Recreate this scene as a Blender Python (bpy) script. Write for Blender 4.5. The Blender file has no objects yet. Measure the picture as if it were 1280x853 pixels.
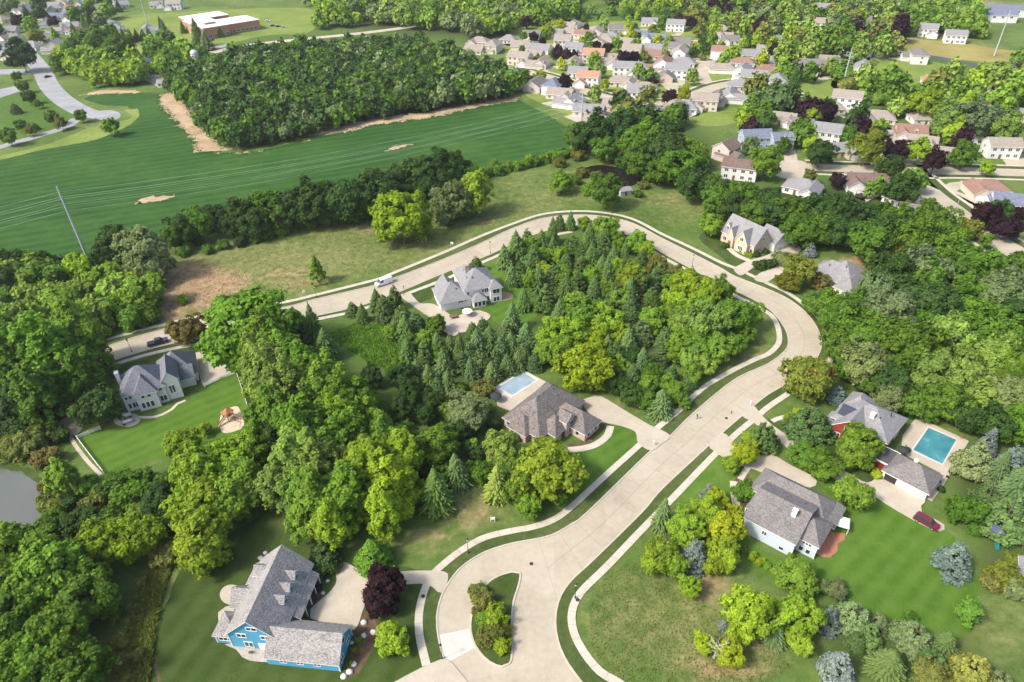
import bpy, math, random
import numpy as np
from mathutils import Vector, Matrix
from mathutils.geometry import tessellate_polygon

rnd = random.Random(7)
C = bpy.context.scene.collection
R = math.radians

# ------------------------------------------------------------------ camera
CAM_H, FOCAL, PITCH, ROLL = 120.0, 853.0, R(35.5), R(1.5)
SP, CP, SR, CR = math.sin(PITCH), math.cos(PITCH), math.sin(ROLL), math.cos(ROLL)

def G(x, y, z=0.0):
    """world point at height z seen at photograph pixel (x, y)"""
    u, v = (x - 640) / FOCAL, (y - 426.5) / FOCAL
    u, v = u * CR - v * SR, u * SR + v * CR
    k = (CAM_H - z) / (SP + v * CP)
    return Vector((u * k, (CP - v * SP) * k, z))

def PX(X, Y, Z=0.0):
    dz = Z - CAM_H
    fw = Y * CP - dz * SP
    dn = -(Y * SP + dz * CP)
    u, v = X / fw, dn / fw
    u, v = u * CR + v * SR, -u * SR + v * CR
    return 640 + u * FOCAL, 426.5 + v * FOCAL

cam_data = bpy.data.cameras.new('camera')
cam = bpy.data.objects.new('camera', cam_data)
C.objects.link(cam)
right = Vector((CR, -SR * SP, -SR * CP))
down = Vector((-SR, -CR * SP, -CR * CP))
back = Vector((0, -CP, SP))
M = Matrix((right, -down, back)).transposed().to_4x4()
M.translation = Vector((0, 0, CAM_H))
cam.matrix_world = M
cam_data.sensor_width = 36
cam_data.lens = FOCAL / 1280 * 36
cam_data.clip_start = 1
cam_data.clip_end = 8000
S = bpy.context.scene
S.camera = cam

# ------------------------------------------------------------------ light
SUN_AZ, SUN_EL = R(205), R(47)        # azimuth of the sun, from +X counter-clockwise
sdir = Vector((math.cos(SUN_AZ) * math.cos(SUN_EL), math.sin(SUN_AZ) * math.cos(SUN_EL), math.sin(SUN_EL)))
ld = bpy.data.lights.new('sun', 'SUN')
ld.energy = 2.35
ld.angle = R(9.0)
ld.color = (1.0, 0.93, 0.82)
lo = bpy.data.objects.new('sun', ld)
C.objects.link(lo)
lo.rotation_euler = sdir.to_track_quat('Z', 'Y').to_euler()
lo.location = (0, 0, 300)
w = bpy.data.worlds.new('World')
S.world = w
w.use_nodes = True
wn = w.node_tree
sky = wn.nodes.new('ShaderNodeTexSky')
sky.sky_type = 'NISHITA'
sky.sun_disc = False
sky.sun_elevation = SUN_EL
sky.sun_rotation = math.pi / 2 - SUN_AZ
sky.dust_density = 4.0
sky.ozone_density = 0.6
bgn = wn.nodes['Background']
bgn.inputs[1].default_value = 0.15
wn.links.new(sky.outputs[0], bgn.inputs[0])
S.view_settings.view_transform = 'Standard'
S.view_settings.look = 'None'
S.view_settings.exposure = 0.96
S.view_settings.gamma = 1
try:
    S.cycles.use_denoising = True
    S.cycles.max_bounces = 6
    S.cycles.diffuse_bounces = 3
    S.cycles.transparent_max_bounces = 8
except Exception:
    pass

# ------------------------------------------------------------------ materials
def newmat(name, rough=0.9, spec=0.2):
    m = bpy.data.materials.new(name)
    m.use_nodes = True
    b = m.node_tree.nodes['Principled BSDF']
    b.inputs['Roughness'].default_value = rough
    b.inputs['Specular IOR Level'].default_value = spec
    return m, m.node_tree, b

def node(t, kind, **kw):
    n = t.nodes.new(kind)
    for k, v in kw.items():
        setattr(n, k, v)
    return n

def coords(t, scale=(1, 1, 1), world=True):
    if world:
        g = node(t, 'ShaderNodeNewGeometry').outputs['Position']
    else:
        g = node(t, 'ShaderNodeTexCoord').outputs['Object']
    mp = node(t, 'ShaderNodeMapping')
    mp.inputs['Scale'].default_value = scale
    t.links.new(g, mp.inputs[0])
    return mp.outputs[0]

def noise(t, vec, scale, detail=4, rough=0.55):
    n = node(t, 'ShaderNodeTexNoise')
    n.inputs['Scale'].default_value = scale
    n.inputs['Detail'].default_value = detail
    n.inputs['Roughness'].default_value = rough
    t.links.new(vec, n.inputs['Vector'])
    return n.outputs[0]

def ramp(t, fac, stops):
    r = node(t, 'ShaderNodeValToRGB')
    e = r.color_ramp.elements
    e[0].position, e[0].color = stops[0][0], (*stops[0][1], 1)
    e[1].position, e[1].color = stops[-1][0], (*stops[-1][1], 1)
    for p, c in stops[1:-1]:
        q = e.new(p)
        q.color = (*c, 1)
    t.links.new(fac, r.inputs[0])
    return r.outputs[0]

def mixc(t, fac, a, b, mode='MIX'):
    m = node(t, 'ShaderNodeMix', data_type='RGBA', blend_type=mode)
    for sock, v in ((m.inputs[0], fac), (m.inputs[6], a), (m.inputs[7], b)):
        if isinstance(v, (int, float)):
            sock.default_value = v
        elif isinstance(v, tuple):
            sock.default_value = (*v, 1)
        else:
            t.links.new(v, sock)
    return m.outputs[2]

def math_(t, op, a, b=None, clamp=False):
    m = node(t, 'ShaderNodeMath', operation=op, use_clamp=clamp)
    for i, v in enumerate((a, b)):
        if v is None:
            continue
        if isinstance(v, (int, float)):
            m.inputs[i].default_value = v
        else:
            t.links.new(v, m.inputs[i])
    return m.outputs[0]

def bump(t, b, h, strength, dist):
    n = node(t, 'ShaderNodeBump')
    n.inputs['Strength'].default_value = strength
    n.inputs['Distance'].default_value = dist
    t.links.new(h, n.inputs['Height'])
    t.links.new(n.outputs[0], b.inputs['Normal'])

MATS = {}
def mottled(name, c0, c1, scale=0.5, fine=6.0, rough=0.9, spec=0.2, bumpd=0.0, world=True, fine_amt=0.35):
    """two colours mixed by a broad and a fine noise"""
    if name in MATS:
        return MATS[name]
    m, t, b = newmat(name, rough, spec)
    v = coords(t, world=world)
    n1 = noise(t, v, scale, 5, 0.6)
    n2 = noise(t, v, fine, 3, 0.6)
    k = math_(t, 'ADD', math_(t, 'MULTIPLY', n1, 1 - fine_amt), math_(t, 'MULTIPLY', n2, fine_amt))
    c = ramp(t, k, [(0.36, c0), (0.64, c1)])
    t.links.new(c, b.inputs['Base Color'])
    if bumpd:
        bump(t, b, n2, 0.6, bumpd)
    MATS[name] = m
    return m

def plain(name, c, rough=0.6, spec=0.3, metal=0.0):
    if name in MATS:
        return MATS[name]
    m, t, b = newmat(name, rough, spec)
    v = coords(t, world=False)
    n1 = noise(t, v, 2.5, 3)
    col = mixc(t, n1, tuple(x * 0.9 for x in c), tuple(min(1, x * 1.08) for x in c))
    t.links.new(col, b.inputs['Base Color'])
    b.inputs['Metallic'].default_value = metal
    MATS[name] = m
    return m

def shingle(name, c0, c1, scale=1.0):
    """asphalt shingles: speckled tabs in rows"""
    if name in MATS:
        return MATS[name]
    m, t, b = newmat(name, 0.92, 0.15)
    v = coords(t, (1.0, 1.0, 2.2), world=False)
    vo = node(t, 'ShaderNodeTexVoronoi')
    vo.inputs['Scale'].default_value = 2.6 * scale
    t.links.new(v, vo.inputs['Vector'])
    sep = node(t, 'ShaderNodeSeparateColor')
    t.links.new(vo.outputs['Color'], sep.inputs[0])
    n1 = noise(t, v, 0.35, 4)
    n2 = noise(t, v, 9.0, 2)
    k = math_(t, 'ADD', math_(t, 'MULTIPLY', sep.outputs[0], 0.45), math_(t, 'ADD', math_(t, 'MULTIPLY', n1, 0.3), math_(t, 'MULTIPLY', n2, 0.25)))
    wv = node(t, 'ShaderNodeTexWave', wave_type='BANDS', bands_direction='Z')
    wv.inputs['Scale'].default_value = 0.9
    wv.inputs['Distortion'].default_value = 1.5
    t.links.new(v, wv.inputs['Vector'])
    k = math_(t, 'ADD', k, math_(t, 'MULTIPLY', wv.outputs[1], 0.08))
    c = ramp(t, k, [(0.28, c0), (0.74, c1)])
    t.links.new(c, b.inputs['Base Color'])
    bump(t, b, k, 0.4, 0.05)
    MATS[name] = m
    return m

def siding(name, c, dark=0.86, scale=2.2):
    if name in MATS:
        return MATS[name]
    m, t, b = newmat(name, 0.7, 0.25)
    v = coords(t, world=False)
    wv = node(t, 'ShaderNodeTexWave', wave_type='BANDS', bands_direction='Z', wave_profile='SAW')
    wv.inputs['Scale'].default_value = scale
    t.links.new(v, wv.inputs['Vector'])
    n1 = noise(t, v, 0.6, 4)
    c0 = mixc(t, n1, tuple(x * 0.9 for x in c), c)
    col = mixc(t, wv.outputs[1], c0, tuple(x * dark for x in c))
    t.links.new(col, b.inputs['Base Color'])
    MATS[name] = m
    return m

def masonry(name, c0, c1, mortar):
    if name in MATS:
        return MATS[name]
    m, t, b = newmat(name, 0.92, 0.15)
    v = coords(t, world=False)
    mp = node(t, 'ShaderNodeMapping')
    mp.inputs['Rotation'].default_value = (R(90), 0, 0)
    t.links.new(v, mp.inputs[0])
    br = node(t, 'ShaderNodeTexBrick')
    br.inputs['Scale'].default_value = 1.6
    br.inputs['Color1'].default_value = (*c0, 1)
    br.inputs['Color2'].default_value = (*c1, 1)
    br.inputs['Mortar'].default_value = (*mortar, 1)
    t.links.new(mp.outputs[0], br.inputs['Vector'])
    n1 = noise(t, v, 1.2, 4)
    col = mixc(t, math_(t, 'MULTIPLY', n1, 0.5), br.outputs[0], c1)
    t.links.new(col, b.inputs['Base Color'])
    MATS[name] = m
    return m

def glass(name, c=(0.03, 0.04, 0.05)):
    if name in MATS:
        return MATS[name]
    m, t, b = newmat(name, 0.08, 0.8)
    v = coords(t, world=False)
    n1 = noise(t, v, 0.8, 2)
    t.links.new(mixc(t, n1, tuple(x * 0.6 for x in c), tuple(x * 1.5 for x in c)), b.inputs['Base Color'])
    MATS[name] = m
    return m

def leafmat(name, transl=0.42, rough=0.65):
    """leaf colour = object colour x per-leaf variation; part of the light passes through"""
    if name in MATS:
        return MATS[name]
    m, t, b = newmat(name, rough, 0.12)
    oi = node(t, 'ShaderNodeObjectInfo')
    at = node(t, 'ShaderNodeAttribute', attribute_name='tint')
    k = at.outputs['Fac']
    dark = mixc(t, 1.0, oi.outputs['Color'], (0.70, 0.74, 0.78), 'MULTIPLY')
    lite = mixc(t, 1.0, oi.outputs['Color'], (1.32, 1.30, 1.05), 'MULTIPLY')
    c = mixc(t, k, dark, lite)
    t.links.new(c, b.inputs['Base Color'])
    tr = node(t, 'ShaderNodeBsdfTranslucent')
    tc = mixc(t, 1.0, c, (1.05, 1.3, 0.6), 'MULTIPLY')
    t.links.new(tc, tr.inputs[0])
    ms = node(t, 'ShaderNodeMixShader')
    ms.inputs[0].default_value = transl
    t.links.new(b.outputs[0], ms.inputs[1])
    t.links.new(tr.outputs[0], ms.inputs[2])
    out = [n for n in t.nodes if n.type == 'OUTPUT_MATERIAL'][0]
    t.links.new(ms.outputs[0], out.inputs[0])
    MATS[name] = m
    return m

def stuffleaf(name, transl=0.3):
    """as leafmat, but the colour comes from a stored face colour (many crowns in one mesh)"""
    m = leafmat(name, transl)
    t = m.node_tree
    oi = [n for n in t.nodes if n.type == 'OBJECT_INFO'][0]
    at = node(t, 'ShaderNodeAttribute', attribute_name='leafcol')
    for l in list(t.links):
        if l.from_node == oi:
            s = l.to_socket
            t.links.remove(l)
            t.links.new(at.outputs['Color'], s)
    return m

# ------------------------------------------------------------------ object helpers
def link(name, me, parent=None):
    o = bpy.data.objects.new(name, me)
    C.objects.link(o)
    if parent is not None:
        o.parent = parent
    return o

def tag(o, label=None, cat=None, group=None, kind=None):
    if label: o['label'] = label
    if cat: o['category'] = cat
    if group: o['group'] = group
    if kind: o['kind'] = kind
    return o

def empty(name, loc, rz=0.0, label=None, cat=None, group=None):
    o = link(name, None)
    o.location = loc
    o.rotation_euler = (0, 0, rz)
    o.empty_display_size = 0.5
    return tag(o, label, cat, group)

class MB:
    """collects polygons, links them as ONE mesh object"""
    def __init__(s):
        s.v, s.f, s.m = [], [], []
    def face(s, pts, mi=0):
        i = len(s.v)
        s.v += [tuple(p) for p in pts]
        s.f.append(tuple(range(i, i + len(pts))))
        s.m.append(mi)
    def mesh(s, vs, fs, mi=0):
        i = len(s.v)
        s.v += [tuple(p) for p in vs]
        for f in fs:
            s.f.append(tuple(i + k for k in f))
            s.m.append(mi)
    def box(s, x0, y0, z0, x1, y1, z1, mi=0, rz=0.0, about=None):
        vs = [(x, y, z) for z in (z0, z1) for x, y in ((x0, y0), (x1, y0), (x1, y1), (x0, y1))]
        if rz:
            cx, cy = about or ((x0 + x1) / 2, (y0 + y1) / 2)
            c, sn = math.cos(rz), math.sin(rz)
            vs = [(cx + (x - cx) * c - (y - cy) * sn, cy + (x - cx) * sn + (y - cy) * c, z) for x, y, z in vs]
        s.mesh(vs, [(3, 2, 1, 0), (4, 5, 6, 7), (0, 1, 5, 4), (1, 2, 6, 5), (2, 3, 7, 6), (3, 0, 4, 7)], mi)
    def tube(s, path, radii, n=6, mi=0, cap=True):
        path = [Vector(p) for p in path]
        rings = []
        for i, p in enumerate(path):
            d = (path[min(i + 1, len(path) - 1)] - path[max(i - 1, 0)]).normalized()
            a = d.cross(Vector((0, 0, 1)))
            if a.length < 1e-3: a = Vector((1, 0, 0))
            a.normalize()
            b = d.cross(a)
            r = radii[i] if isinstance(radii, (list, tuple)) else radii
            rings.append([p + (a * math.cos(q) + b * math.sin(q)) * r for q in [2 * math.pi * k / n for k in range(n)]])
        i0 = len(s.v)
        for rg in rings:
            s.v += [tuple(q) for q in rg]
        for i in range(len(path) - 1):
            for k in range(n):
                a, b = i0 + i * n + k, i0 + i * n + (k + 1) % n
                s.f.append((a, b, b + n, a + n)); s.m.append(mi)
        if cap:
            s.f.append(tuple(i0 + k for k in range(n))[::-1]); s.m.append(mi)
            s.f.append(tuple(i0 + (len(path) - 1) * n + k for k in range(n))); s.m.append(mi)
    def lathe(s, prof, c=(0, 0, 0), n=16, mi=0):
        i0 = len(s.v)
        for r, z in prof:
            for k in range(n):
                q = 2 * math.pi * k / n
                s.v.append((c[0] + r * math.cos(q), c[1] + r * math.sin(q), c[2] + z))
        for i in range(len(prof) - 1):
            for k in range(n):
                a, b = i0 + i * n + k, i0 + i * n + (k + 1) % n
                s.f.append((a, b, b + n, a + n)); s.m.append(mi)
    def prism(s, poly, z0, z1, mi=0, mside=None):
        """horizontal polygon with vertical sides"""
        n = len(poly)
        tris = tessellate_polygon([[Vector((p[0], p[1], 0)) for p in poly]])
        i0 = len(s.v)
        s.v += [(p[0], p[1], z1) for p in poly]
        area = sum(poly[i][0] * poly[(i + 1) % n][1] - poly[(i + 1) % n][0] * poly[i][1] for i in range(n))
        for tr in tris:
            a, b, c = [Vector((poly[k][0], poly[k][1], 0)) for k in tr]
            up = (b - a).cross(c - a).z > 0
            s.f.append(tuple(i0 + k for k in (tr if up else tr[::-1]))); s.m.append(mi)
        if z0 is not None:
            j0 = len(s.v)
            s.v += [(p[0], p[1], z0) for p in poly]
            for k in range(n):
                q = (k + 1) % n
                fc = (j0 + k, j0 + q, i0 + q, i0 + k)
                s.f.append(fc if area > 0 else fc[::-1]); s.m.append(mi if mside is None else mside)
    def build(s, name, mats, parent=None, smooth=False):
        me = bpy.data.meshes.new(name)
        me.from_pydata(s.v, [], s.f)
        for m in (mats if isinstance(mats, (list, tuple)) else [mats]):
            me.materials.append(m)
        me.polygons.foreach_set('material_index', s.m)
        if smooth:
            me.polygons.foreach_set('use_smooth', [True] * len(s.f))
        me.update()
        return link(name, me, parent)

def catmull(pts, step=2.0, closed=False):
    pts = [Vector((p[0], p[1])) for p in pts]
    n = len(pts)
    out = []
    rng = range(n if closed else n - 1)
    for i in rng:
        if closed:
            p0, p1, p2, p3 = pts[i - 1], pts[i], pts[(i + 1) % n], pts[(i + 2) % n]
        else:
            p1, p2 = pts[i], pts[i + 1]
            p0 = pts[i - 1] if i else p1 * 2 - p2
            p3 = pts[i + 2] if i + 2 < n else p2 * 2 - p1
        k = max(1, int((p2 - p1).length / step))
        for j in range(k):
            t = j / k
            out.append(0.5 * ((2 * p1) + (p2 - p0) * t + (2 * p0 - 5 * p1 + 4 * p2 - p3) * t * t + (3 * p1 - p0 - 3 * p2 + p3) * t ** 3))
    if not closed:
        out.append(pts[-1])
    return out

def W2(pts):
    return [G(x, y).xy for x, y in pts]

def ribbon(line, width, off=0.0):
    """left and right edges of a strip along a world polyline"""
    L, Rr = [], []
    n = len(line)
    for i, p in enumerate(line):
        d = (line[min(i + 1, n - 1)] - line[max(i - 1, 0)]).normalized()
        nn = Vector((-d.y, d.x))
        L.append(p + nn * (off + width / 2)); Rr.append(p + nn * (off - width / 2))
    return L, Rr

def strip(mb, line, width, z0, z1, off=0.0, mi=0):
    L, Rr = ribbon(line, width, off)
    for i in range(len(line) - 1):
        a, b, c, d = Rr[i], Rr[i + 1], L[i + 1], L[i]
        mb.face([(a.x, a.y, z1), (b.x, b.y, z1), (c.x, c.y, z1), (d.x, d.y, z1)], mi)
        if z0 is not None:
            mb.face([(a.x, a.y, z0), (b.x, b.y, z0), (b.x, b.y, z1), (a.x, a.y, z1)], mi)
            mb.face([(c.x, c.y, z0), (d.x, d.y, z0), (d.x, d.y, z1), (c.x, c.y, z1)], mi)

def jitter(poly, amp, seed=1, sub=1.0):
    """roughen a world outline the way vegetation does"""
    r = random.Random(seed)
    out = []
    n = len(poly)
    for i in range(n):
        a, b = poly[i], poly[(i + 1) % n]
        k = max(1, int((b - a).length / sub))
        for j in range(k):
            p = a.lerp(b, j / k)
            out.append(p + Vector((r.gauss(0, amp), r.gauss(0, amp))))
    return out

def sheet(name, poly, mat, z, kind='structure', z0=None, jit=0.0, sub=1.5, label=None):
    if jit:
        poly = jitter(poly, jit, len(poly), sub)
    mb = MB()
    mb.prism(poly, z0, z)
    o = mb.build(name, mat)
    return tag(o, label, None, None, kind)
# ------------------------------------------------------------------ ground
def grassmat(name, c0, c1, c2, broad=0.03, mid=0.35, fine=3.5, b=0.15, attrs=False, stripe=None):
    m, t, bs = newmat(name, 0.95, 0.08)
    v = coords(t)
    n1 = noise(t, v, broad, 5, 0.65)
    n2 = noise(t, v, mid, 5, 0.7)
    n3 = noise(t, v, fine, 3, 0.7)
    k = math_(t, 'ADD', math_(t, 'MULTIPLY', n1, 0.45), math_(t, 'ADD', math_(t, 'MULTIPLY', n2, 0.33), math_(t, 'MULTIPLY', n3, 0.22)))
    c = ramp(t, k, [(0.38, c0), (0.5, c1), (0.62, c2)])
    if stripe:
        ang, sc, amt = stripe
        mp = node(t, 'ShaderNodeMapping')
        mp.inputs['Rotation'].default_value = (0, 0, ang)
        t.links.new(v, mp.inputs[0])
        wv = node(t, 'ShaderNodeTexWave', wave_type='BANDS', bands_direction='X')
        wv.inputs['Scale'].default_value = sc
        wv.inputs['Distortion'].default_value = 2.2
        wv.inputs['Detail'].default_value = 3
        wv.inputs['Detail Scale'].default_value = 0.6
        t.links.new(mp.outputs[0], wv.inputs['Vector'])
        c = mixc(t, math_(t, 'MULTIPLY', wv.outputs[1], amt), c, c2)
    if attrs:
        def layer(c, at, c0, c1, thr=1.3):
            a = node(t, 'ShaderNodeAttribute', attribute_name=at).outputs['Fac']
            # breakup: the noise eats into the edge of each patch
            kk = math_(t, 'ADD', math_(t, 'MULTIPLY', a, thr), math_(t, 'MULTIPLY', math_(t, 'SUBTRACT', k, 0.5), 3.2))
            kk = math_(t, 'MULTIPLY', math_(t, 'SUBTRACT', kk, 0.25), 1.1, True)
            kk = math_(t, 'MULTIPLY', kk, math_(t, 'MULTIPLY', a, 4.0, True), True)
            cc = ramp(t, n2, [(0.35, c0), (0.65, c1)])
            return mixc(t, kk, c, cc)
        c = layer(c, 'lush', (0.03, 0.085, 0.012), (0.075, 0.15, 0.022))
        c = layer(c, 'dry', (0.115, 0.135, 0.042), (0.235, 0.22, 0.095))
        c = layer(c, 'soil', (0.21, 0.135, 0.075), (0.36, 0.26, 0.155))
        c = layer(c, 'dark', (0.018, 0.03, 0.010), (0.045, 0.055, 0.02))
    t.links.new(c, bs.inputs['Base Color'])
    bump(t, bs, math_(t, 'ADD', n3, n2), 0.9, b)
    MATS[name] = m
    return m

M_ground = grassmat('ground_grass', (0.048, 0.088, 0.018), (0.088, 0.140, 0.033), (0.155, 0.19, 0.065), attrs=True)
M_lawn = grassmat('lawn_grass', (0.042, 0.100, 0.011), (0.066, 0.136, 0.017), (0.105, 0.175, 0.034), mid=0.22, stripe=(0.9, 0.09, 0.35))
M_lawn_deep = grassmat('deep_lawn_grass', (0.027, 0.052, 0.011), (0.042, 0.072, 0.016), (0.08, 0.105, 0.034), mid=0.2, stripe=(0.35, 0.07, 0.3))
M_verge = grassmat('verge_grass', (0.040, 0.068, 0.018), (0.062, 0.090, 0.026), (0.11, 0.125, 0.05), mid=0.5)
M_soy = grassmat('soy_leaves', (0.012, 0.050, 0.011), (0.023, 0.074, 0.015), (0.052, 0.112, 0.024), broad=0.02, mid=0.11, fine=1.6, b=0.4, stripe=(1.22, 0.05, 0.5))
M_pale_lawn = grassmat('sunny_lawn_grass', (0.10, 0.15, 0.032), (0.15, 0.205, 0.045), (0.22, 0.26, 0.075))
M_soil = mottled('bare_soil', (0.26, 0.19, 0.115), (0.44, 0.34, 0.23), 0.12, 1.5, 0.95, 0.05, 0.06)
M_mulch = mottled('mulch', (0.06, 0.04, 0.025), (0.14, 0.10, 0.065), 0.6, 5, 0.95, 0.05, 0.05)
M_yellow = mottled('dry_meadow', (0.17, 0.16, 0.05), (0.30, 0.26, 0.10), 0.03, 0.5, 0.95, 0.05, 0.1)

ATTR = {'dry': [(330, 335, 130, 38, .66), (470, 305, 130, 45, .55), (640, 245, 110, 32, .42), (830, 262, 75, 26, .4), (720, 230, 60, 22, .4),
                (815, 770, 95, 62, .5), (760, 820, 40, 45, .35), (905, 825, 75, 35, .8), (890, 735, 40, 40, .5),
                (590, 640, 55, 40, .5), (535, 675, 60, 22, .35), (795, 495, 35, 18, .6), (925, 455, 45, 50, .42), (950, 420, 15, 40, .4),
                (190, 790, 30, 95, .55), (215, 720, 22, 40, .5), (1240, 800, 50, 60, .45), (1185, 60, 60, 10, .9), (1075, 330, 30, 14, .6),
                (600, 590, 25, 18, .5), (655, 400, 14, 20, .5), (1240, 520, 20, 12, .6), (120, 160, 40, 12, .4), (95, 125, 30, 8, .4), (60, 300, 40, 10, .2),
                (470, 420, 50, 25, .25), (75, 375, 10, 30, .4), (1040, 510, 40, 14, .3), (1195, 515, 40, 20, .35), (980, 760, 40, 15, .5)],
        'soil': [(248, 360, 60, 32, .95), (215, 380, 26, 22, .9), (372, 345, 40, 16, .35), (465, 287, 26, 9, .5), (545, 270, 22, 9, .5), (605, 277, 26, 6, .45),
                 (826, 250, 24, 9, .3), (590, 640, 26, 22, .55), (540, 668, 30, 9, .5), (885, 725, 22, 26, .6), (905, 835, 45, 18, .5), (1072, 327, 22, 7, .8),
                 (1098, 336, 16, 6, .7), (660, 400, 9, 9, .5), (1235, 525, 18, 10, .4), (935, 612, 9, 10, .6), (1022, 700, 8, 6, .4), (720, 770, 1, 1, .1),
                 (1210, 8, 80, 6, .8), (950, 795, 16, 12, .5), (80, 525, 18, 9, .45)],
        'lush': [(470, 425, 55, 28, .8), (100, 60, 60, 20, .5), (690, 262, 60, 14, .5), (840, 285, 50, 14, .35), (640, 380, 35, 40, .7), (1150, 90, 60, 25, .8),
                 (190, 55, 70, 30, .7), (350, 30, 60, 22, .5), (40, 140, 60, 35, .75), (1180, 160, 60, 30, .6), (1080, 100, 60, 20, .7), (770, 25, 60, 12, .5)],
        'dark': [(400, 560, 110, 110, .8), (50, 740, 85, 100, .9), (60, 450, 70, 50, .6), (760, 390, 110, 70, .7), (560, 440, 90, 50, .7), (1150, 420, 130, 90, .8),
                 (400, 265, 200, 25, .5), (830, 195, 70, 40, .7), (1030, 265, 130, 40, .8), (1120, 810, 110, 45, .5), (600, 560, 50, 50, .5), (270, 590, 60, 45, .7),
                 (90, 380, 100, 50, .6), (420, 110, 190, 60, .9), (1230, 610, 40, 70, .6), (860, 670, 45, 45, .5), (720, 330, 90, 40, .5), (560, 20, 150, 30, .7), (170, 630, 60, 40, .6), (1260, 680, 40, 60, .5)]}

def build_ground():
    xs = np.concatenate([-np.geomspace(3200, 262, 26), np.arange(-260, 331, 2.0), np.geomspace(334, 3200, 26)])
    ys = np.concatenate([np.linspace(-900, 30, 12), np.arange(36, 470, 2.0), np.arange(474, 1000, 8.0), np.geomspace(1012, 5000, 16)])
    X, Y = np.meshgrid(xs, ys)
    nx, ny = len(xs), len(ys)
    co = np.stack([X.ravel(), Y.ravel(), np.zeros(X.size)], 1)
    idx = np.arange(nx * ny).reshape(ny, nx)
    q = np.stack([idx[:-1, :-1], idx[:-1, 1:], idx[1:, 1:], idx[1:, :-1]], -1).reshape(-1, 4)
    me = bpy.data.meshes.new('ground')
    me.vertices.add(len(co)); me.vertices.foreach_set('co', co.ravel())
    me.loops.add(q.size); me.loops.foreach_set('vertex_index', q.ravel())
    me.polygons.add(len(q)); me.polygons.foreach_set('loop_start', np.arange(0, q.size, 4))
    me.update(calc_edges=True)
    me.materials.append(M_ground)
    fw = co[:, 1] * CP + CAM_H * SP
    dn = -(co[:, 1] * SP - CAM_H * CP)
    ok = fw > 5
    fw = np.where(ok, fw, 5)
    u, v = co[:, 0] / fw, dn / fw
    px = 640 + (u * CR + v * SR) * FOCAL
    py = 426.5 + (-u * SR + v * CR) * FOCAL
    for k, lst in ATTR.items():
        a = np.zeros(len(co))
        for cx, cy, rx, ry, amt in lst:
            d = np.sqrt(((px - cx) / rx) ** 2 + ((py - cy) / ry) ** 2)
            a = np.maximum(a, amt * np.clip(1.35 - d, 0, 0.7) / 0.7)
        a *= ok
        at = me.attributes.new(k, 'FLOAT', 'POINT')
        at.data.foreach_set('value', a.astype(np.float32))
    o = link('ground', me)
    tag(o, None, None, None, 'structure')
build_ground()

# ------------------------------------------------------------------ fields, lawns, bare soil
soy = [(-60, 212), (0, 197), (62, 184), (120, 173), (162, 156), (171, 144), (160, 133), (130, 132), (104, 124), (118, 117), (175, 116), (212, 117), (232, 138), (250, 165), (268, 192),
       (292, 191), (330, 188), (395, 172), (470, 156), (532, 147), (600, 133), (648, 125), (690, 147), (728, 172), (700, 192), (640, 206), (560, 226), (470, 235), (400, 262),
       (300, 285), (215, 300), (150, 318), (112, 328), (70, 334), (0, 338), (-60, 345)]
sheet('soy_field', W2(soy), M_soy, 0.012, jit=0.35, sub=2.0)
soil = [(198, 128), (206, 117), (222, 118), (236, 138), (252, 160), (270, 178), (288, 187), (320, 182), (382, 171), (396, 163), (470, 148), (532, 140), (600, 128), (640, 121),
        (648, 126), (600, 134), (532, 148), (470, 157), (395, 173), (330, 189), (292, 192), (262, 191), (248, 190), (240, 172), (224, 158), (215, 146)]
sheet('bare_soil', catmull(W2(soil), 3, True), M_soil, 0.024, jit=1.3, sub=1.5)
for pl in ([(169, 255), (178, 250), (190, 245.5), (219, 244.5), (206, 250), (192, 253)], [(480, 190), (495, 182), (515, 180), (500, 186)], [(100, 119), (125, 113), (165, 113), (178, 116), (140, 117)]):
    sheet('bare_soil', W2(pl), M_soil, 0.028, jit=0.9, sub=1.0)

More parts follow.
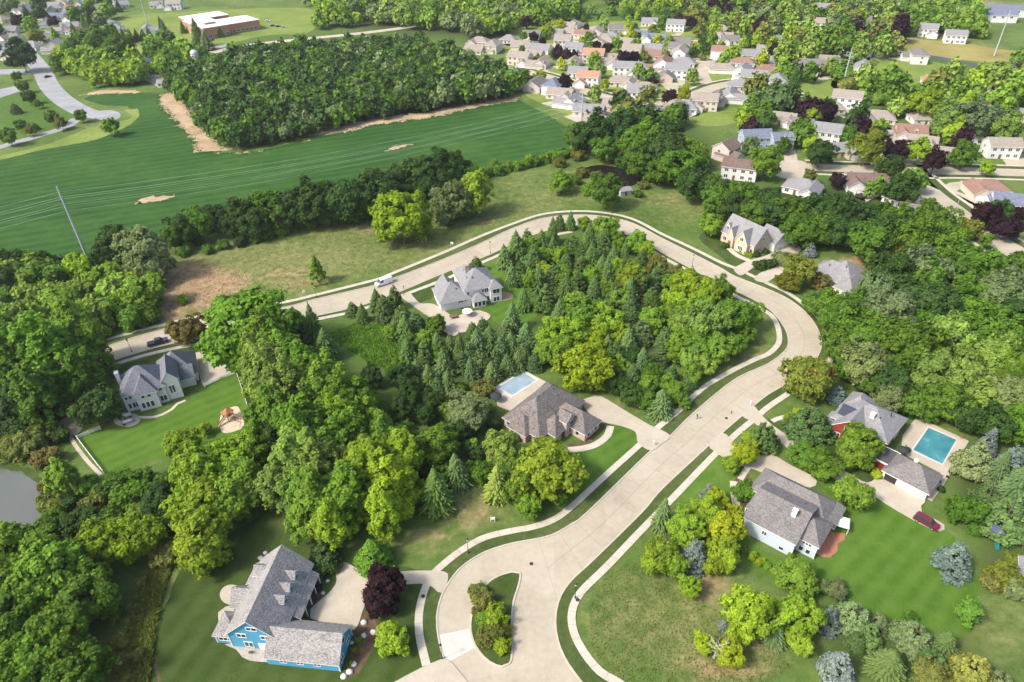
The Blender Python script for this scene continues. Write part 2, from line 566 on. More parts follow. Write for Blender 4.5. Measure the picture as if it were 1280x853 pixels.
LAWNS = {
    'B': ([(97, 549), (128, 537), (160, 530), (200, 520), (250, 492), (258, 484), (296, 468), (316, 533), (300, 545), (250, 560), (200, 572), (160, 588), (130, 592)], M_lawn),
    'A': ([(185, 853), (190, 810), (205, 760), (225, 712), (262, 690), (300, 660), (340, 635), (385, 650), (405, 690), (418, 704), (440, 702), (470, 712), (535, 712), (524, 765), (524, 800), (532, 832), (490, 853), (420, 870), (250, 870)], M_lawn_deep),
    'D': ([(713, 565), (742, 558), (757, 547), (763, 536), (768, 529), (792, 540), (798, 553), (716, 625), (700, 622), (690, 590)], M_lawn),
    'E': ([(1004, 705), (1012, 690), (1040, 668), (1052, 640), (1060, 618), (1085, 616), (1150, 652), (1190, 668), (1206, 690), (1225, 735), (1215, 790), (1160, 800), (1100, 770), (1050, 752), (1010, 745), (985, 735), (945, 715), (920, 690), (935, 675), (975, 700)], M_lawn),
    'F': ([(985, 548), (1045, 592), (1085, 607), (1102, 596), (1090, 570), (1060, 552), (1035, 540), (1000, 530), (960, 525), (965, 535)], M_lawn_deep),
    'E2': ([(846, 625), (910, 562), (935, 592), (925, 610), (915, 640), (890, 645)], M_lawn),
    'E3': ([(1021, 600), (1045, 602), (1085, 614), (1130, 640), (1060, 640), (1040, 625)], M_lawn),
    'G': ([(872, 297), (893, 290), (903, 304), (912, 313), (935, 327), (930, 333), (917, 333)], M_lawn_deep),
    'G2': ([(934, 340), (950, 333), (962, 328), (975, 334), (958, 345), (946, 346)], M_lawn_deep),
    'C': ([(604, 330), (640, 340), (668, 378), (672, 398), (640, 412), (613, 398), (600, 389), (625, 375)], M_lawn),
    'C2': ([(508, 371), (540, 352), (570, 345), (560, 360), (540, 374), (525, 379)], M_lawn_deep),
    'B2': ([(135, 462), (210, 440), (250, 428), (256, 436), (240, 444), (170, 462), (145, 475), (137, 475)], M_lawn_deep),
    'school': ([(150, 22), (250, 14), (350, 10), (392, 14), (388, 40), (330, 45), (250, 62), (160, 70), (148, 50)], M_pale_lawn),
    'verge': ([(0, 196), (60, 180), (110, 160), (85, 165), (150, 152), (166, 146), (156, 138), (172, 136), (168, 152), (122, 174), (60, 186), (0, 200)], M_pale_lawn),
    'suburb': ([(640, 38), (720, 28), (860, 30), (960, 62), (970, 120), (900, 132), (840, 140), (760, 148), (700, 140), (640, 100)], M_pale_lawn),
    'plots': ([(1080, 75), (1180, 80), (1200, 110), (1160, 120), (1060, 118), (1040, 100)], M_pale_lawn),
    'backyards': ([(860, 138), (930, 135), (925, 152), (880, 158), (850, 148)], M_pale_lawn),
    'mid': ([(985, 104), (1030, 100), (1090, 110), (1095, 118), (1040, 128), (990, 122)], M_pale_lawn),
    'mid2': ([(1165, 155), (1220, 165), (1235, 180), (1200, 185), (1170, 172)], M_pale_lawn),
}
for k, (pl, m) in LAWNS.items():
    sheet('lawn', catmull(W2(pl), 4, True), m, {'verge': .03, 'suburb': .012, 'E2': .044, 'E3': .046, 'F': .048, 'B2': .052}.get(k, .04), jit=0.25, sub=2.0)
sheet('dry_meadow', W2([(1135, 48), (1180, 52), (1225, 58), (1285, 66), (1300, 78), (1230, 78), (1150, 70), (1130, 62)]), M_yellow, 0.02, jit=1.0, sub=4)
sheet('planting_bed', catmull(W2([(395, 757), (405, 740), (402, 715), (390, 705), (382, 730), (385, 755)]), 1, True), M_mulch, 0.05, jit=0.1, sub=.6)
sheet('planting_bed', catmull(W2([(443, 780), (450, 768), (466, 765), (474, 790), (464, 815), (448, 842), (432, 846), (440, 810)]), 1, True), M_mulch, 0.05, jit=0.15, sub=.6)
sheet('planting_bed', catmull(W2([(918, 600), (932, 592), (940, 603), (936, 625), (927, 636), (918, 620)]), 1, True), M_mulch, 0.05, jit=0.15, sub=.6)
sheet('planting_bed', catmull(W2([(705, 553), (722, 556), (735, 545), (752, 529), (757, 531), (742, 549), (722, 562)]), 1, True), M_mulch, 0.05, jit=0.12, sub=.6)

# ------------------------------------------------------------------ street, kerbs, walks, verges
def streetmat():
    m, t, b = newmat('street_concrete', 0.9, 0.15)
    v = coords(t)
    n1, n2, n3 = noise(t, v, 0.07, 5, 0.6), noise(t, v, 0.9, 4, 0.65), noise(t, v, 7.0, 2)
    k = math_(t, 'ADD', math_(t, 'MULTIPLY', n1, 0.5), math_(t, 'ADD', math_(t, 'MULTIPLY', n2, 0.3), math_(t, 'MULTIPLY', n3, 0.2)))
    c = ramp(t, k, [(0.34, (0.272, 0.240, 0.182)), (0.5, (0.350, 0.311, 0.240)), (0.66, (0.405, 0.366, 0.288))])
    # slabs cast at different times
    vo = node(t, 'ShaderNodeTexVoronoi')
    vo.inputs['Scale'].default_value = 0.13
    t.links.new(v, vo.inputs['Vector'])
    sp = node(t, 'ShaderNodeSeparateColor')
    t.links.new(vo.outputs['Color'], sp.inputs[0])
    c = mixc(t, math_(t, 'MULTIPLY', sp.outputs[0], 0.22), c, (0.46, 0.42, 0.36))
    # oil and rubber stains
    n4 = noise(t, v, 0.33, 6, 0.7)
    st = ramp(t, n4, [(0.56, (0, 0, 0)), (0.70, (1, 1, 1))])
    c = mixc(t, math_(t, 'MULTIPLY', st, 0.28), c, (0.20, 0.165, 0.125))
    n5 = noise(t, v, 2.4, 2, 0.5)
    sp2 = ramp(t, n5, [(0.72, (0, 0, 0)), (0.78, (1, 1, 1))])
    c = mixc(t, math_(t, 'MULTIPLY', sp2, 0.35), c, (0.16, 0.13, 0.10))
    t.links.new(c, b.inputs['Base Color'])
    bump(t, b, n3, 0.3, 0.01)
    return m
M_road = streetmat()
M_walk = mottled('walk_concrete', (0.38, 0.35, 0.285), (0.49, 0.455, 0.385), 0.3, 4, 0.9, 0.15)
M_kerb = mottled('kerb_concrete', (0.36, 0.325, 0.27), (0.46, 0.42, 0.355), 0.4, 4, 0.9, 0.15)
M_drive = mottled('driveway_concrete', (0.335, 0.298, 0.238), (0.435, 0.392, 0.322), 0.16, 3, 0.9, 0.15)
M_pale = mottled('new_concrete', (0.42, 0.40, 0.365), (0.52, 0.50, 0.465), 0.3, 4, 0.9, 0.15)
M_seam = plain('joint_filler', (0.24, 0.20, 0.165), 0.95)
M_asphalt = mottled('asphalt', (0.20, 0.21, 0.22), (0.30, 0.31, 0.33), 0.1, 2.0, 0.9, 0.2)
M_asphalt_dark = mottled('dark_asphalt', (0.055, 0.06, 0.075), (0.09, 0.095, 0.11), 0.1, 2.0, 0.9, 0.2)
M_iron = plain('cast_iron', (0.035, 0.03, 0.028), 0.7)

outer_px = [(-70, 514), (0, 486), (70, 457), (155, 426), (220, 408), (262, 398), (352, 385), (395, 374), (470, 356.5), (495, 347), (545, 328), (595, 307), (640, 286), (677, 273.5), (715, 269),
            (752, 270.5), (790, 279), (827, 298), (865, 317), (902, 328 + 8), (917, 345), (960, 362), (985, 374), (1005, 389), (1020, 408), (1026.5, 428), (1023, 444), (1010, 462), (985, 479), (960, 493.5),
            (941, 508.5), (902, 542), (887, 556), (828, 611), (803, 640), (740, 702), (717, 723), (702, 743), (695, 766), (695.5, 792), (705, 821), (727, 853), (760, 890)]
inner_px = [(-70, 542), (0, 513), (70, 482), (135, 453.5), (215, 430), (300, 415), (367, 402), (397, 395), (442, 385), (470, 376), (505, 363), (545, 346), (585, 330), (625, 313), (656, 298), (690, 287),
            (715, 283.5), (737, 284), (775, 291), (802, 301), (827, 316), (865, 337), (902, 356), (940, 374), (960, 386), (972, 398), (982, 413), (985.5, 427), (981, 439), (960, 455), (923, 472),
            (891, 496), (860, 523), (837, 546), (815, 562.5), (735, 640), (715, 655), (690, 669), (665, 675), (640, 679.5), (607, 690), (582, 705), (567, 720), (552, 745), (546, 772), (548, 797), (555, 825),
            (562, 838), (530, 850), (490, 862), (470, 900)]
OUT = catmull(W2(outer_px), 1.5)
INN = catmull(W2(inner_px), 1.5)
sheet('street', INN + OUT[::-1], M_road, 0.02)
for line in (OUT, INN):
    mb = MB()
    strip(mb, line, 0.32, 0.0, 0.14)
    tag(mb.build('kerb', M_kerb), None, None, None, 'structure')

ow_px = [(-70, 504), (0, 477), (70, 448), (132, 425.5), (217, 403), (268, 392), (351, 379), (397, 368.5), (470, 350), (490, 342.5), (557, 315), (600, 296), (640, 280.5), (677, 268.5), (715, 264.5),
         (752, 266), (790, 274), (827.5, 293), (865, 310.5), (902, 329), (925, 338), (960, 355), (985, 367), (1010, 385), (1027, 403), (1036, 420), (1040.5, 440), (1036, 455)]
ow2_px = [(985, 492.5), (960, 509.5), (943, 524), (926, 538), (906, 556), (886, 576), (840, 624), (801, 664), (760, 707), (726, 741), (715, 765), (717, 790), (730, 816), (750, 840), (775, 855), (800, 875)]
iw_px = [(-70, 551), (0, 521), (22, 511), (70, 488), (135, 459), (208, 438), (300, 422), (400, 399), (440, 390.5), (480, 378), (505, 369), (560, 348), (585, 336), (620, 321), (655, 305), (690, 295), (715, 290)]
iw2_px = [(775, 297), (802, 307), (830, 323), (855, 336), (885, 352), (905, 363), (921, 371), (945, 383), (960, 391.5), (967, 398), (973, 412), (974, 426), (970, 434), (960, 443), (941, 451), (911, 466),
          (878, 486), (848, 514), (821, 536), (800, 556), (760, 592), (713, 635), (690, 651), (665, 659.5), (640, 664), (607, 672), (582, 685), (560, 701), (540, 720), (530, 740), (524, 766), (524.5, 795), (533, 832)]
def between(pa, pb, name, mat, z):
    """strip of verge between two traced lines"""
    a, b = catmull(W2(pa), 1.5), catmull(W2(pb), 1.5)
    sheet(name, a + b[::-1], mat, z, z0=0.0)
between(outer_px[:25], ow_px, 'verge', M_verge, 0.11)
between(outer_px[28:], ow2_px, 'verge', M_verge, 0.11)
between(inner_px[:17], iw_px, 'verge', M_verge, 0.11)
between(inner_px[18:47], iw2_px, 'verge', M_verge, 0.11)
def path(name, line_px, width, mat, z, z0=0.0, seams=0.0, smooth=1.2):
    line = catmull(W2(line_px), smooth)
    mb = MB()
    strip(mb, line, width, z0, z)
    tag(mb.build(name, mat), None, None, None, 'structure')
    if seams:
        sm = MB()
        d, acc = 0.0, 0.0
        for i in range(1, len(line)):
            d += (line[i] - line[i - 1]).length
            if d - acc > seams:
                acc = d
                t = (line[i] - line[i - 1]).normalized()
                n = Vector((-t.y, t.x))
                p = line[i]
                a, b = p + n * width / 2, p - n * width / 2
                h = t * 0.035
                sm.face([(*(a - h), z + .006), (*(b - h), z + .006), (*(b + h), z + .006), (*(a + h), z + .006)])
        tag(sm.build('walk_joints', M_seam), None, None, None, 'structure')
for pxs in (ow_px, ow2_px, iw_px, iw2_px):
    path('sidewalk', pxs, 1.55, M_walk, 0.13, seams=1.55)

# joints of the concrete slabs: a centre seam and cross joints
def street_joints():
    mb = MB()
    n = 420
    def at(line, t):
        L = [0.0]
        for i in range(1, len(line)): L.append(L[-1] + (line[i] - line[i - 1]).length)
        s = t * L[-1]
        for i in range(1, len(line)):
            if L[i] >= s:
                f = (s - L[i - 1]) / max(1e-6, L[i] - L[i - 1])
                return line[i - 1].lerp(line[i], f)
        return line[-1]
    # pair each outer point with the nearest inner point
    prev = None
    acc = 99
    mid = []
    for p in OUT[::2]:
        q = min(INN, key=lambda r: (r - p).length_squared)
        if (q - p).length > 16: continue
        mid.append((p, q))
    for i in range(1, len(mid)):
        p, q = mid[i]
        p0, q0 = mid[i - 1]
        m0, m1 = p0.lerp(q0, .5), p.lerp(q, .5)
        if (m1 - m0).length > 8: continue
        nn = (q - p).normalized() * 0.05
        mb.face([(*(m0 - nn), .027), (*(m0 + nn), .027), (*(m1 + nn), .027), (*(m1 - nn), .027)])
        acc += (m1 - m0).length
        if acc > 4.6:
            acc = 0
            t = (m1 - m0).normalized() * 0.03
            mb.face([(*(p - t), .031), (*(q - t), .031), (*(q + t), .031), (*(p + t), .031)])
    tag(mb.build('street_joints', M_seam), None, None, None, 'structure')
street_joints()

def slab(name, pxs, mat, z=0.15, smooth=True, z0=0.0):
    pl = W2(pxs)
    if smooth: pl = catmull(pl, 1.0, True)
    return sheet(name, pl, mat, z, z0=z0)

DRIVES = [
    [(727, 503), (738, 497), (751, 496), (780, 513), (812, 532), (822, 536), (838, 546), (826, 556), (814, 564), (799, 556), (796, 549), (794, 540), (780, 534), (757, 529), (748, 528), (735, 515)],
    [(417, 706), (424, 703), (434, 704), (447, 712), (462, 719), (480, 718), (500, 715), (537, 714), (560, 718), (552, 742), (535, 731), (510, 731), (480, 733), (466, 737), (455, 760), (443, 788), (415, 781), (388, 773), (388, 762), (398, 753), (415, 738), (421, 725)],
    [(256, 410), (268, 405), (273, 430), (280, 446), (291, 455), (294, 466), (276, 473), (256, 483), (250, 472), (246, 458), (239, 446), (246, 441), (255, 437)],
    [(903, 542), (918, 553), (944, 565), (951, 570), (965, 569), (990, 583), (1018, 597), (1021, 603), (1013, 610), (975, 600), (940, 586), (918, 580), (898, 568), (886, 557)],
    [(941, 508), (952, 520), (968, 534), (1000, 555), (1040, 580), (1060, 592), (1084, 604), (1103, 595), (1130, 610), (1157, 624), (1151, 633), (1152, 641), (1180, 657), (1174, 665), (1150, 655), (1118, 637), (1085, 617), (1040, 598), (1000, 572), (965, 546), (940, 527), (928, 521)],
    [(917, 337), (926, 331), (937, 326), (962, 318), (982, 301), (992, 304), (1001, 311), (996, 317), (980, 318), (962, 325), (945, 333), (932, 342), (925, 345)],
    [(943, 350), (950, 342), (963, 337), (978, 332), (980, 342), (966, 349), (957, 354)],
    [(502, 371), (511, 366), (518, 373), (526, 380), (542, 381), (562, 394), (574, 408), (570, 420), (555, 415), (545, 402), (528, 391), (514, 381)],
    [(562, 404), (572, 396), (586, 391), (600, 389), (613, 397), (590, 412), (574, 416)],
]
for i, d in enumerate(DRIVES):
    slab('driveway' if i < 8 else 'patio', d, M_drive, 0.17 + .006 * i)
slab('street_patch', [(549, 794), (588, 786), (590, 800), (601, 806), (560, 828), (553, 815)], M_pale, 0.026, smooth=False, z0=None)
slab('driveway', [(533, 832), (556, 823), (566, 830), (590, 860), (560, 900), (460, 900), (480, 860)], M_drive, 0.165, smooth=False)
path('garden_path', [(763, 533), (759, 545), (745, 556), (728, 561), (710, 563)], 1.9, M_walk, 0.12)
path('garden_path', [(911, 311), (922, 320), (938, 327)], 2.0, M_walk, 0.12)
path('garden_path', [(917, 602), (918, 618), (921, 634), (928, 645)], 1.7, M_walk, 0.12)
path('garden_path', [(945, 572), (934, 586), (925, 600)], 1.4, M_walk, 0.12)
path('garden_path', [(965, 527), (978, 522), (998, 521), (1020, 528)], 1.3, M_walk, 0.12)
path('garden_path', [(171, 522), (196, 521), (215, 512), (222, 505), (232, 501)], 0.9, M_walk, 0.10)
path('garden_path', [(549, 515), (546, 505), (551, 494), (566, 491), (572, 496)], 0.9, M_drive, 0.10)
path('garden_path', [(200, 853), (183, 790), (190, 755), (207, 720), (225, 690)], 0.5, M_mulch, 0.055)
def disc(cx, cy, rx, ry, n=28):
    return [(cx + rx * math.cos(2 * math.pi * k / n), cy + ry * math.sin(2 * math.pi * k / n)) for k in range(n)]
slab('patio', disc(289.5, 744, 14.5, 12.5), M_drive, 0.14, smooth=False)
slab('patio', [(273, 766), (282, 759), (300, 757), (312, 765), (300, 790), (282, 795), (276, 790)], M_drive, 0.12)
M_flag = mottled('flagstone', (0.26, 0.235, 0.21), (0.42, 0.39, 0.35), 0.5, 2.5, 0.9, 0.15)
slab('patio', [(281, 806), (295, 812), (303, 822), (312, 826), (330, 828), (346, 827), (349, 815), (330, 812), (300, 805)], M_flag, 0.10)
slab('patio', disc(158.5, 525, 17, 9), M_drive, 0.12, smooth=False)
M_brick = masonry('brick_pavers', (0.30, 0.12, 0.075), (0.36, 0.16, 0.10), (0.30, 0.18, 0.13))
slab('patio', [(1020, 652), (1033, 659), (1042, 666), (1056, 667), (1056, 675), (1047, 680), (1047, 689), (1038, 697), (1030, 697), (1016, 690), (1026, 676), (1028, 664)], M_brick, 0.10, smooth=False)
slab('patio', [(628, 365), (640, 368), (641, 373), (626, 376)], M_soil, 0.10)
M_sand = mottled('play_sand', (0.40, 0.33, 0.24), (0.54, 0.46, 0.35), 0.4, 4, 0.95, 0.05)
slab('sand_pit', [(275, 524), (281, 514), (295, 508), (301, 515), (305, 532), (295, 539), (278, 541)], M_sand, 0.08)
slab('sand_pit', [(75, 527), (92, 518), (103, 518), (103, 535), (92, 545), (78, 536)], M_sand, 0.08)
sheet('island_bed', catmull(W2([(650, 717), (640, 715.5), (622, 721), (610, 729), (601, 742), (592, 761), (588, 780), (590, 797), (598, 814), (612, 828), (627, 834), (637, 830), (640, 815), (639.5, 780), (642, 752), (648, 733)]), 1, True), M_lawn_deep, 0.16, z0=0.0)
il = catmull(W2([(650, 717), (640, 715.5), (622, 721), (610, 729), (601, 742), (592, 761), (588, 780), (590, 797), (598, 814), (612, 828), (627, 834), (637, 830), (640, 815), (639.5, 780), (642, 752), (648, 733)]), 1, True)
mb = MB(); strip(mb, il + [il[0]], 0.36, 0.0, 0.175); tag(mb.build('kerb', M_kerb), None, None, None, 'structure')

# streets of the neighbourhood behind
def road(pxs, width, mat, walks=0.0, z=0.02, name='street'):
    line = catmull(W2(pxs), 3)
    mb = MB(); strip(mb, line, width, None, z)
    tag(mb.build(name, mat), None, None, None, 'structure')
    if walks:
        for sg in (-1, 1):
            v = MB(); strip(v, line, 3.2, 0.0, 0.10, off=sg * (width / 2 + 1.6))
            tag(v.build('verge', M_verge), None, None, None, 'structure')
            v = MB(); strip(v, line, 1.6, 0.0, 0.12, off=sg * (width / 2 + 3.9))
            tag(v.build('sidewalk', M_walk), None, None, None, 'structure')
road([(1300, 334), (1262, 311), (1222, 287), (1190, 262), (1162, 241), (1140, 219), (1128, 205)], 10.5, M_road, 1)
road([(1010, 209), (1060, 211), (1100, 212), (1140, 214), (1200, 214), (1300, 217)], 9, M_road, 1, 0.026)
slab('street', disc(990, 212, 27, 12), M_road, 0.032, smooth=False, z0=None)
road([(985, 185), (988, 196), (990, 210)], 6, M_drive, 0, 0.036)
road([(1100, 190), (1104, 200), (1106, 211)], 5, M_drive, 0, 0.036, 'driveway')
road([(1215, 262), (1235, 252), (1250, 250)], 6, M_drive, 0, 0.036, 'driveway')
road([(1180, 240), (1200, 230), (1215, 235)], 6, M_drive, 0, 0.036, 'driveway')
road([(650, 88), (690, 98), (725, 112), (765, 124), (800, 130), (840, 128), (870, 118), (898, 108), (930, 104), (965, 116), (1010, 130), (1060, 140), (1100, 160), (1130, 190), (1140, 214)], 10, M_road, 1, 0.03)
road([(640, 55), (700, 58), (760, 70), (800, 85), (830, 100), (850, 122)], 9, M_road, 0, 0.028)
road([(770, 30), (800, 38), (850, 48), (900, 60), (960, 66)], 8, M_asphalt_dark, 0, 0.028)
road([(700, 58), (720, 40), (770, 30)], 8, M_road, 0, 0.026)
road([(1060, 93), (1085, 101), (1110, 109), (1130, 114)], 6, M_asphalt, 0, 0.03)
road([(1130, 66), (1170, 72), (1210, 80), (1260, 92), (1330, 105)], 8, M_asphalt_dark, 0, 0.03)
road([(890, 112), (880, 98), (878, 84), (890, 76)], 8, M_road, 0, 0.027)
road([(1100, 4), (1160, 8), (1220, 14), (1320, 18)], 14, M_drive, 0, 0.027)
slab('street', [(1250, 195), (1320, 190), (1320, 212), (1262, 212)], M_drive, 0.03, smooth=False, z0=None)
slab('parking_lot', [(705, 146), (728, 140), (746, 142), (752, 154), (730, 157)], M_drive, 0.03, smooth=False, z0=None)
road([(-40, 92), (0, 90), (40, 90), (60, 86)], 14, M_asphalt, 0, 0.03)
road([(36, 68), (52, 88), (62, 108), (80, 126), (105, 140), (128, 145)], 12, M_asphalt, 0, 0.034)
slab('street', disc(134, 144.5, 17, 6.5), M_asphalt, 0.038, smooth=False, z0=None)
road([(96, 148), (82, 159), (45, 171), (0, 184), (-60, 200)], 6.5, M_asphalt, 0, 0.038, 'driveway')
slab('parking_lot', [(-20, 116), (18, 108), (26, 114), (-10, 126)], M_asphalt, 0.03, smooth=False, z0=None)
road([(265, 66), (300, 58), (360, 51), (400, 47), (440, 43), (490, 37), (520, 32)], 9, M_drive, 0, 0.032)
slab('parking_lot', [(300, 22), (350, 18), (368, 32), (345, 38), (310, 40)], M_asphalt, 0.034, smooth=False, z0=None)
slab('parking_lot', [(252, 40), (272, 40), (285, 58), (262, 64)], M_asphalt, 0.036, smooth=False, z0=None)
road([(180, 94), (195, 99), (208, 106)], 12, M_drive, 0, 0.032, 'driveway')

# ------------------------------------------------------------------ water
def water(name, c, rough=0.08):
    m, t, b = newmat(name, rough, 0.6)
    v = coords(t)
    n1 = noise(t, v, 0.05, 3)
    t.links.new(mixc(t, n1, tuple(x * .75 for x in c), tuple(x * 1.25 for x in c)), b.inputs['Base Color'])
    n2 = noise(t, v, 1.2, 3)
    bump(t, b, n2, 0.25, 0.03)
    return m
M_pond = water('pond_water', (0.10, 0.11, 0.095), 0.1)
M_pond2 = water('dark_pond_water', (0.012, 0.010, 0.010), 0.1)
sheet('pond_water', catmull(W2([(-80, 575), (0, 586), (26, 590), (48, 606), (58, 624), (72, 645), (66, 655), (36, 664), (-20, 662), (-90, 660)]), 2, True), M_pond, 0.02, jit=0.2, sub=1)
sheet('pond_bank', catmull(W2([(-90, 570), (0, 579), (30, 583), (56, 600), (68, 622), (82, 646), (74, 662), (36, 672), (-20, 670), (-100, 668)]), 2, True), M_lawn_deep, 0.012, jit=0.3, sub=1)
sheet('pond_water', catmull(W2([(722, 216), (742, 207), (770, 209), (796, 219), (801, 227), (788, 233), (768, 231), (745, 224)]), 2, True), M_pond2, 0.03, jit=0.25, sub=1)
# ------------------------------------------------------------------ buildings
M_white = plain('white_trim', (0.74, 0.74, 0.73), 0.55)
M_glass = glass('window_glass')
M_pane2 = glass('pale_window_glass', (0.10, 0.12, 0.14))
M_dkmetal = plain('dark_metal', (0.03, 0.03, 0.032), 0.5, 0.4)
M_grey = plain('grey_metal', (0.42, 0.43, 0.45), 0.5, 0.4)
M_door = plain('door_paint', (0.62, 0.61, 0.58), 0.6)
M_brown = plain('brown_wood', (0.16, 0.09, 0.05), 0.8)
M_chim = masonry('chimney_brick', (0.30, 0.22, 0.18), (0.38, 0.29, 0.24), (0.4, 0.37, 0.34))

class House:
    def __init__(s, name, loc, yaw, wall, roof, label, cat='house', group=None, trim=None):
        s.root = empty(name, loc, yaw, label, cat, group)
        s.wall, s.roof, s.trim = wall, roof, trim or M_white
        s.W, s.RF, s.TR, s.extra = MB(), MB(), MB(), {}
    def wing(s, x0, y0, x1, y1, eave, ridge, kind='gable', axis='x', z0=-0.2, ov=0.45, ends=(1, 1), mi_wall=None):
        """walls and roof of one rectangular wing"""
        Wm = s.W if mi_wall is None else s.extra.setdefault(mi_wall, MB())
        sw = axis == 'y'
        T = (lambda a, b, c: (b, a, c)) if sw else (lambda a, b, c: (a, b, c))
        if sw: a0, a1, b0, b1 = y0, y1, x0, x1
        else: a0, a1, b0, b1 = x0, x1, y0, y1
        bm = (b0 + b1) / 2
        half = (b1 - b0) / 2
        Wm.box(x0, y0, z0, x1, y1, eave)
        pitch = (ridge - eave) / half
        ze = eave - ov * pitch
        th = 0.2
        rf = s.RF
        def quad(pts, mi):
            pts = [T(*p) for p in pts]
            rf.face(pts if not sw else pts[::-1], mi)
        if kind == 'gable':
            for a in (a0 + .01, a1 - .01):
                Wm.face([T(a, b0, eave), T(a, b1, eave), T(a, bm, ridge - .05)])
            A0, A1 = a0 - ov * .8 * ends[0], a1 + ov * .8 * ends[1]
            for sg, be, in ((-1, b0 - ov), (1, b1 + ov)):
                top = [(A0, be, ze + th), (A1, be, ze + th), (A1, bm, ridge + th), (A0, bm, ridge + th)]
                if sg > 0: top = top[::-1]
                quad(top, 0)
                bot = [(A0, be, ze), (A1, be, ze), (A1, bm, ridge), (A0, bm, ridge)]
                quad(bot if sg > 0 else bot[::-1], 1)
                quad([(A0, be, ze), (A1, be, ze), (A1, be, ze + th), (A0, be, ze + th)], 1)
                for A in (A0, A1):
                    quad([(A, be, ze), (A, bm, ridge), (A, bm, ridge + th), (A, be, ze + th)], 1)
        elif kind == 'hip':
            A0, A1, B0, B1 = a0 - ov, a1 + ov, b0 - ov, b1 + ov
            ins = min((b1 - b0) / 2 + ov, (a1 - a0) / 2 + ov - .05)
            z1 = ze + th
            r0, r1 = (A0 + ins, bm, ridge + th), (A1 - ins, bm, ridge + th)
            quad([(A0, B0, z1), (A1, B0, z1), r1, r0], 0)
            quad([(A1, B1, z1), (A0, B1, z1), r0, r1], 0)
            quad([(A1, B0, z1), (A1, B1, z1), r1], 0)
            quad([(A0, B1, z1), (A0, B0, z1), r0], 0)
            quad([(A0, B0, ze), (A0, B1, ze), (A1, B1, ze), (A1, B0, ze)], 1)
            for p, q in (((A0, B0), (A1, B0)), ((A1, B0), (A1, B1)), ((A1, B1), (A0, B1)), ((A0, B1), (A0, B0))):
                quad([(*p, ze), (*q, ze), (*q, z1), (*p, z1)], 1)
    def shed(s, x0, y0, x1, y1, zlo, zhi, side, posts=0, z0=-.2, floor=True):
        """sloping porch roof: high edge against the house; side = which edge is low"""
        c = {'+x': ((x0, zhi), (x1, zlo)), '-x': ((x1, zhi), (x0, zlo))}.get(side)
        th = .16
        if c:
            (xa, za), (xb, zb) = c
            vs = [(xa, y0, za), (xb, y0, zb), (xb, y1, zb), (xa, y1, za)]
        else:
            (ya, za), (yb, zb) = {'+y': ((y0, zhi), (y1, zlo)), '-y': ((y1, zhi), (y0, zlo))}[side]
            vs = [(x0, ya, za), (x1, ya, za), (x1, yb, zb), (x0, yb, zb)]
        up = [(a, b, z + th) for a, b, z in vs]
        s.RF.face(up); s.RF.face(vs[::-1], 1)
        for i in range(4):
            j = (i + 1) % 4
            s.RF.face([vs[i], vs[j], up[j], up[i]], 1)
        if posts:
            for k in range(posts):
                t = k / max(1, posts - 1)
                if c: px, py = (x1 - .2 if side == '+x' else x0 + .2), y0 + .2 + (y1 - y0 - .4) * t
                else: px, py = x0 + .2 + (x1 - x0 - .4) * t, (y1 - .2 if side == '+y' else y0 + .2)
                m = MB(); m.box(px - .1, py - .1, 0, px + .1, py + .1, zlo + .05)
                m.build('porch_post', M_white, s.root)
    def dormer(s, xa, xb, yc, wdt, ze, zr, face, win=True, mi=None):
        """gable dormer on a roof slope; face '+x' or '-x' or '-y' or '+y'; runs from a (inside) to b (front)"""
        ax = 'x' if face[1] == 'x' else 'y'
        if ax == 'x': s.wing(min(xa, xb), yc - wdt / 2, max(xa, xb), yc + wdt / 2, ze, zr, 'gable', 'x', z0=ze - 1.7, ov=.22, mi_wall=mi)
        else: s.wing(yc - wdt / 2, min(xa, xb), yc + wdt / 2, max(xa, xb), ze, zr, 'gable', 'y', z0=ze - 1.7, ov=.22, mi_wall=mi)
        if win:
            if ax == 'x': s.win(face, xb, yc, ze - 1.35, wdt * .6, 1.2)
            else: s.win(face, yc, xb, ze - 1.35, wdt * .6, 1.2)
    def win(s, face, x, y, z, w, h, bars=1, kind='window', pane=None):
        """window with frame and glass: (x, y, z) = middle of its sill line on the wall"""
        f, g = MB(), MB()
        t = .09 if w < 1.6 else .12
        def bx(m, u0, u1, z0, z1, d0, d1):
            if face == '-y': m.box(x + u0, y - d1, z0, x + u1, y - d0, z1)
            elif face == '+y': m.box(x + u0, y + d0, z0, x + u1, y + d1, z1)
            elif face == '+x': m.box(x + d0, y + u0, z0, x + d1, y + u1, z1)
            else: m.box(x - d1, y + u0, z0, x - d0, y + u1, z1)
        hw = w / 2
        bx(f, -hw - t, hw + t, z - t, z, -.05, .09); bx(f, -hw - t, hw + t, z + h, z + h + t, -.05, .09)
        bx(f, -hw - t, -hw, z, z + h, -.05, .085); bx(f, hw, hw + t, z, z + h, -.05, .085)
        for k in range(1, bars):
            u = -hw + w * k / bars
            bx(f, u - .06, u + .06, z, z + h, -.04, .08)
        bx(g, -hw, hw, z, z + h, -.06, .035)
        o = f.build(kind, s.trim, s.root)
        g.build('pane', pane or M_glass, o)
        return o
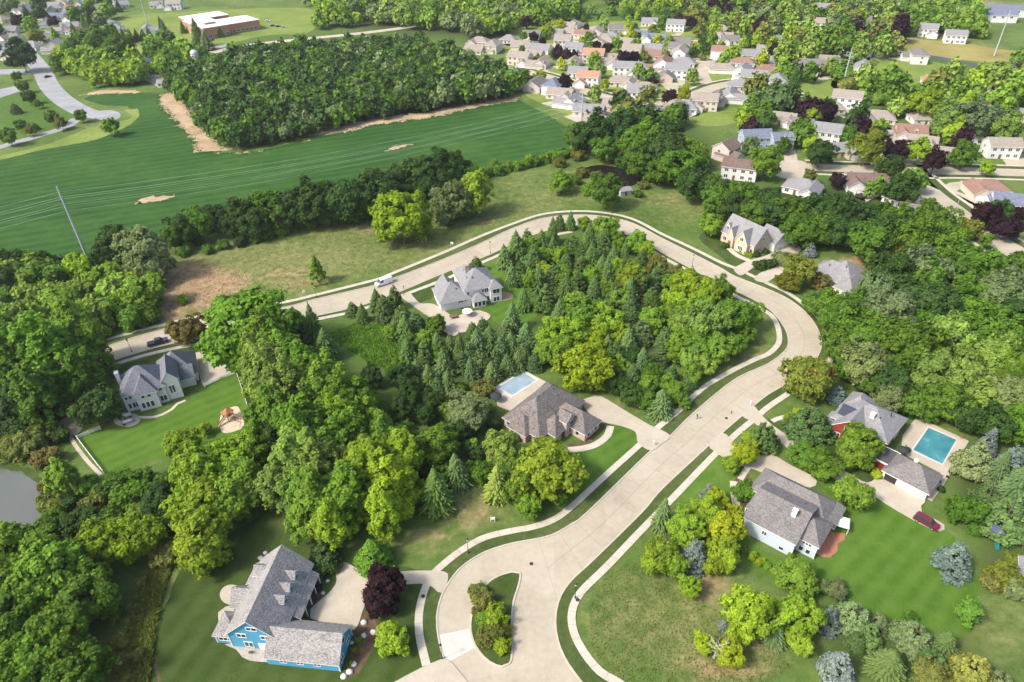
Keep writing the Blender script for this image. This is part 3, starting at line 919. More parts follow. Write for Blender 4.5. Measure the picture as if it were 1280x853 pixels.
    def garage(s, face, x, y, w, h=2.3, mat=None):
        m = MB()
        n = 4
        for k in range(n):
            z0, z1 = h * k / n + .02, h * (k + 1) / n - .03
            if face == '-y': m.box(x - w / 2, y - .07, z0, x + w / 2, y + .05, z1)
            elif face == '+y': m.box(x - w / 2, y - .05, z0, x + w / 2, y + .07, z1)
            elif face == '+x': m.box(x - .05, y - w / 2, z0, x + .07, y + w / 2, z1)
            else: m.box(x - .07, y - w / 2, z0, x + .05, y + w / 2, z1)
        return m.build('garage_door', mat or M_white, s.root)
    def door(s, face, x, y, z=0.0, w=1.0, h=2.1, mat=None):
        m, k = MB(), MB()
        if face[1] == 'y':
            sg = -1 if face[0] == '-' else 1
            a, b = sorted((y + sg * .07, y - sg * .05))
            m.box(x - w / 2, a, z, x + w / 2, b, z + h)
            a, b = sorted((y + sg * .07, y + sg * .13))
            k.box(x + w * .32, a, z + 1, x + w * .42, b, z + 1.12)
        else:
            sg = -1 if face[0] == '-' else 1
            a, b = sorted((x + sg * .07, x - sg * .05))
            m.box(a, y - w / 2, z, b, y + w / 2, z + h)
            a, b = sorted((x + sg * .07, x + sg * .13))
            k.box(a, y + w * .32, z + 1, b, y + w * .42, z + 1.12)
        o = m.build('door', mat or M_brown, s.root)
        k.build('handle', M_dkmetal, o)
    def chimney(s, x, y, z0, z1, w=.9, d=.7, mat=None):
        m = MB()
        m.box(x - w / 2, y - d / 2, z0, x + w / 2, y + d / 2, z1)
        m.box(x - w / 2 - .08, y - d / 2 - .08, z1, x + w / 2 + .08, y + d / 2 + .08, z1 + .15)
        s._roof_later = getattr(s, '_roof_later', []) + [(m, mat or M_chim)]
    def vents(s, pts, mat=None):
        s._vents = getattr(s, '_vents', []) + list(pts)
    def done(s):
        w = s.W.build('wall', s.wall, s.root)
        for m, b in s.extra.items():
            b.build('wall', MATS[m], s.root)
        r = s.RF.build('roof', [s.roof, s.trim], s.root)
        for m, mat in getattr(s, '_roof_later', []):
            m.build('chimney', mat, r)
        for (x, y, z) in getattr(s, '_vents', []):
            m = MB(); m.lathe([(.13, -.6), (.13, .3), (.16, .3), (.16, .38), (0, .4)], (x, y, z), 8)
            m.build('roof_vent', M_dkmetal, r)
        for k in range(0, len(s.TR.v), 8):
            m = MB(); m.mesh(s.TR.v[k:k + 8], s.TR.f[:6]); m.build('corner_trim', s.trim, s.root)
        return s.root

R_cedar = shingle('weathered_shingle', (0.12, 0.117, 0.118), (0.335, 0.322, 0.315), 1.7)
R_greyL = shingle('light_grey_shingle', (0.152, 0.152, 0.160), (0.251, 0.251, 0.262), 1.6)
R_greyD = shingle('dark_grey_shingle', (0.085, 0.092, 0.115), (0.185, 0.195, 0.225), 1.6)
R_tangrey = shingle('taupe_shingle', (0.076, 0.070, 0.067), (0.205, 0.186, 0.175), 1.4)
R_mix = shingle('greybrown_shingle', (0.095, 0.090, 0.091), (0.205, 0.194, 0.190), 1.7)
R_brown = shingle('brown_shingle', (0.091, 0.065, 0.057), (0.182, 0.133, 0.118), 1.2)
R_red = shingle('rusty_shingle', (0.167, 0.099, 0.076), (0.258, 0.167, 0.137), 1.2)
R_terra = shingle('terracotta_shingle', (0.274, 0.152, 0.099), (0.380, 0.236, 0.160), 1.2)
R_blue = shingle('slate_blue_shingle', (0.084, 0.099, 0.144), (0.175, 0.198, 0.258), 1.2)
R_tan = shingle('tan_shingle', (0.190, 0.163, 0.141), (0.304, 0.270, 0.236), 1.2)
S_blue = siding('azure_siding', (0.085, 0.33, 0.52), 0.88)
S_white = siding('white_siding', (0.66, 0.66, 0.65), 0.92)
S_pale = siding('pale_blue_siding', (0.50, 0.58, 0.66), 0.93)
S_cream = siding('cream_siding', (0.58, 0.53, 0.45), 0.92)
S_tanw = siding('beige_siding', (0.48, 0.41, 0.33), 0.92)
S_red = siding('red_siding', (0.25, 0.04, 0.03), 0.85)
S_greyblue = siding('slate_siding', (0.34, 0.40, 0.50), 0.9)
S_pink = siding('blush_siding', (0.56, 0.49, 0.46), 0.92)
B_pink = masonry('blush_brick', (0.40, 0.29, 0.24), (0.47, 0.36, 0.31), (0.48, 0.44, 0.40))
B_stone = masonry('buff_stone', (0.42, 0.33, 0.23), (0.52, 0.43, 0.33), (0.5, 0.46, 0.4))
B_red = masonry('school_brick', (0.36, 0.15, 0.09), (0.42, 0.19, 0.12), (0.4, 0.3, 0.25))

# ---- azure house by the turning circle
h = House('blue_house', (-48.9, 71.2, 0), R(-7.5), S_blue, R_cedar, 'bright blue shingled house with three dormers beside the turning circle')
h.wing(-5, 0, 5, 16, 4.6, 9.3, 'gable', 'y', ov=.6)
h.wing(3, -2.6, 16.7, 4.5, 3.0, 6.3, 'gable', 'x', ov=.5, ends=(0, 1))
h.wing(-7.4, 6.4, -3, 10.6, 3.1, 5.6, 'gable', 'x', ov=.45, ends=(1, 0))
h.wing(-8.2, .5, -4, 5.0, 2.9, 5.2, 'hip', 'x', ov=.4)
h.shed(-6.6, 10.8, -4.9, 15.8, 3.3, 4.4, '-x')
h.shed(4.9, 4.9, 7.0, 15.0, 2.9, 4.3, '+x', posts=5)
for yy in (6.6, 9.3, 12.0):
    h.dormer(.9, 4.0, yy, 1.7, 6.5, 7.5, '+x')
h.dormer(-1.2, -4.3, 12.4, 2.6, 6.4, 7.7, '-x')
h.win('-y', .2, 0, 6.1, 1.9, .9, 2)
h.win('-y', -2.3, 0, 3.6, 1.7, 1.0, 2); h.win('-y', 2.3, 0, 3.6, 1.6, 1.0, 2)
h.win('-y', -1.5, 0, .6, 1.6, 1.5, 2); h.door('-y', 1.2, 0, 0, 1.6, 2.1, M_white); h.win('-y', 3.6, 0, .7, 1.0, 1.3)
h.win('-y', -6.3, .5, 1.0, 2.6, 1.3, 3)
for xx in (6.2, 9.4, 12.6): h.win('-y', xx, -2.6, 1.1, 1.2, .8, 2)
h.win('+x', 16.7, 1.0, 3.6, 1.1, 1.3); h.win('+x', 16.7, -.9, .9, 1.2, 1.2, 2); h.win('+x', 16.7, 2.6, .9, 1.2, 1.2, 2)
h.garage('+y', 8.0, 4.5, 2.7); h.garage('+y', 11.3, 4.5, 2.7); h.garage('+y', 14.6, 4.5, 2.7)
h.door('+x', 5.0, 9.4, 0, 1.1, 2.2); h.win('+x', 5.0, 6.8, .8, 1.6, 1.5, 2); h.win('+x', 5.0, 12.4, .8, 1.6, 1.5, 2)
h.win('-x', -7.4, 8.5, .9, 2.6, 1.4, 3)
for x0, y0, z1 in ((-5, 0, 4.4), (5, 0, 4.4), (16.7, -2.6, 2.8), (16.7, 4.5, 2.8), (-8.2, .5, 2.7)):
    h.TR.box(x0 - .09, y0 - .09, -.2, x0 + .09, y0 + .09, z1)
h.done()

# ---- white house at the left
h = House('white_house', (*G(161.2, 515.3).xy, 0), R(24), S_white, R_greyD, 'white house with dark grey hipped roofs and a driveway court behind it')
h.wing(0, 0, 10.4, 9.5, 5.9, 10.6, 'hip', 'x', ov=.45)
h.wing(3.0, -1.3, 8.2, 5, 5.7, 9.2, 'hip', 'y', ov=.4)
h.wing(10.0, .4, 13.9, 9.4, 6.6, 9.0, 'gable', 'y', ov=.35)
h.wing(8.6, 6.2, 18.4, 16.4, 3.2, 8.3, 'hip', 'y', ov=.45)
h.wing(12.2, 4.4, 17.6, 9.4, 3.1, 5.6, 'gable', 'x', ov=.4, ends=(0, 1))
h.chimney(-.45, 7.2, -.2, 8.6, .9, 1.3, S_white)
for xx in (.9, 1.9, 2.6): h.win('-y', xx, 0, 1.0, .6, 1.6)
for xx in (.7, 1.7): h.win('-y', xx, 0, 4.0, .6, .9)
for xx in (4.2, 5.3, 6.4): h.win('-y', xx, -1.3, .9, .75, 1.7)
for xx in (4.8, 6.3): h.win('-y', xx, -1.3, 4.1, .7, .8)
h.win('-y', 9.2, 0, .8, 1.6, 1.6, 2); h.win('-y', 11.9, .4, 2.2, 1.3, 2.4, 2); h.win('-y', 9.2, 0, 4.2, .8, .8)
h.win('+x', 17.6, 6.9, .9, 1.2, 1.3, 2)
h.win('-x', 0, 3.2, 1.0, 1.0, 1.5); h.win('-x', 0, 5.4, 4.0, 1.0, 1.2)
h.garage('+x', 18.4, 11.6, 2.7); h.garage('+x', 18.4, 14.6, 2.7)
for x0, y0 in ((0, 0), (13.9, .4)): h.TR.box(x0 - .08, y0 - .08, -.2, x0 + .08, y0 + .08, 5.5)
h.vents([(6.5, 6.5, 9.3), (4.0, 7.4, 8.8), (13, 9.5, 7.2)])
h.done()

# ---- pale house inside the bend
h = House('pale_house', (*G(561.0, 391.5).xy, 0), R(18.5), S_white, R_greyL, 'large white house with pale grey roof inside the street bend by spruces')
h.wing(6.4, 2.2, 17.2, 14.0, 5.8, 9.8, 'hip', 'x', ov=.5)
h.wing(-2.0, 1.6, 8.0, 11.4, 3.4, 7.4, 'hip', 'x', ov=.5)
h.wing(6.8, 10.5, 13.0, 17.5, 5.4, 8.3, 'hip', 'y', ov=.45)
h.wing(-.5, 8.5, 5.2, 14.2, 3.2, 6.2, 'gable', 'y', ov=.4)
h.wing(8.4, -.4, 12.6, 3.5, 2.8, 4.4, 'hip', 'x', ov=.4)
h.wing(14.6, .8, 18.4, 5.0, 5.5, 7.4, 'hip', 'x', ov=.4)
for xx in (9.1, 10.4, 11.8): h.win('-y', xx, -.4, .5, .95, 1.7)
h.win('-y', 7.4, 2.2, 3.6, .7, 1.3); h.win('-y', 4.6, 1.6, 2.0, 1.5, 1.1, 2); h.win('-y', 6.2, 1.6, 2.2, .5, .9)
h.win('-y', 12.4, 2.2, 3.9, .6, 1.0); h.win('-y', 14.0, 2.2, 3.6, 1.9, 1.5, 3)
h.win('-y', 13.7, 2.2, .5, 1.5, 1.6, 2); h.win('-y', 16.5, .8, 3.4, 2.2, 1.6, 2); h.win('-y', 16.5, .8, .4, 2.0, 1.6, 2)
h.garage('-x', -2.0, 4.0, 2.7, mat=M_door); h.garage('-x', -2.0, 7.4, 2.7, mat=M_door); h.win('-x', -2, 9.9, 1, .9, 1.2)
h.vents([(10, 5.2, 8.3), (8.4, 6.5, 7.8), (4, 4.2, 5.9)])
h.chimney(9.4, 9.5, 6, 10.6, 1.2, .8)
h.done()

# ---- taupe-roofed house in the middle
h = House('brick_house', (-2.5, 130.8, 0), R(-42), B_pink, R_tangrey, 'sprawling brick house with taupe hipped roof and pool behind in the middle')
h.wing(0, 0, 11.6, 18.0, 3.1, 8.6, 'hip', 'y', ov=.5)
h.wing(8, 8.4, 19.3, 14.6, 3.0, 6.0, 'hip', 'x', ov=.5)
h.wing(9, 3.0, 14.2, 9.4, 3.0, 6.0, 'hip', 'x', ov=.45)
h.wing(11.8, 6.6, 14.9, 10.2, 5.0, 6.6, 'gable', 'x', ov=.35)
h.wing(3.0, -1.6, 8.4, 4.0, 3.0, 5.8, 'hip', 'y', ov=.45)
h.win('+x', 14.9, 8.4, .7, 1.3, 1.9, 2); h.win('+x', 14.9, 8.4, 3.3, 1.3, 1.1, 2)
h.door('+x', 14.2, 6.1, 0, 1.1, 2.2)
h.win('-y', 17.0, 8.4, .8, 1.0, 1.5); h.win('+x', 19.3, 10.0, .8, 1.0, 1.4); h.win('+x', 19.3, 13.0, .8, 1.0, 1.4)
h.win('-y', 5.7, -1.6, .8, 1.4, 1.5, 2); h.win('-y', 1.5, 0, .8, 1.0, 1.5); h.win('-y', 10.4, 0, .8, 1.4, 1.5, 2)
h.win('-x', 0, 4, .8, 1.4, 1.5, 2); h.win('-x', 0, 9, .1, 2.4, 2.1, 3); h.win('-x', 0, 14, .8, 1.4, 1.5, 2)
h.garage('+y', 15.2, 14.6, 4.8, 2.3)
h.vents([(4, 5, 5.8), (6.5, 12, 8.0), (12.5, 12.6, 4.6)])
h.done()

# ---- light blue house right of the street
h = House('pale_blue_house', (48.6, 95.4, 0), R(-41), S_pale, R_mix, 'pale blue house with broad grey-brown roof and red brick patio')
h.wing(0, 0, 10.6, 13.0, 4.6, 7.6, 'gable', 'x', ov=.5)
h.wing(-2.6, 9.6, 13.4, 17.0, 3.6, 6.7, 'hip', 'x', ov=.5)
h.wing(9.0, 2.4, 14.4, 9.6, 4.4, 6.9, 'hip', 'x', ov=.5)
h.shed(13.2, 9.8, 15.4, 17.2, 2.9, 3.7, '+x')
h.shed(-1.6, 3.6, .1, 9.2, 2.9, 3.6, '-x', posts=3)
h.win('-y', 4.4, 0, 2.2, .9, 1.1, 2); h.win('-y', 8.4, 0, .6, .9, .9)
h.win('-y', 12.4, 2.4, 3.0, 1.8, 1.0, 3); h.win('-y', 11.6, 2.4, .7, .8, 1.2); h.win('-y', 13.0, 2.4, .7, .8, 1.2)
h.win('+x', 14.4, 6.0, 1.2, 2.4, 2.2, 3); h.door('-x', 0, 6.2, 0, 1.1, 2.2); h.win('-x', 0, 2.0, .9, 1.3, 1.4, 2)
h.garage('+y', 1.4, 17.0, 4.8); h.win('+y', 8, 17, .9, 1.4, 1.3, 2)
h.chimney(8.0, 4.6, 5.5, 8.4, .9, .9, M_white)
h.vents([(7.6, 8.8, 6.4), (8.8, 9.6, 6.2)])
for x0, y0 in ((0, 0), (10.6, 0), (14.4, 2.4)): h.TR.box(x0 - .08, y0 - .08, -.2, x0 + .08, y0 + .08, 4.3)
h.done()

# ---- red house with the teal pool
h = House('red_house', (79.6, 126.2, 0), R(-46.5), S_red, R_greyL, 'red and white house with pale grey roof behind a round green tree')
h.wing(-.2, .2, 12.8, 11.8, 4.2, 7.8, 'hip', 'x', ov=.5)
h.wing(1.0, -2.6, 8.0, 5.0, 4.0, 7.2, 'gable', 'y', ov=.35)
h.wing(-.6, 6.0, 5.0, 13.2, 4.0, 6.8, 'hip', 'y', ov=.4)
h.shed(-1.8, -2.4, 1.0, 4.0, 2.5, 3.3, '-x', posts=3)
h.win('-y', 4.5, -2.6, 4.2, 1.3, 1.0, 2)
h.W.box(12.6, -5.4, 0, 16.2, .1, 2.6)
m = MB(); m.box(12.3, -5.8, 2.62, 16.6, .15, 2.9); bw = m.build('porch_roof', M_white, h.root)
m = MB(); m.box(12.6, -5.5, 2.91, 16.3, -.15, 2.96); m.build('roof_felt', plain('dark_felt', (.07, .07, .075), .9), bw)
h.win('-y', 2.6, -2.6, 1.0, 1.3, 1.4, 2); h.win('-y', 6.6, -2.6, 1.0, 1.3, 1.4, 2); h.door('-y', 4.6, -2.6, 0, 1.0, 2.1, M_white)
h.win('-x', 1.0, 1.2, 1.0, 1.3, 1.4, 2); 
h.win('+x', 12.8, 4.0, 1.0, 1.6, 1.4, 2); h.win('+x', 12.8, 8.5, .1, 2.4, 2.1, 3)
m = MB(); m.box(.4, 1.2, 5.1, 3.4, 1.3, 5.12)
h.chimney(7.4, 3.6, 5, 7.6, .9, .9, M_white)
sp = MB()
for (xa, xb) in ((.3, 3.7),):
    p = .48
    za = lambda y: 4.2 + (y + .0) * (7.8 - 4.2) / 5.8 + .18
    sp.mesh([(xa, 1.0, za(1.0) + .06), (xb, 1.0, za(1.0) + .06), (xb, 3.6, za(3.6) + .06), (xa, 3.6, za(3.6) + .06), (xa, 1.0, za(1.0)), (xb, 1.0, za(1.0)), (xb, 3.6, za(3.6)), (xa, 3.6, za(3.6))],
            [(0, 1, 2, 3), (0, 4, 5, 1), (1, 5, 6, 2), (2, 6, 7, 3), (3, 7, 4, 0)])
sp.build('solar_panel', glass('solar_glass', (0.02, 0.025, 0.045)), h.root)
h.vents([(9, 4, 6.7), (10.4, 7.2, 6.9)])
h.done()
h = House('garage', (84.6, 109.4, 0), R(-47.5), S_white, R_greyD, 'detached grey hipped garage with white doors between teal pool and driveway', 'garage')
h.roof = R_mix
h.wing(.2, .3, 9.8, 7.7, 2.8, 5.6, 'hip', 'x', ov=.5)
h.garage('-y', 2.0, .3, 2.6, mat=M_dkmetal); h.garage('-y', 6.4, .3, 4.9)
h.door('+x', 9.8, 2.0, 0, 1.0, 2.1, MATS['red_siding']); h.win('+y', 4, 7.7, .9, 1.6, 1.2, 2)
h.chimney(4.6, 5.0, 4, 5.6, .7, .7, M_white)
h.done()

# ---- stone house at the bend
h = House('stone_house', (*G(900.5, 300.9).xy, 0), R(-57.5), B_stone, R_greyL, 'buff stone house with steep grey roof and pointed gables at the outer bend')
h.wing(0, 0, 15.2, 9.4, 4.2, 9.6, 'gable', 'x', ov=.4)
h.wing(7.8, -1.5, 13.2, 5, 4.2, 8.4, 'gable', 'y', ov=.35)
h.wing(3.4, -1.0, 6.4, 5, 4.4, 7.4, 'gable', 'y', ov=.3)
h.wing(9.5, 8.6, 17.4, 17.4, 3.2, 6.8, 'gable', 'x', ov=.4, mi_wall='white_siding')
h.dormer(3.8, .9, 1.8, 1.6, 6.4, 7.5, '-y')
h.win('-y', 10.5, -1.5, 1.0, 2.0, 1.5, 3); h.win('-y', 10.5, -1.5, 4.6, 1.4, 1.3, 2); h.door('-y', 4.9, -1.0, 0, 1.2, 2.3); h.win('-y', 1.8, 0, 1, 1.4, 1.5, 2); h.win('-y', 14.2, 0, 1, 1.0, 1.4)
h.win('+x', 15.2, 2.6, 1.0, 1.2, 1.5, 2); h.win('+x', 15.2, 6.2, 1.0, 1.2, 1.5, 2); h.win('+x', 15.2, 4.6, 5.0, 1.3, 1.3, 2); h.win('-x', 0, 4.7, 4.8, 1.2, 1.3, 2)
h.garage('+x', 17.4, 11.2, 2.7); h.garage('+x', 17.4, 14.6, 2.7); h.win('+x', 17.4, 13, 4.2, .9, 1.0)
h.done()

# ---- hipped house behind the reddish maple
a, b = G(1018, 333, 3.5), G(1079, 352, 3.5)
h = House('hipped_house', (a.x - 2.5, a.y - 2, 0), R(-52), S_cream, R_greyL, 'cream house with pale lavender-grey hipped roof hidden behind a reddish maple')
h.wing(0, 0, 15, 9.5, 3.3, 7.2, 'hip', 'x', ov=.5)
h.wing(3.5, 5.0, 11.5, 13.5, 3.2, 6.6, 'hip', 'y', ov=.5)
h.wing(11, -3, 17, 6, 3.2, 6.0, 'hip', 'y', ov=.5)
for xx in (2, 5, 8): h.win('-y', xx, 0, .9, 1.3, 1.4, 2)
h.win('+x', 17, 1, .9, 1.4, 1.4, 2); h.win('+x', 15, 7.6, .9, 1.4, 1.4, 2)
h.door('-y', 6.6, 0, 0, 1.0, 2.1); h.garage('-y', 14, -3, 4.6)
h.vents([(5, 3, 6.2), (10, 4.2, 7.2)])
h.done()

def inside(px, py, poly):
    c = False
    n = len(poly)
    for i in range(n):
        x0, y0 = poly[i]; x1, y1 = poly[i - 1]
        if (y0 > py) != (y1 > py) and px < (x1 - x0) * (py - y0) / (y1 - y0) + x0:
            c = not c
    return c
AVOID_PX = [
    [(665, 148), (720, 140), (760, 150), (745, 165), (700, 160)], [(860, 138), (930, 135), (925, 152), (880, 158), (850, 148)],
    [(1080, 78), (1170, 84), (1190, 108), (1160, 116), (1065, 112), (1045, 100)], [(985, 108), (1030, 103), (1085, 112), (1040, 126), (990, 120)], [(1130, 46), (1290, 64), (1290, 78), (1230, 80), (1130, 64)],
    [(1165, 158), (1215, 166), (1225, 178), (1195, 184), (1170, 172)], [(145, 20), (395, 8), (395, 52), (260, 70), (200, 62), (150, 70)], [(1090, -5), (1300, -5), (1300, 20), (1180, 12), (1090, 6)],
    [(0, 85), (60, 80), (160, 125), (172, 145), (120, 175), (0, 200)], [(985, 195), (1300, 203), (1300, 222), (985, 226)], [(650, 120), (735, 165), (735, 180), (640, 130)],
]
ROADS_W = []
for pxs, rad in (([(650, 88), (690, 98), (725, 112), (765, 124), (800, 130), (840, 128), (870, 118), (898, 108), (930, 104), (965, 116), (1010, 130), (1060, 140), (1100, 160), (1130, 190), (1140, 214)], 7.5),
                 ([(640, 55), (700, 58), (760, 70), (800, 85), (830, 100), (850, 122)], 6.5), ([(770, 30), (800, 38), (850, 48), (900, 60), (960, 66)], 6), ([(1130, 66), (1170, 72), (1210, 80), (1260, 92)], 7),
                 ([(1060, 93), (1085, 101), (1110, 109), (1130, 114)], 6), ([(265, 66), (300, 58), (360, 51), (400, 47), (440, 43), (490, 37)], 7), ([(890, 112), (880, 98), (878, 84), (890, 76)], 5),
                 ([(1140, 219), (1128, 205)], 8), ([(700, 58), (720, 40), (770, 30)], 5)):
    ROADS_W.append((catmull(W2(pxs), 6), rad))
ORD = ('first second third fourth fifth sixth seventh eighth ninth tenth eleventh twelfth thirteenth fourteenth fifteenth sixteenth seventeenth eighteenth nineteenth twentieth '
       'twenty-first twenty-second twenty-third twenty-fourth twenty-fifth twenty-sixth twenty-seventh twenty-eighth twenty-ninth thirtieth').split()

# ---- neighbourhood houses: (pixel of the middle, yaw, width, depth, storeys, roof, wall, kind, garage side)
NB_GROUP = 'houses of the neighbourhood behind the trees'
USED = []
NB = []
def nb_house(px, py, yaw, w, d, st, roof, wall, kind, gar, label, windows=True, name='house', cat='house', dorm=0):
    p = G(px, py, 2.5 + 1.5 * (st - 1))
    h = House(name, (p.x, p.y, 0), R(yaw), wall, roof, label, cat, NB_GROUP)
    e = 2.9 * st
    hw, hd = w / 2, d / 2
    h.wing(-hw, -hd, hw, hd, e, e + d * .30, kind, 'x', ov=.45)
    if gar:
        sg = gar
        gx0, gx1 = (hw - 6.2, hw + .8) if sg > 0 else (-hw - .8, -hw + 6.2)
        h.wing(gx0, -hd - 4.2, gx1, hd - 2.0, 2.8, 2.8 + 2.3, 'gable', 'y', ov=.4)
        h.garage('-y', (gx0 + gx1) / 2, -hd - 4.2, 4.9, 2.2)
    if windows:
        xs = [-hw + w * q for q in ((.15, .38, .62) if gar > 0 else (.38, .62, .85) if gar < 0 else (.15, .38, .62, .85))]
        for k in range(st):
            for i, xx in enumerate(xs):
                if k == 0 and i == 1:
                    h.door('-y', xx, -hd, 0, 1.1, 2.1)
                else:
                    h.win('-y', xx, -hd, .9 + 2.8 * k, 1.5, 1.3, 2)
            h.win('+x', hw, .8, .9 + 2.8 * k, 1.3, 1.3, 2); h.win('-x', -hw, .8, .9 + 2.8 * k, 1.3, 1.3, 2)
    for q in range(dorm):
        xx = -hw + w * (.62 + .24 * q)
        h.dormer(-hd + 3.2, -hd + .8, xx, 1.8, e + 1.3, e + 2.3, '-y')
    h.done()
    NB.append((h.root, w, d, gar))
    USED.append((p.x, p.y, max(w, d) * .62))
    return h

nb_house(944, 173, 2, 14, 9, 2, R_blue, S_greyblue, 'gable', 0, 'two-storey slate blue house with wide roof facing the end of the side street', dorm=0)
nb_house(976, 176, 2, 10, 8, 2, R_blue, S_greyblue, 'gable', 0, 'slate blue wing house with two small dormers behind the round street tree', dorm=2)
nb_house(908, 187, 42, 10, 9, 2, R_brown, S_pink, 'gable', -1, 'blush house with dark brown roof at the pond woods, uphill of its brown neighbour')
nb_house(925, 211, -24, 15, 8, 2, R_brown, S_white, 'gable', 0, 'long white house with reddish brown roof nearest to the pond woods')
nb_house(1003, 233, -35, 14, 10, 1, R_greyL, S_white, 'hip', 1, 'white house with grey hipped roof at the foot of the short side street')
nb_house(1082, 225, -8, 17, 9, 1, R_brown, S_white, 'gable', -1, 'long white house with brown roof beside a dark round tree')
nb_house(1128, 248, -52, 12, 9, 1, R_brown, S_white, 'gable', 0, 'small white house with dark brown roof above the wooded slope')
nb_house(1142, 264, -30, 10, 8, 1, R_tangrey, S_white, 'gable', 0, 'low white house with taupe roof half hidden by the wooded slope')
nb_house(1233, 234, -8, 15, 10, 1, R_red, S_cream, 'hip', -1, 'cream house with rust-coloured hipped roof across the right-hand street')
nb_house(1266, 252, -22, 15, 10, 1, R_blue, S_white, 'gable', -1, 'white house with steel blue roof behind purple trees')
nb_house(1252, 184, -8, 14, 9, 2, R_tan, S_white, 'gable', 0, 'tall white house with pale tan roof above the right-hand street')
nb_house(1034, 166, -28, 13, 10, 2, R_greyL, S_white, 'gable', 0, 'white gabled house with pale grey roof between two round trees')
nb_house(1052, 186, 4, 12, 9, 1, R_greyL, S_tanw, 'gable', 1, 'tan house with grey roof and dormer beside the big olive tree', dorm=1)
nb_house(1036, 134, -5, 15, 11, 1, R_tan, S_cream, 'hip', -1, 'cream house with pale roof behind a purple plum and lawn')
nb_house(980, 148, -28, 12, 9, 1, R_tan, S_pink, 'gable', 1, 'blush house with tan roof uphill of the slate blue house')
nb_house(1001, 155, -28, 12, 9, 1, R_mix, S_cream, 'gable', 1, 'cream house with grey-brown roof next to a round green tree')
nb_house(1098, 146, -20, 16, 10, 1, R_tan, S_cream, 'hip', -1, 'wide cream house with pale tan roof between purple trees')
nb_house(1138, 164, -16, 14, 10, 1, R_red, S_pink, 'gable', -1, 'blush house with rusty roof and white gable dormer', dorm=1)
nb_house(1152, 178, -28, 13, 10, 1, R_tan, S_cream, 'gable', 1, 'cream house with tan roof next to the rusty-roofed house')
nb_house(1180, 192, -20, 12, 9, 1, R_tan, S_white, 'gable', -1, 'white house with tan roof at the corner of the right-hand street')
nb_house(1158, 20, -4, 12, 8, 1, R_mix, S_white, 'gable', 0, 'white house with grey roof beside the far highway')
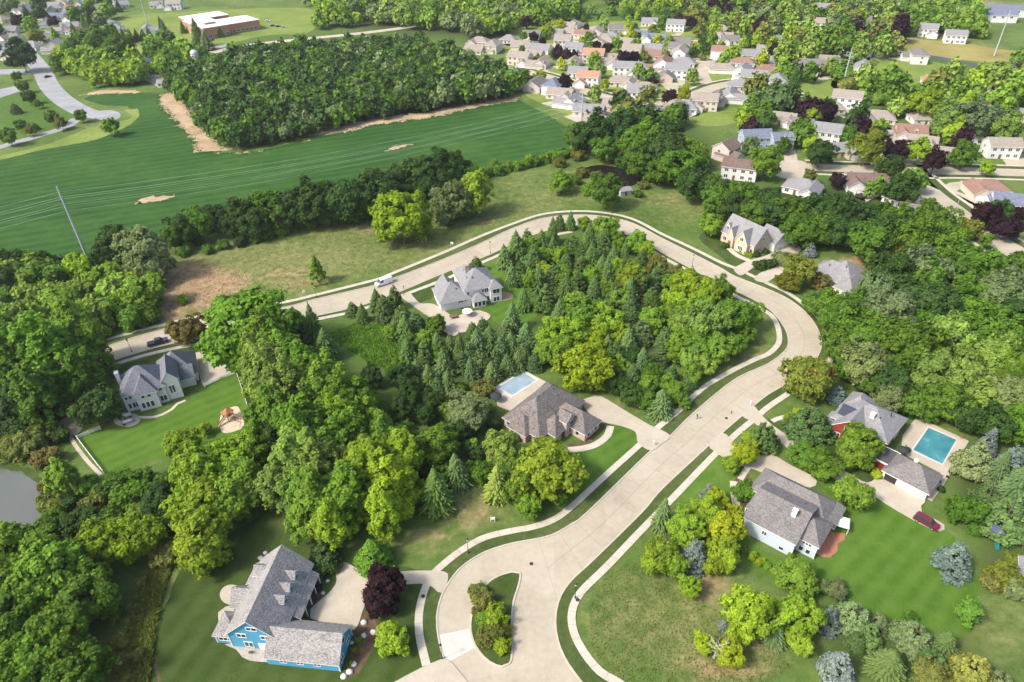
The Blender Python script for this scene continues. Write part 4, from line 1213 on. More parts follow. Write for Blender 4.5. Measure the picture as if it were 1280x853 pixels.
FAR = [
 (692, 108, 0, R_blue, S_white, 'white house with bright blue roof by the field corner'), (716, 127, 1, R_greyL, S_white, 'white house with grey roof nearest the corner of the soy field'),
 (701, 117, 1, R_tan, S_pink, 'blush house with tan roof next to the grey-roofed corner house'), (736, 98, -1, R_terra, S_white, 'white house with orange terracotta roof and green yard beside it'),
 (723, 90, 0, R_greyL, S_white, 'white house with pale grey roof behind the orange-roofed house'), (797, 116, 0, R_greyL, S_white, 'long white house with grey roof along the curving street'),
 (820, 48, -1, R_blue, S_white, 'white house with blue-black roof beside the dark far street'), (742, 70, 1, R_terra, S_cream, 'cream house with orange terracotta roof in the middle of the neighbourhood'),
 (668, 68, -1, R_tan, S_cream, 'cream house with tan roof at the near left of the neighbourhood'), (677, 79, 1, R_tan, S_pink, 'blush house with rosy roof beside the dark conifers'),
 (718, 62, 1, R_greyL, S_white, 'white house with lavender roof among purple plums'), (704, 52, 0, R_tan, S_cream, 'cream house with tan roof below the yellow trees'),
 (769, 80, -1, R_tan, S_white, 'white house with tan roof beside two purple plums'), (782, 86, 1, R_greyL, S_white, 'white house with grey roof next to the purple plums'),
 (797, 84, -1, R_greyL, S_white, 'white house with lavender-grey roof above the street curve'), (757, 73, 1, R_tan, S_pink, 'blush house with tan roof right of the terracotta house'),
 (857, 133, -1, R_greyL, S_white, 'white house with steel grey roof along the lower terrace street'), (843, 136, 1, R_tan, S_white, 'white house with pale roof left of the steel grey roof'),
 (882, 127, -1, R_tan, S_cream, 'cream house with dusty tan roof along the lower terrace street'), (897, 124, 1, R_mix, S_pink, 'blush house with brownish roof along the lower terrace street'),
 (912, 120, -1, R_greyL, S_white, 'white house with pale grey roof at the terrace street corner'), (811, 141, 1, R_tan, S_pink, 'blush house with rosy tan roof below the purple plums'),
 (928, 90, -1, R_greyL, S_white, 'white house with grey roof on the round street bend'), (942, 98, 1, R_greyL, S_white, 'white gabled house on the round street bend'),
 (833, 95, 0, R_mix, S_tanw, 'beige house with grey-brown roof among green trees'), (783, 54, 1, R_tan, S_white, 'white house with rosy roof behind the olive tree'),
 (757, 50, -1, R_tan, S_cream, 'cream house with tan roof near the yellow and olive trees'), (731, 43, 1, R_red, S_cream, 'cream house with dull red roof at the back row'),
 (712, 40, -1, R_tan, S_cream, 'cream house with sandy roof at the back row'), (692, 42, 0, R_greyL, S_cream, 'cream house with grey roof at the back row'),
 (900, 46, 1, R_tan, S_white, 'white house with cream roof left of the round green tree'), (912, 50, -1, R_mix, S_white, 'white house with mossy grey roof in the far trees'),
 (812, 28, 1, R_greyL, S_white, 'white house with pale roof behind the dark far street'), (845, 32, 0, R_greyL, S_white, 'white house with hazy grey roof behind the dark far street'),
 (600, 52, -1, R_tan, S_pink, 'blush house with tan roof at the edge of the far woods'), (616, 58, 1, R_tan, S_cream, 'cream house with tan roof beside purple trees at the woods edge'),
 (636, 49, 0, R_greyL, S_cream, 'cream house with pale roof at the woods edge'), (594, 62, 0, R_tan, S_pink, 'blush house at the tip of the far woods'),
 (650, 73, 1, R_tan, S_cream, 'cream house with sandy roof near the hedgerow trees'), (640, 92, -1, R_blue, S_white, 'small white house at the end of the long wood'),
 (964, 60, 1, R_greyL, S_white, 'white house with grey roof under the round far trees'), (972, 103, -1, R_greyL, S_white, 'white house with pale grey roof beside the sunny lawn'),
 (996, 64, 1, R_tan, S_cream, 'cream house with tan roof in the olive trees'), (1030, 64, -1, R_mix, S_tanw, 'beige house with grey-brown roof behind a blue spruce'),
 (1078, 87, 0, R_greyL, S_white, 'long low white house on the wide green lawn'), (1110, 118, 1, R_greyL, S_cream, 'low grey-roofed house beside the white drive'),
 (1148, 70, -1, R_mix, S_white, 'white house with dark roof beside the yellow meadow'), (1164, 102, 1, R_terra, S_white, 'white house with orange roof among autumn trees'),
 (1178, 104, -1, R_greyL, S_white, 'white house with lavender roof right of the orange roof'), (1194, 46, 0, R_greyL, S_white, 'white house with a purple tree, beyond the yellow meadow'),
 (1160, 38, 1, R_greyL, S_white, 'low white house on the far side of the yellow meadow'), (1226, 100, -1, R_greyL, S_white, 'white house with grey roof near the right edge of the far trees'),
 (1250, 93, 0, R_mix, S_white, 'white house between two purple trees at the far right'), (1262, 97, 1, R_greyL, S_white, 'white house with lavender-grey roof at the far right edge'),
 (1120, 26, -1, R_greyL, S_white, 'white house under the far green trees'), (1100, 12, 1, R_red, S_red, 'red brick house row end beside the highway'),
 (1075, 6, 1, R_red, S_tanw, 'orange-tan house at the top of the far trees'),
 (22, 26, 1, R_tan, S_white, 'white house at the far left beside dark spruces'), (57, 29, -1, R_greyL, S_white, 'white house with pale grey roof left of the purple tree'),
 (62, 40, 1, R_tan, S_white, 'white house with warm tan roof in the left suburb'), (88, 33, -1, R_greyL, S_white, 'bright white gabled house in the left suburb'),
 (12, 38, 0, R_greyL, S_white, 'white house with grey roof at the far left edge'), (18, 54, 1, R_mix, S_cream, 'cream house with grey-brown roof at the far left edge'),
 (143, 36, 0, R_greyL, S_white, 'low white house on the sunny school lawn'), (184, 37, -1, R_greyL, S_white, 'white farm house behind a row of dark spruces'),
 (121, 4, 1, R_greyL, S_white, 'white house at the top of the left suburb'), (152, 6, -1, R_greyL, S_white, 'white house with pale roof behind the tall pole'),
 (196, 6, 1, R_greyL, S_white, 'white house among spruces at the top edge'), (218, 6, -1, R_tan, S_white, 'white house with tan roof at the top edge'),
 (30, 8, 1, R_greyL, S_cream, 'cream house at the top left corner'), (70, 10, -1, R_greyL, S_white, 'white house at the top left between big trees'),
 (182, 82, 1, R_blue, S_white, 'white house with pale blue roof by the silo trees'), (70, 58, 1, R_greyL, S_cream, 'cream house half hidden by the autumn tree'),
 (930, 26, 1, R_red, S_pink, 'blush house beside a rusty tree in the far trees'), (985, 12, 1, R_greyL, S_white, 'white house in the far tree belt'),
 (950, 5, -1, R_greyL, S_white, 'white house at the top of the far tree belt'), (1010, 84, 1, R_mix, S_white, 'white house behind the plum thicket'),
]
r2 = random.Random(5)
for i, (px, py, gar, rf, wl, lab) in enumerate(FAR):
    p = G(px, py, 2)
    base = -22 if px > 560 else 12
    nb_house(px, py, base + r2.choice((0, 0, 0, 90, -90, 12)) + r2.uniform(-8, 8), r2.uniform(12.5, 16), r2.uniform(9, 11), 1 if r2.random() < .7 else 2, rf, wl,
             r2.choice(('gable', 'gable', 'hip')), gar, lab)
def more_houses(poly, n, seed, where, sizes, gap=15.5):
    rr = random.Random(seed)
    xs, ys = [p[0] for p in poly], [p[1] for p in poly]
    new = []
    for _ in range(n * 60):
        if len(new) >= n: break
        px, py = rr.uniform(min(xs), max(xs)), rr.uniform(min(ys), max(ys))
        if not inside(px, py, poly) or any(inside(px, py, a) for a in AVOID_PX): continue
        p = G(px, py, 2)
        if rr.random() > (p.length / 1000.0) ** 1.5: continue
        if any((p.x - a) ** 2 + (p.y - b) ** 2 < gap ** 2 for a, b, c in USED + [(q[2].x, q[2].y, 0) for q in new]): continue
        if any(min((q - p.xy).length for q in ln) < rad + 6.5 for ln, rad in ROADS_W): continue
        new.append((px, py, p))
    new.sort(key=lambda q: q[0])
    words = ('sandy', R_tan), ('grey', R_greyL), ('taupe', R_mix), ('rust-brown', R_red), ('slate blue', R_blue), ('tan', R_tan), ('pale grey', R_greyL)
    walls = ('cream', S_cream), ('white', S_white), ('blush', S_pink), ('white', S_white)
    count = {}
    for q in new:
        q_r, q_w = rr.choice(words), rr.choice(walls)
        key = '%s house with %s roof' % (q_w[0], q_r[0])
        count.setdefault(key, []).append((q, q_r[1], q_w[1]))
    for key, lst in count.items():
        for i, ((px, py, p), rf, wl) in enumerate(lst):
            lab = '%s %s' % (key, where) + ('' if len(lst) == 1 else ', ' + ORD[i] + ' from the left')
            nb_house(px, py, -22 + rr.choice((0, 0, 90, -90, 12, 180)) + rr.uniform(-8, 8), rr.uniform(*sizes), rr.uniform(9, 11), 1 if rr.random() < .7 else 2, rf, wl, rr.choice(('gable', 'gable', 'hip')), rr.choice((-1, 0, 1)), lab)
more_houses([(642, 48), (720, 30), (800, 28), (960, 70), (960, 118), (900, 128), (840, 136), (760, 142), (690, 132), (642, 98)], 62, 2, 'in the packed far suburb', (13, 17), 16)
more_houses([(860, 20), (1090, 8), (1130, 40), (1060, 80), (960, 70)], 26, 3, 'in the trees at the top', (14, 18), 24)
more_houses([(985, 112), (1130, 128), (1300, 90), (1300, 165), (1180, 172), (1060, 136)], 26, 4, 'in the upper right trees', (13, 17), 20)
more_houses([(0, 2), (150, 0), (150, 26), (90, 62), (0, 80)], 24, 6, 'in the upper left suburb', (13, 17), 19)
# white cottage, small outbuilding at the field corner
nb_house(744, 151, -25, 12, 9, 1, R_tan, S_white, 'gable', 0, 'white cottage beside the paved lot at the field corner')
nb_house(206, 103, 8, 9, 5, 1, R_greyL, S_white, 'gable', 0, 'long white shed by the field end', True, 'shed', 'shed')
# grey shelter by the dark pond
h = House('shelter', (*G(780, 243).xy, 0), R(18), M_grey, R_greyL, 'small open shelter with pale grey roof by the dark pond', 'shelter')
h.wing(-2.6, -1.9, 2.6, 1.9, 2.3, 3.0, 'gable', 'x', ov=.3)
h.door('-y', 0, -1.9, 0, 1.0, 2.0); h.done()
# shed at the right edge
h = House('shed', (*G(1284, 722).xy, 0), R(60), S_white, R_greyL, 'white garden shed cut off by the right edge behind an olive shrub', 'shed')
h.wing(-2.4, -2, 2.4, 2, 2.4, 3.6, 'gable', 'x', ov=.3); h.door('-y', 0, -2, 0, 1.0, 2.0); h.win('+x', 2.4, 0, 1, .9, .9); h.done()

# school with flat white roof
p = G(258, 50)
q = G(330, 38)
yaw = math.atan2(q.y - p.y, q.x - p.x)
h = House('school', (p.x, p.y, 0), yaw, B_red, M_white, 'low brick school with flat white roofs above the long wood', 'school')
L = (q - p).xy.length
def flat(x0, y0, x1, y1, z, hh=None):
    h.W.box(x0, y0, -.3, x1, y1, z)
    h.RF.box(x0 - .3, y0 - .3, z, x1 + .3, y1 + .3, z + .5)
flat(0, 0, L * .42, 46, 8.5); flat(L * .42 + .7, 6, L, 34, 7.5); flat(L * .1, 46.7, L * .8, 70, 8.0); flat(L * .12, 12, L * .3, 30, 10.4)
for k in range(7):
    h.win('-y', L * .46 + k * L * .075, 6, 1.2, 3.0, 1.8, 3)
for k in range(4): h.win('-y', 4 + k * L * .1, 0, 1.2, 3.0, 2.2, 3)
h.door('-y', L * .38, 0, 0, 3, 2.6, M_glass)
h.done()
# long white terrace at the top right
for i, (px, py, lab) in enumerate(((1222, 26, 'long white row building with dark roof by the far highway'), (1262, 20, 'long white row building with black windows at the far right top'))):
    p = G(px, py)
    h = House('row_building', (p.x, p.y, 0), R(-14), S_white, R_blue, lab, 'row house')
    h.wing(-26, -7, 26, 7, 5.5, 8.5, 'gable', 'x', ov=.4)
    for k in range(8): h.win('-y', -22 + k * 6.2, -7, 3.4, 2.0, 1.4, 2)
    for k in range(8): h.garage('-y', -22 + k * 6.2, -7, 3.2, 2.2)
    h.done()
# silo
p = G(249, 90)
o = empty('silo', (p.x, p.y, 0), 0, 'pale concrete silo with domed cap between yellow trees', 'silo')
m = MB(); m.lathe([(2.6, 0), (2.6, 12.5)], n=20); m.build('silo_wall', plain('silo_concrete', (0.56, 0.53, 0.48), .9), o, True)
m = MB(); m.lathe([(2.75, 12.4), (2.75, 12.7), (2.3, 13.7), (1.3, 14.4), (0, 14.7)], n=20); m.build('dome_cap', M_grey, o, True)
# ------------------------------------------------------------------ trees
def unit(v):
    return v / np.maximum(1e-9, np.linalg.norm(v, axis=-1, keepdims=True))

def leaf_quads(rs, pos, nrm, size, aspect=1.0):
    """quads centred at pos facing nrm"""
    n = len(pos)
    a = unit(np.cross(nrm, unit(rs.normal(size=(n, 3)))))
    b = np.cross(nrm, a)
    s = (size * rs.uniform(.7, 1.3, n))[:, None] if np.isscalar(size) else (size * rs.uniform(.7, 1.3, n))[:, None]
    a, b = a * s, b * s * aspect
    k = rs.uniform(-.25, .25, (n, 1)) * s * nrm
    return np.stack([pos - a - b * .55, pos + a * .9 - b * .7 + k, pos + a * .8 + b, pos - a * .75 + b * .8 + k], 1)

def broad_crown(seed, n_leaf, n_cl, size, semi=(1, 1, 1.05), cz=1.25, egg=0.0, cl_r=(.22, .38), shell=(.45, .86), cone=0.0, zs=.85):
    rs = np.random.RandomState(seed)
    d = unit(rs.normal(size=(n_cl * 3, 3)))
    d = d[d[:, 2] > -.75][:n_cl]
    n_cl = len(d)
    rad = rs.uniform(*shell, n_cl)[:, None]
    az = np.arctan2(d[:, 1], d[:, 0])
    wob = 1 + (.13 * np.sin(3 * az + rs.uniform(0, 6)) + .12 * np.sin(2 * az + rs.uniform(0, 6)) + .10 * np.sin(4 * d[:, 2] + rs.uniform(0, 6)))[:, None] + rs.normal(0, .07, (n_cl, 1))
    c = d * rad * wob * np.array(semi)
    # egg > 0: wider below the middle and narrow at the top
    sc = 1 - egg * (c[:, 2:] / semi[2])
    c[:, :2] *= sc
    if cone:
        f = 1 - np.sqrt(rs.uniform(0, 1, n_cl))
        a = np.arange(n_cl) * 2.39996 + rs.normal(0, .25, n_cl)
        r = ((1 - f) ** .88 + .03) * rs.uniform(.62, .97, n_cl) * (1 + .1 * np.sin(2 * a + rs.uniform(0, 6)))
        c = np.stack([np.cos(a) * r, np.sin(a) * r, (f - .5) * cone], 1) * np.array([semi[0], semi[1], 1])
        d = unit(np.stack([np.cos(a), np.sin(a), np.full(n_cl, .35)], 1))
    cr = rs.uniform(*cl_r, n_cl)
    if cone: cr = cr * (1.15 - .6 * f)
    ctint = rs.uniform(.15, .85, n_cl)
    w = cr ** 2
    per = 5
    ns = n_leaf // per
    which = rs.choice(n_cl, ns, p=w / w.sum())
    out = unit(c / np.array(semi))
    ld = unit(rs.normal(size=(ns, 3)) + out[which] * .75 + np.array([0, 0, .45]))
    rr = cr[which][:, None] * rs.uniform(.55, 1.22, (ns, 1)) ** .8
    sp = c[which] + ld * rr * np.array([1, 1, zs])
    st = np.clip(ctint[which] + rs.normal(0, .22, ns), 0, 1)
    which, ld, sp, st = [np.repeat(a, per, 0) for a in (which, ld, sp, st)]
    n_leaf = ns * per
    pos = sp + rs.normal(0, size * .85, (n_leaf, 3))
    pos[:, 2] += cz
    nrm = unit(ld + rs.normal(0, .55, (n_leaf, 3)) + out[which] * .25 + np.array([0, 0, .5]))
    q = leaf_quads(rs, pos, nrm, size)
    t = np.clip(st + rs.normal(0, .12, n_leaf), 0, 1)
    return q, t

def spruce_crown(seed, levels, per, h=3.0, droop=.28, seg=5, wid=.17, spread=1.0, upswept=0.0, irregular=.12, bare=.12):
    rs = np.random.RandomState(seed)
    Q, T = [], []
    for L in range(levels):
        f = L / (levels - 1)
        z = h * (bare + (1 - bare) * f ** .92) - .02
        r = spread * (1 - f) ** .82 * (1 + rs.normal(0, .05)) + .05
        n = max(5, int(per * (1 - f * .62)))
        a0 = rs.uniform(0, 6.28)
        for k in range(n):
            a = a0 + 6.283 * k / n + rs.normal(0, .12)
            ln = r * (1 + rs.normal(0, irregular))
            dx, dy = math.cos(a), math.sin(a)
            tint = np.clip(rs.uniform(.2, .8), 0, 1)
            m = max(2, int(seg * (.45 + .55 * (1 - f))))
            for j in range(m):
                t0 = .12 + .88 * (j + .5) / m
                p = np.array([dx * ln * t0, dy * ln * t0, z - droop * ln * t0 ** 1.3 + upswept * ln * t0 ** 2.5 + rs.normal(0, .02)])
                for sd in (-1, 1):
                    w = wid * (1.15 - .55 * t0) * rs.uniform(.8, 1.25)
                    u = np.array([dx, dy, -droop + upswept * 1.6]) * (ln / m) * .78
                    sv = np.array([-dy, dx, 0]) * sd * w + np.array([0, 0, -.45 * w]) + u * .25
                    q = np.stack([p - u * .8, p + u, p + u * .7 + sv * 1.1, p - u * .75 + sv])
                    if sd < 0: q = q[::-1]
                    Q.append(q); T.append(np.clip(tint + .25 * (t0 - .5) + rs.normal(0, .12), 0, 1))
    # leader tuft
    for k in range(5):
        a = rs.uniform(0, 6.28)
        p = np.array([0, 0, h])
        u = np.array([math.cos(a) * .05, math.sin(a) * .05, .16]); sv = np.array([-math.sin(a), math.cos(a), 0]) * .05
        Q.append(np.stack([p - u - sv, p - u + sv, p + u + sv * .4, p + u - sv * .4])); T.append(.7)
    return np.array(Q), np.array(T)

def crown_mesh(name, q, t, mat):
    n = len(q)
    me = bpy.data.meshes.new(name)
    me.vertices.add(n * 4); me.vertices.foreach_set('co', q.reshape(-1).astype(np.float32))
    me.loops.add(n * 4); me.loops.foreach_set('vertex_index', np.arange(n * 4, dtype=np.int32))
    me.polygons.add(n); me.polygons.foreach_set('loop_start', np.arange(0, n * 4, 4, dtype=np.int32))
    me.update(calc_edges=True)
    at = me.attributes.new('tint', 'FLOAT', 'FACE')
    at.data.foreach_set('value', np.asarray(t, dtype=np.float32))
    me.materials.append(mat)
    return me

def trunk_mesh(seed, h, r, limbs, mat, spread=.6, conifer=False):
    rr = random.Random(seed)
    m = MB()
    pts = [(0, 0, -.05), (rr.uniform(-.02, .02), rr.uniform(-.02, .02), h * .35), (rr.uniform(-.05, .05), rr.uniform(-.05, .05), h * .7), (rr.uniform(-.05, .05), rr.uniform(-.05, .05), h)]
    m.tube(pts, [r * 1.25, r, r * .7, r * .3], 7)
    for k in range(limbs):
        a = 6.283 * k / limbs + rr.uniform(-.4, .4)
        z = h * rr.uniform(.35, .75)
        L = spread * rr.uniform(.6, 1)
        dz = 0 if conifer else L * rr.uniform(.5, 1.0)
        m.tube([(0, 0, z), (math.cos(a) * L * .5, math.sin(a) * L * .5, z + dz * .4), (math.cos(a) * L, math.sin(a) * L, z + dz)], [r * .45, r * .3, r * .12], 5)
    o = m.build('trunk_template', mat)
    me = o.data
    bpy.data.objects.remove(o)
    return me

M_leaf = leafmat('leaves')
M_needle = leafmat('needles', .12, .7)
M_bark = mottled('bark', (0.07, 0.055, 0.04), (0.16, 0.13, 0.10), 3, 12, .95, .05, .02, world=False)
M_birch = mottled('pale_bark', (0.30, 0.28, 0.25), (0.50, 0.48, 0.44), 3, 12, .95, .05, .02, world=False)
KIND = {}
def kind(k, name, cat, word, zc, crowns, trunks):
    KIND[k] = dict(name=name, cat=cat, word=word, zc=zc, crowns=crowns, trunks=trunks)

kind('B', 'broadleaf_tree', 'tree', 'broadleaf tree', 1.25,
     [crown_mesh('crown', *broad_crown(10 + i, 12000, 110, .047, (1, 1, 1.0), 1.25, .12, (.09, .30), (.5, .97)), M_leaf) for i in range(7)],
     [trunk_mesh(i, 1.7, .055, 6, M_bark) for i in range(2)])
kind('M', 'broadleaf_tree', 'tree', 'broadleaf tree', .95,
     [crown_mesh('crown', *broad_crown(110 + i, 13000, 130, .046, (1, 1, .98), 1.0, .10, (.09, .27), (.55, .99)), M_leaf) for i in range(3)],
     [trunk_mesh(3, 1.3, .055, 6, M_bark)])
kind('T', 'poplar_tree', 'tree', 'tall poplar', 1.75,
     [crown_mesh('crown', *broad_crown(30 + i, 14000, 150, .045, (.95, .95, 1.7), 1.85, .30, (.09, .23), (.5, .99), zs=1.6), M_leaf) for i in range(4)],
     [trunk_mesh(20 + i, 2.6, .06, 7, M_bark) for i in range(2)])
kind('S', 'spruce_tree', 'spruce', 'spruce', 1.15,
     [crown_mesh('crown', *spruce_crown(50 + i, 27, 25, 2.8 + .12 * i, .22, 8, .10, 1.0 - .05 * (i % 3), 0, .16 + .03 * i), M_needle) for i in range(3)] +
     [crown_mesh('crown', *broad_crown(55 + i, 11000, 230, .038, (.92, .92, 1.35), 1.5, 0, (.10, .19), (.6, .98), cone=2.55 + .1 * i, zs=.6), M_needle) for i in range(4)],
     [trunk_mesh(40, 2.7, .05, 3, M_bark, .4, True)])
kind('P', 'pine_tree', 'pine', 'soft-needled pine', 1.1,
     [crown_mesh('crown', *broad_crown(63 + i, 11000, 150, .042, (1, 1, 1.1), 1.2, 0, (.10, .24), (.6, .98), cone=1.9, zs=.8), M_needle) for i in range(3)],
     [trunk_mesh(45, 2.2, .05, 6, M_bark, .6, True)])
kind('U', 'shrub', 'shrub', 'shrub', .55,
     [crown_mesh('crown', *broad_crown(70 + i, 4500, 48, .07, (1, 1, .85), .55, .05, (.18, .33), (.35, .85)), M_leaf) for i in range(4)],
     [trunk_mesh(48, .9, .04, 6, M_bark, .5)])
kind('C', 'columnar_tree', 'evergreen', 'narrow columnar evergreen', 1.7,
     [crown_mesh('crown', *broad_crown(80 + i, 6000, 60, .065, (.9, .9, 1.8), 1.85, .35, (.2, .3), (.5, .9)), M_needle) for i in range(2)],
     [trunk_mesh(49, 2.0, .05, 3, M_bark, .3)])
kind('O', 'conical_tree', 'tree', 'conical tree', 1.3,
     [crown_mesh('crown', *broad_crown(90 + i, 8000, 80, .058, (1, 1, 1.35), 1.5, .42, (.15, .24), (.55, .95)), M_leaf) for i in range(2)],
     [trunk_mesh(47, 2.1, .05, 5, M_bark)])

COL = {'g': (.105, .200, .026), 'yg': (.240, .345, .032), 'lg': (.210, .305, .064), 'dg': (.052, .106, .026), 'ol': (.180, .200, .052), 'pl': (.036, .016, .025),
       'bl': (.165, .220, .198), 'bg': (.105, .172, .064), 'sp': (.088, .155, .045), 'au': (.175, .200, .032), 'br': (.170, .155, .050), 'ye': (.325, .380, .028),
       'gr': (.170, .225, .100), 'mg': (.165, .278, .036), 'rd': (.22, .08, .04)}
CNAME = {'g': 'mid-green', 'yg': 'yellow-green', 'lg': 'light green', 'dg': 'dark green', 'ol': 'olive', 'pl': 'purple-leaved', 'bl': 'blue-grey', 'bg': 'bluish green', 'sp': 'deep green',
         'au': 'olive-gold', 'br': 'brownish', 'ye': 'golden yellow', 'gr': 'silvery green', 'mg': 'bright green', 'rd': 'reddish'}
REQ = []       # every tree asked for: kind, world base, radius, pixel x, pixel radius, colour, region, label
def ask(k, px, py, rp, col, region, label=None, hs=1.0):
    K = KIND[k]
    r = 3.0
    for _ in range(4):
        p = G(px, py, K['zc'] * r * hs)
        dist = (p - Vector((0, 0, CAM_H))).length
        depth = p.y * CP + (CAM_H - p.z) * SP
        r = rp * depth / FOCAL
    REQ.append(dict(k=k, x=p.x, y=p.y, r=r, px=px, py=py, rp=rp, col=col, reg=region, lab=label, hs=hs))

def many(region, k, col, text, hs=1.0):
    for s in text.split():
        a = s.split(',')
        ask(k, float(a[0]), float(a[1]), float(a[2]), a[3] if len(a) > 3 else col, region, None, hs)

# --- lower left wood round the pond
many('in the dark wood at the lower left', 'B', 'g', '22,700,36,mg 62,720,40,mg 18,760,40,g 68,790,40,g 112,745,34,g 28,832,40,mg 100,838,34,g  40,735,30,mg 10,800,30,g 60,850,32 95,700,28,g 45,690,22,yg', 1.0)
many('at the edge of the lower left wood', 'B', 'yg', '138,680,27 176,672,27')
ask('M', 253, 675, 35, 'yg', '', 'round yellow-green tree standing alone at the top of the blue house lawn')
ask('U', 206, 694, 18, 'ol', '', 'sparse olive shrub left of the round yellow-green tree')
ask('T', 80, 596, 19, 'mg', '', 'bright green slim tree beside the pond', .8)
many('in the rough strip beside the mown lawn', 'U', 'ol', '150,800,12,ol 165,760,10,ol 148,830,13,br 172,820,9,ol 158,845,11,ol 176,730,9,ol 140,770,12,au')
many('on the pond shore', 'U', 'ol', '66,630,17,ol 62,660,18,g 30,672,18,g 55,608,9,br 18,562,20 40,552,20 58,572,15,br 48,540,16,br 72,640,12,g ')
many('below the white house lawn', 'U', 'g', '140,610,20 165,620,24 195,628,26,dg 122,628,18,ol 150,598,14 178,598,14 208,608,18 112,610,15,mg 100,650,22,dg 132,655,20 170,645,18,mg 215,650,18,dg 240,640,16 88,625,14,dg')
many('in the yellow-green stand by the white house lawn', 'B', 'yg', '226,556,19 243,594,30 282,578,28 302,606,30,mg 262,622,28 314,562,22 232,625,22 288,635,22,mg')
ask('B', 255, 536, 8, 'yg', '', 'small yellow-green tree on the lawn of the white house')
# --- big trees at the left edge
many('in the tall clump left of the white house', 'T', 'mg', '60,440,40 25,460,34,g 96,425,32 100,480,26,g 50,495,32,g 20,505,24,dg 120,450,20,g 15,425,22,g', .8)
ask('B', 124, 508, 23, 'dg', '', 'rounded dark green tree touching the white house')
many('by the path below the tall clump', 'U', 'dg', '45,525,22 20,535,22 70,508,18 75,545,12')
# --- thicket at the left of the street
many('in the thicket left of the street', 'U', 'lg', '35,345,30 75,385,26,mg 20,400,26 110,400,26 150,365,28 180,372,24,mg 166,396,19,g 60,350,24,g 12,352,28,dg 95,368,22 130,385,22,mg 50,375,24,lg 5,380,22 128,352,22,mg 185,392,16,g 75,335,18,dg 100,340,20,yg 140,340,16,yg 40,420,24,mg 10,425,22 85,410,20,g 160,350,16,yg 120,418,14,g 190,355,14,g', 1.25)
many('behind the thicket at the field edge', 'B', 'dg', '140,302,22 124,326,16 10,335,22 45,330,18 158,300,12')
ask('M', 183, 322, 30, 'gr', '', 'rounded silvery green tree at the left end of the hedgerow')
# --- hedgerow between field and meadow
many('in the dark hedgerow along the soy field', 'B', 'dg', '226,284,20 248,278,20,g 272,274,18 310,270,22 338,263,22,g 365,258,22 394,255,24 428,250,25 468,235,26 497,232,22 520,216,24 545,212,22,dg 566,212,19 215,300,14,g 290,282,15 352,276,15 410,266,15 448,256,18,g 482,250,16 530,236,18 556,232,14')
many('along the foot of the hedgerow', 'U', 'g', '335,294,9 352,289,9,mg 370,284,8 390,280,8,g 410,277,8 300,302,9,dg 320,298,8 440,272,9,mg 455,268,9 470,262,9 230,315,8 260,312,8 280,306,8 245,300,9,dg 485,262,8,mg 430,276,6', 1.1)
many('in the low hedge at the field corner', 'U', 'mg', '610,214,9 622,213,9,g 634,210,8 646,208,8,mg 658,205,8 670,202,8,g 682,199,8 694,196,8 705,192,8,mg 716,189,8 600,218,9,g 590,214,10,g 618,204,6 722,196,8,ol 728,186,8,g 660,198,5,yg', 1.1)
# --- trees in the meadow
ask('M', 502, 277, 31, 'yg', '', 'big bright yellow-green tree alone in the dry meadow', 1.05)
ask('M', 562, 259, 23, 'gr', '', 'grey-green rounded tree, left of the pair in the meadow')
ask('T', 594, 243, 20, 'yg', '', 'yellow-green taller tree, right of the pair in the meadow', .8)
ask('O', 395, 341, 9.5, 'mg', '', 'slender bright green young tree alone in the meadow by the street', 1.2)
ask('U', 228, 375, 7, 'yg', '', 'small yellow-green sapling on the bare brown soil', 1.4)
ask('B', 702, 227, 13, 'mg', '', 'small green tree in the meadow left of the dark pond')
ask('B', 757, 241, 18, 'g', '', 'round green tree on the near bank of the dark pond')
many('on the bank of the dark pond', 'U', 'g', '735,238,9,mg 745,220,8,ol 728,216,9,br 720,226,8,g 742,232,8,mg 805,232,7,ol 798,243,6,g 812,222,9,g 778,204,10,dg 765,196,10,br 700,204,9,ol')
# --- wooded belt behind the pond and above the bend
many('in the wooded belt behind the dark pond', 'B', 'dg', '745,166,23 776,166,23 806,176,25,g 832,190,25 800,196,20,g 852,206,24,g 868,228,20 834,166,18,dg 862,188,16,mg 826,214,16,g 756,186,15,g 780,184,14,mg 875,198,12,g 720,172,14,g')
many('in the wooded belt above the stone house', 'B', 'dg', '897,252,18,g 898,240,18 928,250,20,g 960,257,20 987,266,22,g 1012,262,18 1034,268,26,dg 1062,268,24 1000,288,20,g 1088,300,26,g 1112,292,24 1048,262,13,g 1085,268,15 942,268,18,g 918,262,18,dg 966,268,18 1022,288,18,g 1046,290,20 1068,292,18,dg 885,236,16,g 1102,268,14,g')
many('along the side street above the wood', 'B', 'g', '1128,236,20,dg 1143,302,27 1168,280,22,g 1184,308,26,mg 1160,258,12,g 1126,272,18,g 1148,282,18,dg 1185,286,15,mg 1202,322,22,g')
ask('U', 1210, 289, 14, 'au', '', 'round golden olive street tree beside the right-hand street', 1.4)
ask('C', 1233, 303, 8, 'g', '', 'dark narrow evergreen at the edge of the right-hand street', .8)
ask('B', 1113, 317, 14, 'au', '', 'olive-gold tree above the large wood')
